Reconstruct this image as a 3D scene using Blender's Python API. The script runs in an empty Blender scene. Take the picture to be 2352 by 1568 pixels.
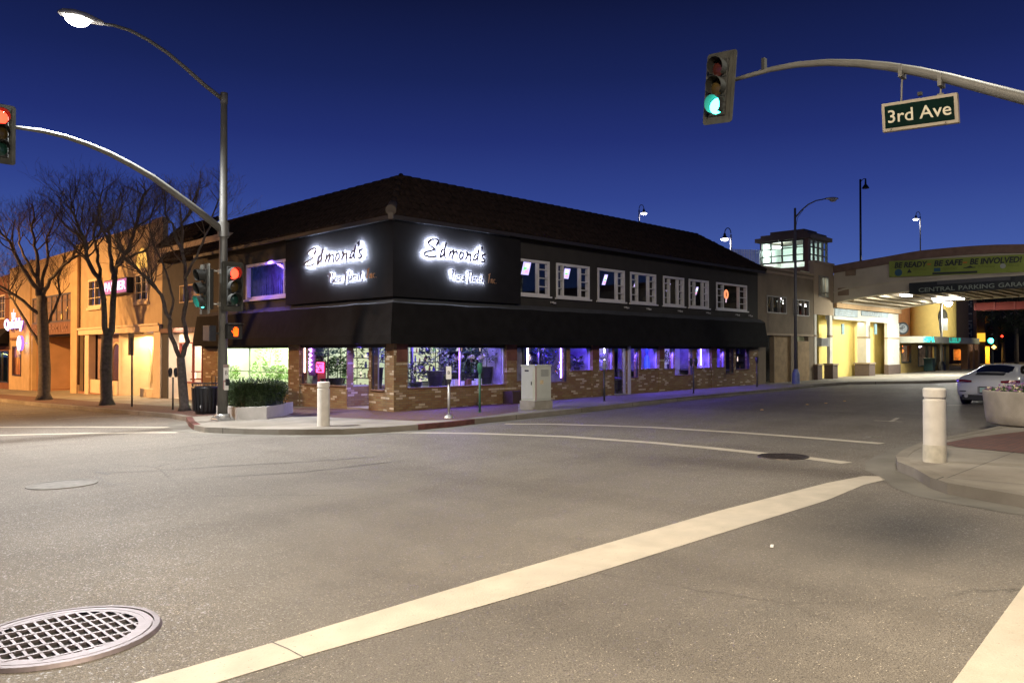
import bpy, bmesh, math, random
from mathutils import Vector, Matrix
R = math.radians
random.seed(7)
scene = bpy.context.scene
COL = scene.collection

# ------------------------------------------------------------------ camera
EYE = 1.68
FPX, CX, CY = 1797.0, 1176.0, 784.0
PITCH = math.atan(24 / FPX)
cam_data = bpy.data.cameras.new("camera")
cam_data.sensor_width = 36
cam_data.lens = 36 * FPX / 2352
cam_data.clip_end = 2000
cam_data.clip_start = 0.05
cam = bpy.data.objects.new("camera", cam_data)
COL.objects.link(cam)
cam.location = (0, 0, EYE)
cam.rotation_euler = (math.pi / 2 + PITCH, 0, R(-45))
scene.camera = cam

# ------------------------------------------------------------------ view, sky, light
scene.view_settings.view_transform = 'Standard'
scene.view_settings.look = 'None'
scene.view_settings.exposure = 0
scene.view_settings.gamma = 1
scene.render.engine = 'CYCLES'
scene.cycles.use_denoising = True
scene.cycles.max_bounces = 6
scene.cycles.diffuse_bounces = 3
scene.cycles.glossy_bounces = 3
scene.cycles.transparent_max_bounces = 12
scene.cycles.sample_clamp_indirect = 4
scene.cycles.caustics_reflective = False
scene.cycles.caustics_refractive = False

def lin(c):
    def f(v):
        v /= 255.0
        return v / 12.92 if v <= 0.04045 else ((v + 0.055) / 1.055) ** 2.4
    return (f(c[0]), f(c[1]), f(c[2]), 1)

world = bpy.data.worlds.new("World")
scene.world = world
world.use_nodes = True
nt = world.node_tree
nt.nodes.clear()
wo = nt.nodes.new('ShaderNodeOutputWorld')
bg = nt.nodes.new('ShaderNodeBackground')
tc = nt.nodes.new('ShaderNodeTexCoord')
sx = nt.nodes.new('ShaderNodeSeparateXYZ')
rp = nt.nodes.new('ShaderNodeValToRGB')
nt.links.new(tc.outputs['Generated'], sx.inputs[0])
nt.links.new(sx.outputs['Z'], rp.inputs[0])
stops = [(0.0, (84, 116, 184)), (0.05, (78, 108, 178)), (0.12, (62, 86, 160)), (0.19, (45, 64, 138)),
         (0.26, (31, 45, 112)), (0.33, (21, 33, 86)), (0.41, (13, 21, 60)), (0.55, (8, 13, 42)), (1.0, (5, 9, 30))]
el = rp.color_ramp.elements
el[0].position, el[0].color = stops[0][0], lin(stops[0][1])
el[1].position, el[1].color = 1.0, lin(stops[-1][1])
for p, c in stops[1:-1]:
    e = el.new(p); e.color = lin(c)
# the afterglow of the dusk lies where the sun went down: a real sky texture with the sun just under the horizon adds it
skt = nt.nodes.new('ShaderNodeTexSky')
skt.sky_type = 'NISHITA'
skt.sun_disc = False
skt.sun_elevation = R(-4)
skt.sun_rotation = R(50)
mx = nt.nodes.new('ShaderNodeMix'); mx.data_type = 'RGBA'; mx.blend_type = 'ADD'
mx.inputs[0].default_value = 0.03
nt.links.new(rp.outputs[0], mx.inputs[6])
nt.links.new(skt.outputs[0], mx.inputs[7])
nt.links.new(mx.outputs[2], bg.inputs[0])
bg.inputs[1].default_value = 1.0
nt.links.new(bg.outputs[0], wo.inputs[0])

# ------------------------------------------------------------------ geometry of the view (used to measure real positions)
H = Vector((math.sqrt(.5), math.sqrt(.5), 0)); RT = Vector((math.sqrt(.5), -math.sqrt(.5), 0)); UP = Vector((0, 0, 1))
FW = H * math.cos(PITCH) + UP * math.sin(PITCH)
UC = UP * math.cos(PITCH) - H * math.sin(PITCH)
E0 = Vector((0, 0, EYE))
def clampv(v, a, b): return max(a, min(b, v))
def g(x, y): return .0075 * clampv(x, -40, 120) - .019 * clampv(y, -40, 110)
def ray(px, py): return FW + RT * ((px - CX) / FPX) + UC * ((CY - py) / FPX)
def onG(px, py, h=0.0):
    d = ray(px, py)
    t = 5.0
    for _ in range(30):
        p = E0 + d * t
        den = d.z - (.0075 * d.x - .019 * d.y)
        t = (h - EYE) / den
    p = E0 + d * t
    return Vector((p.x, p.y, g(p.x, p.y) + h))
def onX(px, py, X):
    d = ray(px, py); return E0 + d * (X / d.x)
def onY(px, py, Y):
    d = ray(px, py); return E0 + d * (Y / d.y)
def atd(px, py, dist):
    d = ray(px, py); return E0 + d * (dist / d.dot(H))
XC, YC = 14.27, 19.33      # the corner of the flower shop
KH = .13                   # kerb height

# ------------------------------------------------------------------ materials
MATS = {}
def mat(name, col, rough=.7, metal=0.0, var=.12, vscale=3.0, bump=0.0, bscale=40.0, spec=.5, detail=6):
    if name in MATS: return MATS[name]
    m = bpy.data.materials.new(name); m.use_nodes = True
    n = m.node_tree; b = n.nodes['Principled BSDF']
    b.inputs['Roughness'].default_value = rough
    b.inputs['Metallic'].default_value = metal
    b.inputs['Specular IOR Level'].default_value = spec
    c = (col[0], col[1], col[2], 1)
    t = n.nodes.new('ShaderNodeTexCoord')
    if var:
        no = n.nodes.new('ShaderNodeTexNoise'); no.inputs['Scale'].default_value = vscale; no.inputs['Detail'].default_value = detail
        n.links.new(t.outputs['Object'], no.inputs['Vector'])
        r = n.nodes.new('ShaderNodeValToRGB')
        r.color_ramp.elements[0].position = .3; r.color_ramp.elements[1].position = .7
        r.color_ramp.elements[0].color = (c[0] * (1 - var), c[1] * (1 - var), c[2] * (1 - var * 1.1), 1)
        r.color_ramp.elements[1].color = (min(1, c[0] * (1 + var)), min(1, c[1] * (1 + var)), min(1, c[2] * (1 + var)), 1)
        n.links.new(no.outputs[0], r.inputs[0]); n.links.new(r.outputs[0], b.inputs['Base Color'])
    else:
        b.inputs['Base Color'].default_value = c
    if bump:
        no2 = n.nodes.new('ShaderNodeTexNoise'); no2.inputs['Scale'].default_value = bscale; no2.inputs['Detail'].default_value = 4
        n.links.new(t.outputs['Object'], no2.inputs['Vector'])
        bu = n.nodes.new('ShaderNodeBump'); bu.inputs['Strength'].default_value = bump; bu.inputs['Distance'].default_value = .02
        n.links.new(no2.outputs[0], bu.inputs['Height']); n.links.new(bu.outputs[0], b.inputs['Normal'])
    MATS[name] = m
    return m

def emat(name, col, strength):
    if name in MATS: return MATS[name]
    m = bpy.data.materials.new(name); m.use_nodes = True
    n = m.node_tree; b = n.nodes['Principled BSDF']
    b.inputs['Base Color'].default_value = (col[0] * .3, col[1] * .3, col[2] * .3, 1)
    b.inputs['Emission Color'].default_value = (col[0], col[1], col[2], 1)
    b.inputs['Emission Strength'].default_value = strength
    MATS[name] = m
    return m

def glassmat(name, tint=(.9, .95, 1), refl=.08, rough=.02):
    if name in MATS: return MATS[name]
    m = bpy.data.materials.new(name); m.use_nodes = True
    n = m.node_tree; n.nodes.clear()
    o = n.nodes.new('ShaderNodeOutputMaterial'); mi = n.nodes.new('ShaderNodeMixShader')
    tr = n.nodes.new('ShaderNodeBsdfTransparent'); gl = n.nodes.new('ShaderNodeBsdfGlossy')
    lw = n.nodes.new('ShaderNodeLayerWeight'); pw = n.nodes.new('ShaderNodeMath'); pw.operation = 'POWER'; pw.inputs[1].default_value = 5
    ad = n.nodes.new('ShaderNodeMath'); ad.operation = 'MULTIPLY_ADD'; ad.inputs[1].default_value = .9; ad.inputs[2].default_value = refl; ad.use_clamp = True
    n.links.new(lw.outputs['Facing'], pw.inputs[0]); n.links.new(pw.outputs[0], ad.inputs[0]); n.links.new(ad.outputs[0], mi.inputs[0])
    tr.inputs[0].default_value = (tint[0], tint[1], tint[2], 1); gl.inputs['Roughness'].default_value = rough
    n.links.new(tr.outputs[0], mi.inputs[1]); n.links.new(gl.outputs[0], mi.inputs[2]); n.links.new(mi.outputs[0], o.inputs[0])
    MATS[name] = m
    return m

def brickmat(name, c1, c2, mortar, pale=None, bw=.22, bh=.07, palemix=.0):
    m = bpy.data.materials.new(name); m.use_nodes = True
    n = m.node_tree; b = n.nodes['Principled BSDF']; b.inputs['Roughness'].default_value = .85
    uv = n.nodes.new('ShaderNodeUVMap')
    br = n.nodes.new('ShaderNodeTexBrick')
    br.inputs['Scale'].default_value = 1.0
    br.inputs['Brick Width'].default_value = bw; br.inputs['Row Height'].default_value = bh
    br.inputs['Mortar Size'].default_value = .006; br.inputs['Bias'].default_value = -.1
    br.inputs['Color1'].default_value = (*c1, 1); br.inputs['Color2'].default_value = (*c2, 1); br.inputs['Mortar'].default_value = (*mortar, 1)
    n.links.new(uv.outputs[0], br.inputs['Vector'])
    last = br.outputs['Color']
    if pale:
        # scattered pale bricks: a second brick grid on the same cells picks them
        b2 = n.nodes.new('ShaderNodeTexBrick')
        b2.inputs['Scale'].default_value = 1.0; b2.inputs['Brick Width'].default_value = bw; b2.inputs['Row Height'].default_value = bh
        b2.inputs['Mortar Size'].default_value = .006; b2.inputs['Color1'].default_value = (0, 0, 0, 1); b2.inputs['Color2'].default_value = (1, 1, 1, 1)
        b2.inputs['Mortar'].default_value = (0, 0, 0, 1)
        mp = n.nodes.new('ShaderNodeMapping'); mp.inputs['Location'].default_value = (bw * 37, bh * 18, 0)
        n.links.new(uv.outputs[0], mp.inputs[0]); n.links.new(mp.outputs[0], b2.inputs['Vector'])
        rr = n.nodes.new('ShaderNodeValToRGB'); rr.color_ramp.elements[0].position = .83; rr.color_ramp.elements[1].position = .9
        n.links.new(b2.outputs['Color'], rr.inputs[0])
        mx = n.nodes.new('ShaderNodeMix'); mx.data_type = 'RGBA'
        n.links.new(rr.outputs[0], mx.inputs[0]); n.links.new(last, mx.inputs[6]); mx.inputs[7].default_value = (*pale, 1)
        last = mx.outputs[2]
    n.links.new(last, b.inputs['Base Color'])
    bu = n.nodes.new('ShaderNodeBump'); bu.inputs['Strength'].default_value = .6; bu.inputs['Distance'].default_value = .01
    n.links.new(br.outputs['Fac'], bu.inputs['Height']); bu.invert = True
    n.links.new(bu.outputs[0], b.inputs['Normal'])
    MATS[name] = m
    return m

# ------------------------------------------------------------------ mesh builder
def worigin(o):
    v = Vector((0, 0, 0))
    while o is not None:
        v += o.location; o = o.parent
    return v

class MB:
    def __init__(s): s.v = []; s.f = []; s.mi = []; s.m = 0; s.sm = []; s.smooth = False
    def face(s, idx):
        s.f.append(tuple(idx)); s.mi.append(s.m); s.sm.append(s.smooth)
    def poly(s, pts):
        b = len(s.v); s.v += [Vector(p) for p in pts]; s.face(range(b, b + len(pts)))
    def box(s, x0, x1, y0, y1, z0, z1):
        b = len(s.v)
        s.v += [Vector(p) for p in ((x0, y0, z0), (x1, y0, z0), (x1, y1, z0), (x0, y1, z0), (x0, y0, z1), (x1, y0, z1), (x1, y1, z1), (x0, y1, z1))]
        for q in ((0, 3, 2, 1), (4, 5, 6, 7), (0, 1, 5, 4), (1, 2, 6, 5), (2, 3, 7, 6), (3, 0, 4, 7)): s.face([b + i for i in q])
    def obox(s, c, ax, ay, az):   # oriented box: centre and three half vectors
        b = len(s.v); c, ax, ay, az = Vector(c), Vector(ax), Vector(ay), Vector(az)
        for k in ((-1, -1, -1), (1, -1, -1), (1, 1, -1), (-1, 1, -1), (-1, -1, 1), (1, -1, 1), (1, 1, 1), (-1, 1, 1)):
            s.v.append(c + ax * k[0] + ay * k[1] + az * k[2])
        for q in ((0, 3, 2, 1), (4, 5, 6, 7), (0, 1, 5, 4), (1, 2, 6, 5), (2, 3, 7, 6), (3, 0, 4, 7)): s.face([b + i for i in q])
    def prism(s, pts, z0, z1):    # pts counter-clockwise (x, y); z0/z1 numbers or functions
        n = len(pts); b = len(s.v)
        fz0 = z0 if callable(z0) else (lambda x, y: z0); fz1 = z1 if callable(z1) else (lambda x, y: z1)
        for p in pts: s.v.append(Vector((p[0], p[1], fz0(p[0], p[1]))))
        for p in pts: s.v.append(Vector((p[0], p[1], fz1(p[0], p[1]))))
        s.face([b + n + i for i in range(n)]); s.face([b + n - 1 - i for i in range(n)])
        for i in range(n):
            j = (i + 1) % n; s.face([b + i, b + j, b + n + j, b + n + i])
    def tube(s, pts, rad, n=8, cap=True):
        pts = [Vector(p) for p in pts]; k = len(pts)
        rr = rad if isinstance(rad, (list, tuple)) else [rad] * k
        b = len(s.v); sm = s.smooth; s.smooth = n > 4
        ref = None
        for i, p in enumerate(pts):
            t = (pts[min(i + 1, k - 1)] - pts[max(i - 1, 0)])
            if t.length < 1e-9: t = Vector((0, 0, 1))
            t.normalize()
            if ref is None:
                ref = Vector((0, 0, 1)) if abs(t.z) < .9 else Vector((1, 0, 0))
            a = t.cross(ref)
            if a.length < 1e-6: a = t.orthogonal()
            a.normalize(); c = t.cross(a); ref = a.cross(t) * -1 if False else ref
            for j in range(n):
                an = 2 * math.pi * j / n
                s.v.append(p + (a * math.cos(an) + c * math.sin(an)) * rr[i])
        for i in range(k - 1):
            for j in range(n):
                j2 = (j + 1) % n
                s.face([b + i * n + j, b + (i + 1) * n + j, b + (i + 1) * n + j2, b + i * n + j2])
        s.smooth = False
        if cap:
            s.face([b + j for j in range(n)]); s.face([b + (k - 1) * n + n - 1 - j for j in range(n)])
        s.smooth = sm
    def lathe(s, c, prof, n=20, cap=True):   # prof: (radius, z) from bottom to top
        c = Vector(c); b = len(s.v); sm = s.smooth; s.smooth = True
        for r, z in prof:
            for j in range(n):
                an = 2 * math.pi * j / n; s.v.append(c + Vector((r * math.cos(an), r * math.sin(an), z)))
        for i in range(len(prof) - 1):
            for j in range(n):
                j2 = (j + 1) % n; s.face([b + i * n + j, b + i * n + j2, b + (i + 1) * n + j2, b + (i + 1) * n + j])
        s.smooth = False
        if cap:   # caps get their own vertices, so that the rim stays crisp
            k = b + (len(prof) - 1) * n
            s.poly([s.v[b + n - 1 - j] for j in range(n)]); s.poly([s.v[k + j] for j in range(n)])
        s.smooth = sm
    def disc(s, c, ax, ay, n=20):
        c, ax, ay = Vector(c), Vector(ax), Vector(ay)
        s.poly([c + ax * math.cos(2 * math.pi * j / n) + ay * math.sin(2 * math.pi * j / n) for j in range(n)])
    def build(s, name, mats, parent=None, bevel=0, **kw):
        if not isinstance(mats, (list, tuple)): mats = [mats]
        off = worigin(parent)
        me = bpy.data.meshes.new(name)
        me.from_pydata([tuple(v - off) for v in s.v], [], s.f)
        for m in mats: me.materials.append(m)
        me.polygons.foreach_set('material_index', s.mi)
        me.polygons.foreach_set('use_smooth', s.sm)
        uvl = me.uv_layers.new(name='UVMap'); uv = uvl.data
        vs = s.v
        for p in me.polygons:
            nx, ny, nz = p.normal
            ax, ay, az = abs(nx), abs(ny), abs(nz)
            for li in p.loop_indices:
                v = vs[me.loops[li].vertex_index]
                if az >= ax and az >= ay: uv[li].uv = (v.x, v.y)
                elif ax >= ay: uv[li].uv = (v.y, v.z)
                else: uv[li].uv = (v.x, v.z)
        o = bpy.data.objects.new(name, me); COL.objects.link(o)
        if parent is not None: o.parent = parent
        if bevel:
            bv = o.modifiers.new('bevel', 'BEVEL'); bv.width = bevel; bv.segments = 2; bv.limit_method = 'ANGLE'
        for k, v in kw.items():
            if v: o[k] = v
        return o

def thing(name, label, cat, loc, group=None):
    o = bpy.data.objects.new(name, None); COL.objects.link(o); o.location = loc
    o.empty_display_size = .2
    o['label'] = label; o['category'] = cat
    if group: o['group'] = group
    return o
def copy_tree(o, parent=None):
    c = o.copy(); COL.objects.link(c); c.parent = parent
    for ch in [x for x in o.children]: copy_tree(ch, c)
    return c
def light(name, kind, loc, energy, color, parent=None, size=.3, direction=None, spot=None, size_y=None, blend=.5):
    l = bpy.data.lights.new(name, kind); l.energy = energy; l.color = color
    if kind == 'AREA':
        l.size = size
        if size_y: l.shape = 'RECTANGLE'; l.size_y = size_y
    else: l.shadow_soft_size = size
    if kind == 'SPOT': l.spot_size = R(spot); l.spot_blend = blend
    o = bpy.data.objects.new(name, l); COL.objects.link(o)
    o.location = Vector(loc) - worigin(parent)
    if parent is not None: o.parent = parent
    if direction is not None: o.rotation_euler = Vector(direction).to_track_quat('-Z', 'Y').to_euler()
    return o
def textmesh(name, body, size, m, parent, origin, rdir, udir, extrude=.01, align='CENTER', shear=0, spacing=1.0, bold=0.0, width=None):
    cu = bpy.data.curves.new(name, 'FONT'); cu.body = body; cu.size = size; cu.extrude = extrude; cu.align_x = align; cu.align_y = 'CENTER'
    cu.shear = shear; cu.space_character = spacing; cu.offset = bold; cu.resolution_u = 3
    t = bpy.data.objects.new(name + '_tmp', cu); COL.objects.link(t)
    bpy.context.view_layer.update()
    me = bpy.data.meshes.new_from_object(t.evaluated_get(bpy.context.evaluated_depsgraph_get()))
    bpy.data.objects.remove(t)
    if width:
        xs = [v.co.x for v in me.vertices]; w = max(xs) - min(xs); k = width / w
        for v in me.vertices: v.co.x *= k
    rd, ud = Vector(rdir).normalized(), Vector(udir).normalized(); nd = rd.cross(ud)
    M = Matrix((rd, ud, nd)).transposed()
    off = Vector(origin) - worigin(parent)
    for v in me.vertices: v.co = M @ v.co + off
    me.materials.clear(); me.materials.append(m)
    o = bpy.data.objects.new(name, me); COL.objects.link(o)
    if parent is not None: o.parent = parent
    return o

def marks(name, n, w, h, m, parent, origin, rdir, udir, seed=1, depth=.004):
    """a row of small letter-like strokes, for writing the photograph does not resolve"""
    rnd = random.Random(seed); rd, ud = Vector(rdir).normalized(), Vector(udir).normalized(); nd = rd.cross(ud); mb = MB(); o = Vector(origin); cw = w / n; sw = cw * .09
    for i in range(n):
        c = o + rd * (-w / 2 + cw * (i + .5)); k = rnd.randrange(5); hw = cw * .30; hh = h / 2
        segs = {0: [(-1, -1, -1, 1), (-1, 1, 1, 1), (-1, 0, 1, 0)], 1: [(-1, -1, -1, 1), (1, -1, 1, 1), (-1, 0, 1, 0)], 2: [(-1, -1, -1, 1), (1, -1, 1, 1), (-1, 1, 1, 1), (-1, -1, 1, -1)], 3: [(-1, -1, 0, 1), (1, -1, 0, 1)], 4: [(-1, 1, -1, -1), (-1, -1, 1, -1)]}[k]
        for x0, y0, x1, y1 in segs:
            a, b = c + rd * hw * x0 + ud * hh * y0, c + rd * hw * x1 + ud * hh * y1; d = (b - a); L_ = d.length / 2; d.normalize(); mb.obox((a + b) / 2, d * (L_ + sw), d.cross(nd) * sw, nd * depth)
    return mb.build(name, m, parent)
class Fac:
    """a facade plane: axis 'X' runs along +X facing -Y (Y = c); axis 'Y' runs along +Y facing -X (X = c)"""
    def __init__(s, axis, c): s.axis = axis; s.c = c
    def P(s, a, z, d=0.0): return Vector((a, s.c - d, z)) if s.axis == 'X' else Vector((s.c - d, a, z))
    def a(s, px, d=0.0):
        return onY(px, 808, s.c - d).x if s.axis == 'X' else onX(px, 808, s.c - d).y
    def z(s, px, py, d=0.0):
        return onY(px, py, s.c - d).z if s.axis == 'X' else onX(px, py, s.c - d).z
    def g(s, a): return g(a, s.c) if s.axis == 'X' else g(s.c, a)
    def box(s, mb, a0, a1, z0, z1, d0, d1):
        a0, a1 = min(a0, a1), max(a0, a1)
        if s.axis == 'X': mb.box(a0, a1, s.c - d1, s.c - d0, z0, z1)
        else: mb.box(s.c - d1, s.c - d0, a0, a1, z0, z1)
    def R(s): return Vector((1, 0, 0)) if s.axis == 'X' else Vector((0, -1, 0))
    def N(s): return Vector((0, -1, 0)) if s.axis == 'X' else Vector((-1, 0, 0))
    def wall(s, mb, a0, a1, z0, z1, ops, d0=-.25, d1=0.0):
        """wall with rectangular openings (a0,a1,z0,z1)"""
        A = sorted({a0, a1} | {clampv(v, a0, a1) for o in ops for v in (o[0], o[1])})
        for i in range(len(A) - 1):
            if A[i + 1] - A[i] < 1e-5: continue
            mid = (A[i] + A[i + 1]) / 2
            cuts = sorted([(max(z0, o[2]), min(z1, o[3])) for o in ops if o[0] < mid < o[1]])
            zz = z0
            for c0, c1 in cuts:
                if c0 > zz + 1e-4: s.box(mb, A[i], A[i + 1], zz, c0, d0, d1)
                zz = max(zz, c1)
            if zz < z1 - 1e-4: s.box(mb, A[i], A[i + 1], zz, z1, d0, d1)
FR = Fac('X', YC); FL = Fac('Y', XC)

def window(fac, parent, a0, a1, z0, z1, fm, gm, fw=.08, mull=(), trans=(), d=.04, depth=-.12, label=None, sill=0, muntin=.03):
    """framed window: frame part with its pane as sub-part; mull: fractions along, trans: heights (absolute) across"""
    mb = MB(); a0, a1 = min(a0, a1), max(a0, a1)
    fac.box(mb, a0, a0 + fw, z0, z1, depth, d); fac.box(mb, a1 - fw, a1, z0, z1, depth, d)
    fac.box(mb, a0 + fw, a1 - fw, z0, z0 + fw, depth, d); fac.box(mb, a0 + fw, a1 - fw, z1 - fw, z1, depth, d)
    for m in mull:
        a, w = (m if isinstance(m, tuple) else (m, fw * .7)); am = a0 + (a1 - a0) * a
        fac.box(mb, am - w / 2, am + w / 2, z0 + fw, z1 - fw, depth + .01, d - .006)
    for t in trans:
        (zt, b0, b1) = t if isinstance(t, tuple) else (t, 0, 1)
        fac.box(mb, a0 + (a1 - a0) * b0 + (fw if b0 == 0 else 0), a0 + (a1 - a0) * b1 - (fw if b1 == 1 else 0), zt - muntin / 2, zt + muntin / 2, depth + .02, d - .012)
    if sill: fac.box(mb, a0 - .06, a1 + .06, z0 - sill, z0, depth + .015, d + .07)
    fr = mb.build('window', fm, parent)
    if label: fr['label'] = label
    mb = MB(); ac = fac
    mb.poly([fac.P(a0 + fw * .5, z0 + fw * .5, -.03), fac.P(a1 - fw * .5, z0 + fw * .5, -.03), fac.P(a1 - fw * .5, z1 - fw * .5, -.03), fac.P(a0 + fw * .5, z1 - fw * .5, -.03)])
    mb.build('pane', gm, fr)
    return fr
# ------------------------------------------------------------------ shared materials
def asphalt():
    m = bpy.data.materials.new('asphalt'); m.use_nodes = True
    n = m.node_tree; b = n.nodes['Principled BSDF']; L = n.links
    t = n.nodes.new('ShaderNodeTexCoord')
    def noise(scale, det=5, rough=.55):
        o = n.nodes.new('ShaderNodeTexNoise'); o.inputs['Scale'].default_value = scale; o.inputs['Detail'].default_value = det
        o.inputs['Roughness'].default_value = rough; L.new(t.outputs['Object'], o.inputs['Vector']); return o
    def ramp(src, p0, c0, p1, c1):
        r = n.nodes.new('ShaderNodeValToRGB'); e = r.color_ramp.elements
        e[0].position, e[0].color, e[1].position, e[1].color = p0, (*c0, 1), p1, (*c1, 1); L.new(src, r.inputs[0]); return r
    def mix(a, b_, f=None, fac=.5, kind='MIX'):
        x = n.nodes.new('ShaderNodeMix'); x.data_type = 'RGBA'; x.blend_type = kind; x.inputs[0].default_value = fac
        if f is not None: L.new(f, x.inputs[0])
        L.new(a, x.inputs[6])
        if isinstance(b_, tuple): x.inputs[7].default_value = (*b_, 1)
        else: L.new(b_, x.inputs[7])
        return x.outputs[2]
    base = ramp(noise(.35, 6).outputs[0], .3, (.140, .131, .114), .72, (.166, .155, .134))
    mid = ramp(noise(2.3, 5, .65).outputs[0], .32, (.9, .9, .9), .7, (1.07, 1.06, 1.05))
    c = mix(base.outputs[0], mid.outputs[0], fac=1, kind='MULTIPLY')
    fine = ramp(noise(120, 3, .85).outputs[0], .34, (.34, .325, .325), .66, (1.6, 1.56, 1.5))
    c = mix(c, fine.outputs[0], fac=1, kind='MULTIPLY')
    # pale and dark aggregate
    v = n.nodes.new('ShaderNodeTexVoronoi'); v.inputs['Scale'].default_value = 85; L.new(t.outputs['Object'], v.inputs['Vector'])
    sx_ = n.nodes.new('ShaderNodeSeparateColor'); L.new(v.outputs['Color'], sx_.inputs[0])
    stone = ramp(sx_.outputs[0], .94, (0, 0, 0), .965, (1, 1, 1))
    near = ramp(v.outputs['Distance'], .25, (1, 1, 1), .45, (0, 0, 0))
    st = mix(stone.outputs[0], near.outputs[0], fac=1, kind='MULTIPLY')
    c = mix(c, (.50, .45, .36), f=st)
    stone2 = ramp(sx_.outputs[1], .9, (0, 0, 0), .95, (1, 1, 1))
    st2 = mix(stone2.outputs[0], near.outputs[0], fac=1, kind='MULTIPLY')
    c = mix(c, (.05, .045, .04), f=st2)
    # tyre-darkened bands and oil stains
    oil = ramp(noise(.9, 4, .6).outputs[0], .60, (1, 1, 1), .78, (.80, .79, .79))
    c = mix(c, oil.outputs[0], fac=1, kind='MULTIPLY')
    # wheel paths: long soft bands along both streets
    for sc_ in ((.05, .55, 1), (.6, .04, 1)):
        mp = n.nodes.new('ShaderNodeMapping'); mp.inputs['Scale'].default_value = sc_; L.new(t.outputs['Object'], mp.inputs[0])
        nw = n.nodes.new('ShaderNodeTexNoise'); nw.inputs['Scale'].default_value = 1.0; nw.inputs['Detail'].default_value = 3; L.new(mp.outputs[0], nw.inputs['Vector'])
        c = mix(c, ramp(nw.outputs[0], .36, (.87, .86, .85), .56, (1.03, 1.03, 1.03)).outputs[0], fac=1, kind='MULTIPLY')
    # hairline cracks
    vc = n.nodes.new('ShaderNodeTexVoronoi'); vc.feature = 'DISTANCE_TO_EDGE'; vc.inputs['Scale'].default_value = .22
    nd = noise(1.5, 6, .7); mv = n.nodes.new('ShaderNodeMix'); mv.data_type = 'VECTOR'; mv.inputs[0].default_value = .22
    L.new(t.outputs['Object'], mv.inputs[4]); L.new(nd.outputs['Color'], mv.inputs[5]); L.new(mv.outputs[1], vc.inputs['Vector'])
    ck = ramp(vc.outputs['Distance'], .0012, (.55, .55, .55), .004, (1, 1, 1))
    msk = ramp(noise(.25, 2).outputs[0], .5, (1, 1, 1), .58, (0, 0, 0))
    ckm = mix(ck.outputs[0], (1, 1, 1), f=msk.outputs[0])
    c = mix(c, ckm, fac=1, kind='MULTIPLY')
    L.new(c, b.inputs['Base Color'])
    b.inputs['Specular IOR Level'].default_value = .3
    rr = ramp(sx_.outputs[2], .85, (.82,) * 3, .97, (.3,) * 3); L.new(rr.outputs[0], b.inputs['Roughness'])
    bu = n.nodes.new('ShaderNodeBump'); bu.inputs['Strength'].default_value = .55; bu.inputs['Distance'].default_value = .006
    L.new(noise(90, 3, .7).outputs[0], bu.inputs['Height']); L.new(bu.outputs[0], b.inputs['Normal'])
    return m
M_ASPH = asphalt()

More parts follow.
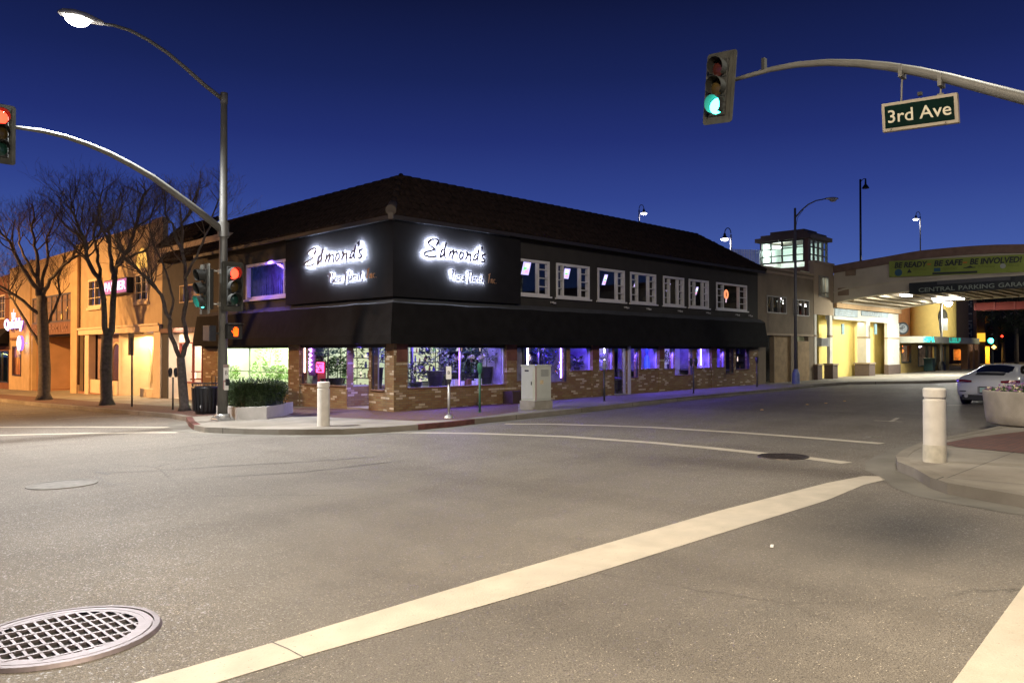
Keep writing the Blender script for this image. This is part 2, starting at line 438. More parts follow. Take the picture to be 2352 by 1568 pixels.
def concrete(name, c, joint=1.5, jdark=.55):
    """poured concrete with control joints and blotches"""
    m = bpy.data.materials.new(name); m.use_nodes = True
    n = m.node_tree; b = n.nodes['Principled BSDF']; L = n.links; b.inputs['Roughness'].default_value = .85
    uv = n.nodes.new('ShaderNodeUVMap'); t = n.nodes.new('ShaderNodeTexCoord')
    br = n.nodes.new('ShaderNodeTexBrick'); br.offset = 0; br.inputs['Scale'].default_value = 1; br.inputs['Brick Width'].default_value = joint
    br.inputs['Row Height'].default_value = joint; br.inputs['Mortar Size'].default_value = .012
    br.inputs['Color1'].default_value = (.93, .93, .93, 1); br.inputs['Color2'].default_value = (1.07, 1.06, 1.05, 1); br.inputs['Mortar'].default_value = (jdark,) * 3 + (1,)
    L.new(uv.outputs[0], br.inputs['Vector'])
    no = n.nodes.new('ShaderNodeTexNoise'); no.inputs['Scale'].default_value = 1.3; no.inputs['Detail'].default_value = 9; no.inputs['Roughness'].default_value = .65
    L.new(t.outputs['Object'], no.inputs['Vector'])
    r = n.nodes.new('ShaderNodeValToRGB'); r.color_ramp.elements[0].position = .3; r.color_ramp.elements[1].position = .72
    r.color_ramp.elements[0].color = (c[0] * .72, c[1] * .71, c[2] * .68, 1); r.color_ramp.elements[1].color = (c[0] * 1.12, c[1] * 1.12, c[2] * 1.1, 1)
    L.new(no.outputs[0], r.inputs[0])
    x = n.nodes.new('ShaderNodeMix'); x.data_type = 'RGBA'; x.blend_type = 'MULTIPLY'; x.inputs[0].default_value = 1
    L.new(r.outputs[0], x.inputs[6]); L.new(br.outputs['Color'], x.inputs[7])
    vo = n.nodes.new('ShaderNodeTexVoronoi'); vo.inputs['Scale'].default_value = 2.6; L.new(t.outputs['Object'], vo.inputs['Vector'])
    vr = n.nodes.new('ShaderNodeValToRGB'); vr.color_ramp.elements[0].position = .06; vr.color_ramp.elements[1].position = .085; vr.color_ramp.elements[0].color = (.55, .53, .5, 1); L.new(vo.outputs['Distance'], vr.inputs[0])
    x2 = n.nodes.new('ShaderNodeMix'); x2.data_type = 'RGBA'; x2.blend_type = 'MULTIPLY'; x2.inputs[0].default_value = .8; L.new(x.outputs[2], x2.inputs[6]); L.new(vr.outputs[0], x2.inputs[7])
    no3 = n.nodes.new('ShaderNodeTexNoise'); no3.inputs['Scale'].default_value = .45; no3.inputs['Detail'].default_value = 6; L.new(t.outputs['Object'], no3.inputs['Vector'])
    r3 = n.nodes.new('ShaderNodeValToRGB'); r3.color_ramp.elements[0].position = .38; r3.color_ramp.elements[1].position = .62; r3.color_ramp.elements[0].color = (.72, .7, .66, 1); L.new(no3.outputs[0], r3.inputs[0])
    x3 = n.nodes.new('ShaderNodeMix'); x3.data_type = 'RGBA'; x3.blend_type = 'MULTIPLY'; x3.inputs[0].default_value = 1; L.new(x2.outputs[2], x3.inputs[6]); L.new(r3.outputs[0], x3.inputs[7]); L.new(x3.outputs[2], b.inputs['Base Color'])
    n2 = n.nodes.new('ShaderNodeTexNoise'); n2.inputs['Scale'].default_value = 60; L.new(t.outputs['Object'], n2.inputs['Vector'])
    bu = n.nodes.new('ShaderNodeBump'); bu.inputs['Strength'].default_value = .2; bu.inputs['Distance'].default_value = .01
    L.new(n2.outputs[0], bu.inputs['Height']); L.new(bu.outputs[0], b.inputs['Normal'])
    MATS[name] = m
    return m
M_WALK = concrete('pavement_concrete', (.26, .24, .205))
M_KERB = concrete('kerb_concrete', (.24, .22, .185), joint=3.05, jdark=.25)
M_KRED = mat('kerb_red', (.10, .035, .028), .8, var=.4, vscale=5)
M_PAVE = brickmat('paving_brick', (.115, .052, .038), (.085, .042, .034), (.06, .05, .04), bw=.2, bh=.1)
M_PAINT = mat('road_paint', (.43, .385, .305), .7, var=.12, vscale=4, bump=.25, bscale=70, detail=9)
def wear(m):
    n = m.node_tree; b = n.nodes['Principled BSDF']; L = n.links; src = b.inputs['Base Color'].links[0].from_socket
    t = n.nodes.new('ShaderNodeTexCoord')
    for sc_, p0, p1, col, k in ((38, .635, .68, (.17, .155, .13), 5), (5, .66, .74, (.26, .24, .2), 9), (1.6, .45, .75, (.38, .345, .28), 9)):
        no = n.nodes.new('ShaderNodeTexNoise'); no.inputs['Scale'].default_value = sc_; no.inputs['Detail'].default_value = k; no.inputs['Roughness'].default_value = .7; L.new(t.outputs['Object'], no.inputs['Vector'])
        r = n.nodes.new('ShaderNodeValToRGB'); r.color_ramp.elements[0].position = p0; r.color_ramp.elements[1].position = p1; L.new(no.outputs[0], r.inputs[0])
        x = n.nodes.new('ShaderNodeMix'); x.data_type = 'RGBA'; L.new(r.outputs[0], x.inputs[0]); L.new(src, x.inputs[6]); x.inputs[7].default_value = (*col, 1); src = x.outputs[2]
    L.new(src, b.inputs['Base Color'])
wear(M_PAINT)
M_DARK = mat('dark_void', (.012, .012, .012), .9, var=0)
M_IRON = mat('cast_iron', (.09, .075, .065), .45, metal=.7, var=.3, vscale=12, bump=.3)
M_STEEL = mat('worn_steel', (.15, .125, .13), .55, metal=.5, var=.18, vscale=9, bump=.1)
M_GALV = mat('galvanised', (.42, .42, .40), .45, metal=.55, var=.15, vscale=6)
M_BLACK = mat('black_paint', (.02, .02, .02), .45, var=.2)
M_WHITE = mat('white_paint', (.75, .74, .70), .5, var=.08)
M_HOUS = mat('signal_housing', (.02, .021, .018), .7, var=.2, vscale=8)
M_BPLATE = mat('backplate_paint', (.04, .04, .032), .8, var=.35, vscale=5)

# ------------------------------------------------------------------ ground
mb = MB()
xs = [-700, -40] + [-30 + 10 * i for i in range(15)] + [120, 700]; ys = [-700, -40] + [-30 + 10 * i for i in range(14)] + [110, 700]
xs = sorted(set(xs)); ys = sorted(set(ys))
for y in ys:
    for x in xs: mb.v.append(Vector((x, y, g(x, y))))
nx_ = len(xs)
for j in range(len(ys) - 1):
    for i in range(nx_ - 1):
        b = j * nx_ + i; mb.face([b, b + 1, b + nx_ + 1, b + nx_])
road = mb.build('road', M_ASPH, None, kind='structure')

KP = [(-60, 911), (0, 916), (82, 925), (164, 932), (273, 941), (396, 951), (428, 957), (434, 968), (446, 976), (470, 981), (560, 984.5), (640, 986), (700, 986), (790, 985), (870, 981),
      (960, 975), (1040, 968), (1090, 962), (1150, 956), (1300, 941), (1480, 921), (1600, 909), (1709, 899), (1824, 888), (1889, 881), (1955, 877), (2130, 874.5), (2217, 871.5), (2352, 867)]
kpts = [onG(x, y, KH) for x, y in KP]
far_k = [Vector((kpts[0].x - .5, 108, 0))] + kpts + [Vector((118, kpts[-1].y + 6, 0))]
mb = MB()
outl = [(p.x, p.y) for p in far_k] + [(118, YC + 3), (XC + 3, YC + 3), (XC + 3, 108)]
mb.prism(outl, lambda x, y: g(x, y) - .3, lambda x, y: g(x, y) + KH)
pav = mb.build('pavement', M_WALK, None, kind='structure')

def kerb_strip(pts, red, name='kerb', side=1):
    mb = MB()
    pts = [Vector((p.x, p.y, 0)) for p in pts]
    nrm = []
    for i in range(len(pts)):
        t = (pts[min(i + 1, len(pts) - 1)] - pts[max(i - 1, 0)]).normalized()
        nrm.append(Vector((-t.y, t.x, 0)) * side)
    for i in range(len(pts) - 1):
        mb.m = 1 if red(i) else 0
        A, B = pts[i] - nrm[i] * .004, pts[i + 1] - nrm[i + 1] * .004; C_, D = pts[i + 1] + nrm[i + 1] * .16, pts[i] + nrm[i] * .16
        b = len(mb.v)
        for p in (A, B, C_, D): mb.v.append(Vector((p.x, p.y, g(p.x, p.y) - .2)))
        for k, p in enumerate((A, B, C_, D)):
            mb.v.append(Vector((p.x, p.y, g(p.x, p.y) + KH + .004)))
        for q in ((4, 5, 6, 7), (0, 1, 5, 4), (3, 2, 1, 0), (2, 3, 7, 6)): mb.face([b + k for k in q])
    return mb.build(name, [M_KERB, M_KRED], None, kind='structure')
kerb_strip(far_k, lambda i: i in (7, 8, 16, 17))

RP = [(2352, 1138), (2253, 1122), (2176, 1109), (2137, 1096), (2099, 1074), (2062, 1060), (2058, 1046), (2073, 1034), (2122, 1013), (2173, 1003), (2240, 990), (2300, 977)]
rpts = [onG(x, y, KH) for x, y in RP]
near_k = [Vector((rpts[0].x - .4, -60, 0)), Vector((rpts[0].x - .25, rpts[0].y - 3, 0))] + rpts + [Vector((118, rpts[-1].y - .6, 0))]
mb = MB()
mb.prism([(p.x, p.y) for p in near_k][::-1] + [(118, -60)][::1], lambda x, y: g(x, y) - .3, lambda x, y: g(x, y) + KH)
mb.build('pavement', M_WALK, None, kind='structure')
kerb_strip(near_k, lambda i: False, side=-1)
# gutter pan of paler concrete round the near corner and along the far kerb
def band(pts, w0, w1, h, m, name, side=1):
    mb = MB(); pts = [Vector((p.x, p.y, 0)) for p in pts]
    for i in range(len(pts) - 1):
        def nn(k):
            t = (pts[min(k + 1, len(pts) - 1)] - pts[max(k - 1, 0)]).normalized(); return Vector((-t.y, t.x, 0)) * side
        q = [pts[i] + nn(i) * w0, pts[i + 1] + nn(i + 1) * w0, pts[i + 1] + nn(i + 1) * w1, pts[i] + nn(i) * w1]
        if side * (w1 - w0) < 0: q = q[::-1]
        mb.poly([(p.x, p.y, g(p.x, p.y) + h) for p in q])
    return mb.build(name, m, None, kind='structure')
M_GUT = mat('gutter_concrete', (.135, .126, .105), .85, var=.25, vscale=1.5)
band(near_k[1:], -.01, -.42, .004, M_GUT, 'gutter', side=-1)
band(far_k[7:27], -.01, -.5, .004, M_GUT, 'gutter', side=1)
# red brick paving set into the pavements
def sheet(name, pts, h, m, px=True):
    mb = MB(); P = [onG(x, y, h) for x, y in pts] if px else pts
    a = sum((P[i].x * P[(i + 1) % len(P)].y - P[(i + 1) % len(P)].x * P[i].y) for i in range(len(P)))
    if a < 0: P = P[::-1]
    mb.poly(P); return mb.build(name, m, None, kind='structure')
sheet('brick_paving', [(662, 936), (780, 938), (905, 944), (1040, 934), (1190, 925), (1190, 945), (1110, 955.5), (1050, 963), (960, 966), (860, 962), (740, 957), (655, 951)], KH + .004, M_PAVE)
band(far_k[0:8], .2, 1.9, KH + .004, M_PAVE, 'brick_paving')
sheet('brick_paving', [(2160, 1018), (2240, 1003), (2352, 990), (2480, 990), (2480, 1045), (2352, 1040), (2200, 1026)], KH + .004, M_PAVE)

# ------------------------------------------------------------------ road markings (one structure object; every line laid at its real width)
mb = MB()
def strip(pxs, w, h=.004, jit=.0, a=None):
    P = [onG(x, y, h) for x, y in pxs] if a is None else a
    # resample for slightly ragged edges
    pts = []
    for i in range(len(P) - 1):
        n = max(1, int((P[i + 1] - P[i]).length / .35))
        for k in range(n): pts.append(P[i].lerp(P[i + 1], k / n))
    pts.append(P[-1]); rows = []
    for i, p in enumerate(pts):
        t = (pts[min(i + 1, len(pts) - 1)] - pts[max(i - 1, 0)]); t.z = 0; t.normalize(); nn = Vector((-t.y, t.x, 0))
        rows.append((p + nn * (w / 2 + random.uniform(-jit, jit)), p - nn * (w / 2 + random.uniform(-jit, jit))))
    for i in range(len(rows) - 1):
        q = [rows[i][1], rows[i + 1][1], rows[i + 1][0], rows[i][0]]
        mb.poly([(v.x, v.y, g(v.x, v.y) + h) for v in q])
def edgestrip(top, bot, h=.004, n=46, jit=.006):
    def samp(L):
        P = [onG(x, y, h) for x, y in L]; d = [0]
        for i in range(1, len(P)): d.append(d[-1] + (P[i] - P[i - 1]).length)
        out = []
        for k in range(n + 1):
            s = d[-1] * k / n; i = max(j for j in range(len(d)) if d[j] <= s + 1e-9); i = min(i, len(P) - 2)
            out.append(P[i].lerp(P[i + 1], (s - d[i]) / max(1e-9, d[i + 1] - d[i])))
        return out
    A, B = samp(top), samp(bot)
    for i in range(n):
        j = [random.uniform(-jit, jit) for _ in range(4)]
        q = [B[i], B[i + 1], A[i + 1], A[i]]
        mb.poly([(v.x, v.y + j[0] * 0, g(v.x, v.y) + h) for k, v in enumerate(q)])
edgestrip([(250, 1584), (330, 1560), (625, 1475), (1080, 1338), (1300, 1274), (1640, 1175), (1900, 1108), (1985, 1092), (2020, 1093)],
          [(440, 1584), (500, 1566), (695, 1507), (1150, 1378), (1330, 1326), (1700, 1210), (1900, 1148), (1985, 1112), (2034, 1101)])
pA, pB = onG(2352, 1343, .004), onG(2187, 1568, .004)
dr = (pA - pB).normalized(); nr = Vector((dr.y, -dr.x, 0)) * .42
q = [pB - dr * 1.6, pB - dr * 1.6 + nr, pA + dr * 4.2 + nr, pA + dr * 4.2]
mb.poly([(v.x, v.y, g(v.x, v.y) + .004) for v in q])
strip([(-60, 1000.5), (0, 999), (150, 995.5), (330, 993), (640, 991.5)], .26)
strip([(-60, 981), (0, 980.5), (200, 980), (385, 981)], .26)
strip([(880, 992.5), (1000, 993.5), (1100, 995), (1300, 1002), (1500, 1016), (1640, 1029), (1754, 1041)], .26)
strip([(1846, 1050), (1900, 1057), (1945, 1062.5)], .26)
strip([(1160, 973), (1265, 973.5), (1400, 977), (1500, 981), (1700, 993), (1850, 1004), (2025, 1018)], .26)
for a_, b_ in (((2008, 965), (2072, 968)), ((2062, 959), (2046, 968)), ((130, 962), (205, 956)), ((205, 956), (300, 953)), ((30, 951), (110, 947)), ((2170, 931), (2215, 930))):
    strip([a_, b_], .1)
mb.build('road_markings', M_PAINT, None, kind='structure')

# sealed cracks and a trench patch in the road
M_CRACK = mat('crack_filler', (.065, .06, .052), .6, var=.2)
mb = MB()
strip([(165, 1086), (215, 1082), (252, 1085)], .025, .004, .01); strip([(215, 1082), (250, 1089)], .02, .008, .01); strip([(222, 1094), (255, 1113)], .02, .004, .008)
strip([(255, 1113), (380, 1103), (520, 1094), (700, 1083), (900, 1060)], .028, .0045, .008)
strip([(250, 1085), (380, 1079), (520, 1069), (700, 1060), (860, 1048)], .028, .0045, .008)
strip([(160, 1116), (205, 1111), (232, 1110)], .03, .005, .01)
strip([(250, 1185), (262, 1190), (252, 1200), (268, 1210), (262, 1222)], .008, .005, .006)
strip([(622, 1472), (660, 1488), (698, 1508)], .008, .0055, .002); strip([(2140, 1142), (2200, 1145)], .02, .005, .008)
strip([(1555, 975), (1700, 955), (1900, 925)], .015, .005, .005)
mb.build('road_crack', M_CRACK, None, kind='structure')
# patch of older asphalt beside the trench
M_STAIN = mat('stained_asphalt', (.07, .066, .062), .7, var=.25, vscale=5)

# ------------------------------------------------------------------ manholes
def cover(px, py, rad, m, label, cat='manhole cover', name='manhole_cover', ridges=True):
    c = onG(px, py, .004); t = thing(name, label, cat, (c.x, c.y, g(c.x, c.y)))
    mb = MB()
    n = 36
    def pt(r, a, z): x, y = c.x + r * math.cos(a), c.y + r * math.sin(a); return Vector((x, y, g(x, y) + z))
    for i in range(n):
        a0, a1 = 2 * math.pi * i / n, 2 * math.pi * (i + 1) / n
        mb.poly([pt(rad * .9, a0, .010), pt(rad, a0, .012), pt(rad, a1, .012), pt(rad * .9, a1, .010)])
        mb.poly([pt(rad, a0, .012), pt(rad + .01, a0, -.02), pt(rad + .01, a1, -.02), pt(rad, a1, .012)])
    mb.build('rim', m, t)
    mb = MB()
    for i in range(n):
        a0, a1 = 2 * math.pi * i / n, 2 * math.pi * (i + 1) / n
        mb.poly([pt(0, 0, .007), pt(rad * .88, a0, .007), pt(rad * .88, a1, .007)])
    k = -rad * .75
    while ridges and k < rad * .8:
        hw = math.sqrt(max(0, (rad * .8) ** 2 - k * k))
        if hw > .05:
            for (ax, ay) in (((1, 0)), ((0, 1))):
                cx_, cy_ = (c.x, c.y + k) if ax else (c.x + k, c.y); gz = g(cx_, cy_)
                mb.obox((cx_, cy_, gz + .009 + (.0005 if ax else 0)), (hw if ax else .008, 0, 0), (0, .008 if ax else hw, 0), (0, 0, .004))
        k += .09
    mb.build('lid', m, t)
    return t
cover(1799, 1048, .40, M_IRON, 'round black iron manhole cover breaking the crosswalk line')
M_IRON2 = mat('dusty_iron', (.15, .14, .122), .8, metal=.0, var=.3, vscale=8)
cover(143, 1112, .45, M_IRON2, 'worn flat manhole cover sunk in the road beside the trench cracks', ridges=False)
cover(2005, 1003, .13, M_IRON2, 'small round valve cover between the two crosswalk lines by the kerb', 'valve cover', 'valve_cover')
cover(2235, 987, .13, M_IRON2, 'small round valve cover in the road near the bowl planter', 'valve cover', 'valve_cover')

# large pierced drain grate in the foreground
gc = onG(144, 1462, 0); GR = .545
grate = thing('drain_grate', 'large round pierced steel drain grate in the foreground road', 'drain grate', (gc.x, gc.y, gc.z))
def gp(x, y, z): return Vector((gc.x + x, gc.y + y, g(gc.x + x, gc.y + y) + z))
mb = MB(); n = 64
for i in range(n):
    a0, a1 = 2 * math.pi * i / n, 2 * math.pi * (i + 1) / n
    def pp(r, a, z): return gp(r * math.cos(a), r * math.sin(a), z)
    prof = [(.465, .006), (.465, .024), (.505, .024), (.509, .012), (.517, .012), (.519, .026), (.552, .024), (.568, .002)]
    for j in range(len(prof) - 1):
        mb.poly([pp(prof[j][0], a0, prof[j][1]), pp(prof[j + 1][0], a0, prof[j + 1][1]), pp(prof[j + 1][0], a1, prof[j + 1][1]), pp(prof[j][0], a1, prof[j][1])])
mb.build('rim', M_STEEL, grate)
mb = MB()
rows, pitch_y, pitch_x = 7, .132, .0625
def hw(y): return math.sqrt(max(0, .47 ** 2 - y * y))
for j in range(-3, 4):
    y = j * pitch_y; w = min(hw(y - .012), hw(y + .012)) if abs(y) < .46 else 0
    if w > 0: mb.obox((gc.x, gc.y + y, g(gc.x, gc.y + y) + .015), (w, 0, 0), (0, .0095, 0), (0, 0, .0085))
k = -8
while k <= 8:
    x = k * pitch_x; w = hw(abs(x) + .012)
    if w > 0:
        yy = -4
        while yy < 4:
            y0, y1 = yy * pitch_y + .0095, (yy + 1) * pitch_y - .0095
            off = 0; xx = x + off
            lim = hw(abs(xx) + .012) if abs(xx) < .455 else 0
            a, b = max(y0, -lim), min(y1, lim)
            if b - a > .01: mb.obox((gc.x + xx, gc.y + (a + b) / 2, g(gc.x + xx, gc.y + (a + b) / 2) + .0125), (.0088, 0, 0), (0, (b - a) / 2, 0), (0, 0, .0082))
            yy += 1
    k += 1
for i in range(40):   # solid web at the outer edge
    a0, a1 = 2 * math.pi * i / 40, 2 * math.pi * (i + 1) / 40
    mb.poly([gp(.425 * math.cos(a0), .425 * math.sin(a0), .0222), gp(.468 * math.cos(a0), .468 * math.sin(a0), .0222), gp(.468 * math.cos(a1), .468 * math.sin(a1), .0222), gp(.425 * math.cos(a1), .425 * math.sin(a1), .0222)])
mb.build('grid', M_STEEL, grate)
mb = MB(); mb.poly([gp(.47 * math.cos(2 * math.pi * i / 40), .47 * math.sin(2 * math.pi * i / 40), .004) for i in range(40)])
mb.build('pit_shade', M_DARK, grate)  # flat black disc stands in for the shade of the pit

# litter and road studs
sc = onG(1773, 1253, .006); mb = MB(); mb.obox((sc.x, sc.y, sc.z), (.045, .02, 0), (-.006, .012, 0), (0, 0, .002))
mb.build('paper_scrap', M_WHITE, None, label='small white scrap of paper on the dark stained asphalt', category='litter')
M_STUD = mat('stud_amber', (.7, .4, .1), .4, var=.1)
first = None
for i, (x, y) in enumerate(((1750, 941), (1854, 929), (1897, 926), (1940, 921))):
    c = onG(x, y, 0)
    if first is None:
        mb = MB(); mb.lathe((0, 0, 0), [(.05, 0), (.045, .012), (.025, .018)], 10)
        first = mb.build('road_stud', M_STUD, None, category='road stud', group='amber road studs along the centre line'); o = first
        o['label'] = 'nearest of the amber road studs along the right street'
    else:
        o = first.copy(); COL.objects.link(o)
        o['label'] = ['', 'second nearest amber road stud on the right street', 'third nearest amber road stud on the right street', 'farthest of the amber road studs on the right street'][i]
    o.location = c
# ------------------------------------------------------------------ traffic signals and street lamps
M_OFFR = mat('lens_dark_red', (.05, .012, .01), .25, var=0); M_OFFY = mat('lens_dark_amber', (.06, .04, .012), .25, var=0); M_OFFG = mat('lens_dark_green', (.01, .04, .03), .25, var=0)
M_RED = emat('lens_lit_red', (1, .035, .015), 7); M_GREEN = emat('lens_lit_green', (.06, 1, .75), 13)
M_LAMP = emat('lamp_white', (1, .99, 1), 60)
M_POLE = mat('mast_paint', (.11, .108, .095), .55, metal=.0, var=.14, vscale=3)

def signal_head(parent, c, N, roll=0.0, s=1.0, lit='g', label=None, bp=True):
    """three stacked lenses with tunnel visors and a backplate; c is the centre of the housing front"""
    c = Vector(c); N = Vector(N).normalized(); Rt = Vector((-N.y, N.x, 0)); U = Vector((0, 0, 1))
    q = Matrix.Rotation(roll, 3, N); Rt = q @ Rt; U = q @ U
    mb = MB()
    mb.obox(c - N * .10 * s, Rt * .165 * s, U * .53 * s, N * .10 * s)
    for k in (-1, 0, 1): mb.obox(c + U * k * .35 * s + N * .005 * s, Rt * .16 * s, U * .168 * s, N * .012 * s)
    h = mb.build('signal_head', M_HOUS, parent, bevel=.012)
    if label: h['label'] = label
    if bp:
        mb = MB(); W, Hh = .31 * s, .665 * s; r = .06 * s; pts = []
        for (sx_, sy_, a0) in ((1, 1, 0), (-1, 1, 90), (-1, -1, 180), (1, -1, 270)):
            for k in range(4):
                a = R(a0 + 30 * k); pts.append((sx_ * (W - r) + r * math.cos(a), sy_ * (Hh - r) + r * math.sin(a)))
        f = [c - N * .03 * s + Rt * x + U * y for x, y in pts]; bk = [p - N * .012 for p in f]
        mb.poly(f); mb.poly(bk[::-1])
        for i in range(len(f)): j = (i + 1) % len(f); mb.poly([f[i], bk[i], bk[j], f[j]])
        # ribs pressed into the backplate
        for sx_ in (-1, 1): mb.obox(c - N * .024 * s + Rt * sx_ * .235 * s, Rt * .008 * s, U * .6 * s, N * .006 * s)
        mb.build('backplate', M_BPLATE, h)
    for k, (mo, ml, key) in enumerate(((M_OFFR, M_RED, 'r'), (M_OFFY, M_OFFY, 'y'), (M_OFFG, M_GREEN, 'g'))):
        cc = c + U * (1 - k) * .35 * s + N * .02 * s
        mb = MB(); mb.smooth = True; n = 16; b = len(mb.v); rows = []
        for i in range(4):
            rr = .15 * s * (1, .8, .45, .02)[i]; z = (0, .02, .035, .04)[i] * s
            rows.append([cc + N * z + (Rt * math.cos(2 * math.pi * j / n) + U * math.sin(2 * math.pi * j / n)) * rr for j in range(n)])
        for r_ in rows: mb.v += r_
        for i in range(3):
            for j in range(n): mb.face([b + i * n + j, b + i * n + (j + 1) % n, b + (i + 1) * n + (j + 1) % n, b + (i + 1) * n + j])
        mb.build('lens', ml if key == lit else mo, h)
        mb = MB(); mb.smooth = True; n = 18
        a0, a1 = R(-52), R(232)
        for i in range(n):
            t0, t1 = a0 + (a1 - a0) * i / n, a0 + (a1 - a0) * (i + 1) / n
            def pv(t, z, rr): return cc + (Rt * math.cos(t) + U * math.sin(t)) * rr + N * z
            def L_(t): return (.13 + .11 * (.5 + .5 * math.sin(t))) * s
            ro, ri = .166 * s, .158 * s
            mb.poly([pv(t0, 0, ro), pv(t1, 0, ro), pv(t1, L_(t1), ro), pv(t0, L_(t0), ro)])
            mb.poly([pv(t0, 0, ri), pv(t0, L_(t0), ri), pv(t1, L_(t1), ri), pv(t1, 0, ri)])
            mb.poly([pv(t0, L_(t0), ro), pv(t1, L_(t1), ro), pv(t1, L_(t1), ri), pv(t0, L_(t0), ri)])
        mb.build('visor', M_HOUS, h)
    return h

def pole_shaft(parent, x, y, z0, z1, r0, r1, m, name='pole', n=16):
    mb = MB(); mb.tube([(x, y, z0), (x, y, (z0 + z1) / 2), (x, y, z1)], [r0, (r0 + r1) / 2, r1], n); return mb.build(name, m, parent)
def luminaire(parent, c, d, s=1.0, lit=True, name='luminaire'):
    """cobra-head luminaire: c is where the arm enters, d the horizontal direction it points"""
    c = Vector(c); d = Vector(d).normalized(); r_ = Vector((-d.y, d.x, 0))
    mb = MB(); mb.smooth = True; n = 12; prof = ((0, .05, .05), (.12, .1, .07), (.3, .17, .1), (.5, .17, .1), (.66, .1, .07), (.72, .02, .02))
    b = len(mb.v)
    for t, w, h in prof:
        for j in range(n):
            a = 2 * math.pi * j / n
            mb.v.append(c + d * t * s + r_ * w * s * math.cos(a) + Vector((0, 0, max(-.3 * h, h * math.sin(a)) * s)))
    for i in range(len(prof) - 1):
        for j in range(n): mb.face([b + i * n + j, b + i * n + (j + 1) % n, b + (i + 1) * n + (j + 1) % n, b + (i + 1) * n + j])
    mb.face([b + j for j in range(n)])
    h = mb.build(name, M_GALV, parent)
    mb = MB(); mb.smooth = True
    cc = c + d * .42 * s - Vector((0, 0, .03 * s)); b = len(mb.v); rows = 5
    for i in range(rows):
        f = math.cos(math.pi / 2 * i / (rows - 1) * .97); z = -math.sin(math.pi / 2 * i / (rows - 1)) * .13 * s
        for j in range(n):
            a = 2 * math.pi * j / n; mb.v.append(cc + d * .2 * s * f * math.cos(a) + r_ * .15 * s * f * math.sin(a) + Vector((0, 0, z)))
    for i in range(rows - 1):
        for j in range(n): mb.face([b + i * n + j, b + i * n + (j + 1) % n, b + (i + 1) * n + (j + 1) % n, b + (i + 1) * n + j])
    mb.face([b + (rows - 1) * n + j for j in range(n)])
    mb.build('lamp_lens', M_LAMP if lit else mat('lens_unlit', (.35, .34, .3), .2, var=0), h)
    return cc

# --- signal mast on the far corner, with street lamp on top
PB = onG(511, 965, KH); PX, PY = PB.x, PB.y
mast = thing('signal_mast', 'tall grey signal mast and street lamp on the corner beside the hedge planter', 'traffic signal', PB)
mb = MB(); mb.prism([(PX - .24, PY - .24), (PX + .24, PY - .24), (PX + .24, PY + .24), (PX - .24, PY + .24)], PB.z - .02, PB.z + .06)
for sx_ in (-.18, .18):
    for sy_ in (-.18, .18): mb.lathe((PX + sx_, PY + sy_, PB.z + .06), [(.03, 0), (.03, .05)], 6)
mb.lathe((PX, PY, PB.z + .06), [(.2, 0), (.2, .09), (.165, .12)], 16)
mb.build('base_plate', M_GALV, mast, bevel=.01)
ztop = onY(512, 215, PY).z
pole_shaft(mast, PX, PY, PB.z + .05, ztop, .135, .085, M_POLE)
def carm(pxs, Y=None, X=None): return [onY(x, y, Y) if Y is not None else onX(x, y, X) for x, y in pxs]
mb = MB(); pts = carm([(508, 527), (455, 484), (400, 443), (350, 407), (300, 378), (250, 352), (200, 331), (150, 314), (100, 302), (60, 296), (28, 292)], Y=PY)
mb.tube(pts, [.1 - .06 * i / (len(pts) - 1) for i in range(len(pts))], 12); mb.lathe((PX, PY, pts[0].z - .2), [(.15, 0), (.15, .4)], 14)
mb.build('mast_arm', M_POLE, mast)
mb = MB(); pts = carm([(511, 228), (470, 196), (430, 160), (385, 122), (340, 92), (300, 71), (262, 59), (235, 55)], Y=PY)
mb.tube(pts, [.06 - .025 * i / (len(pts) - 1) for i in range(len(pts))], 10); mb.lathe((PX, PY, pts[0].z - .12), [(.1, 0), (.1, .3), (.03, .32)], 12)
mb.build('lamp_arm', M_POLE, mast)
LA = luminaire(mast, pts[-1] + Vector((.02, 0, 0)), (-1, 0, 0), 1.4)
# heads: far left over the street (red), on the pole facing us (red), on the pole facing the other street (green)
hc = onY(0, 306, PY - .12); signal_head(mast, hc, (0, -1, 0), 0, 1.02, 'r', 'signal head with the red lit at the end of the long arm')
hc = onY(535, 658, PY - .3); signal_head(mast, hc, (0, -1, 0), 0, 1.02, 'r', 'signal head on the pole facing the viewer with its red lit')
hc = onY(478, 664, PY); hc = Vector((PX - .52, PY + .05, hc.z)); h = signal_head(mast, hc, (-1, 0, 0), 0, 1.02, 'g', 'signal head turned away along the other street with its green lit')
mb = MB()
for z in (onY(512, 625, PY).z, onY(512, 700, PY).z):
    mb.tube([(PX, PY, z), (PX + .22, PY - .12, z), (PX + .25, PY - .32, z)], .028, 8); mb.tube([(PX, PY, z + .02), (PX - .3, PY + .03, z + .02)], .028, 8)
    mb.lathe((PX, PY, z - .05), [(.14, 0), (.14, .12)], 14)
mb.build('bracket', M_GALV, mast)
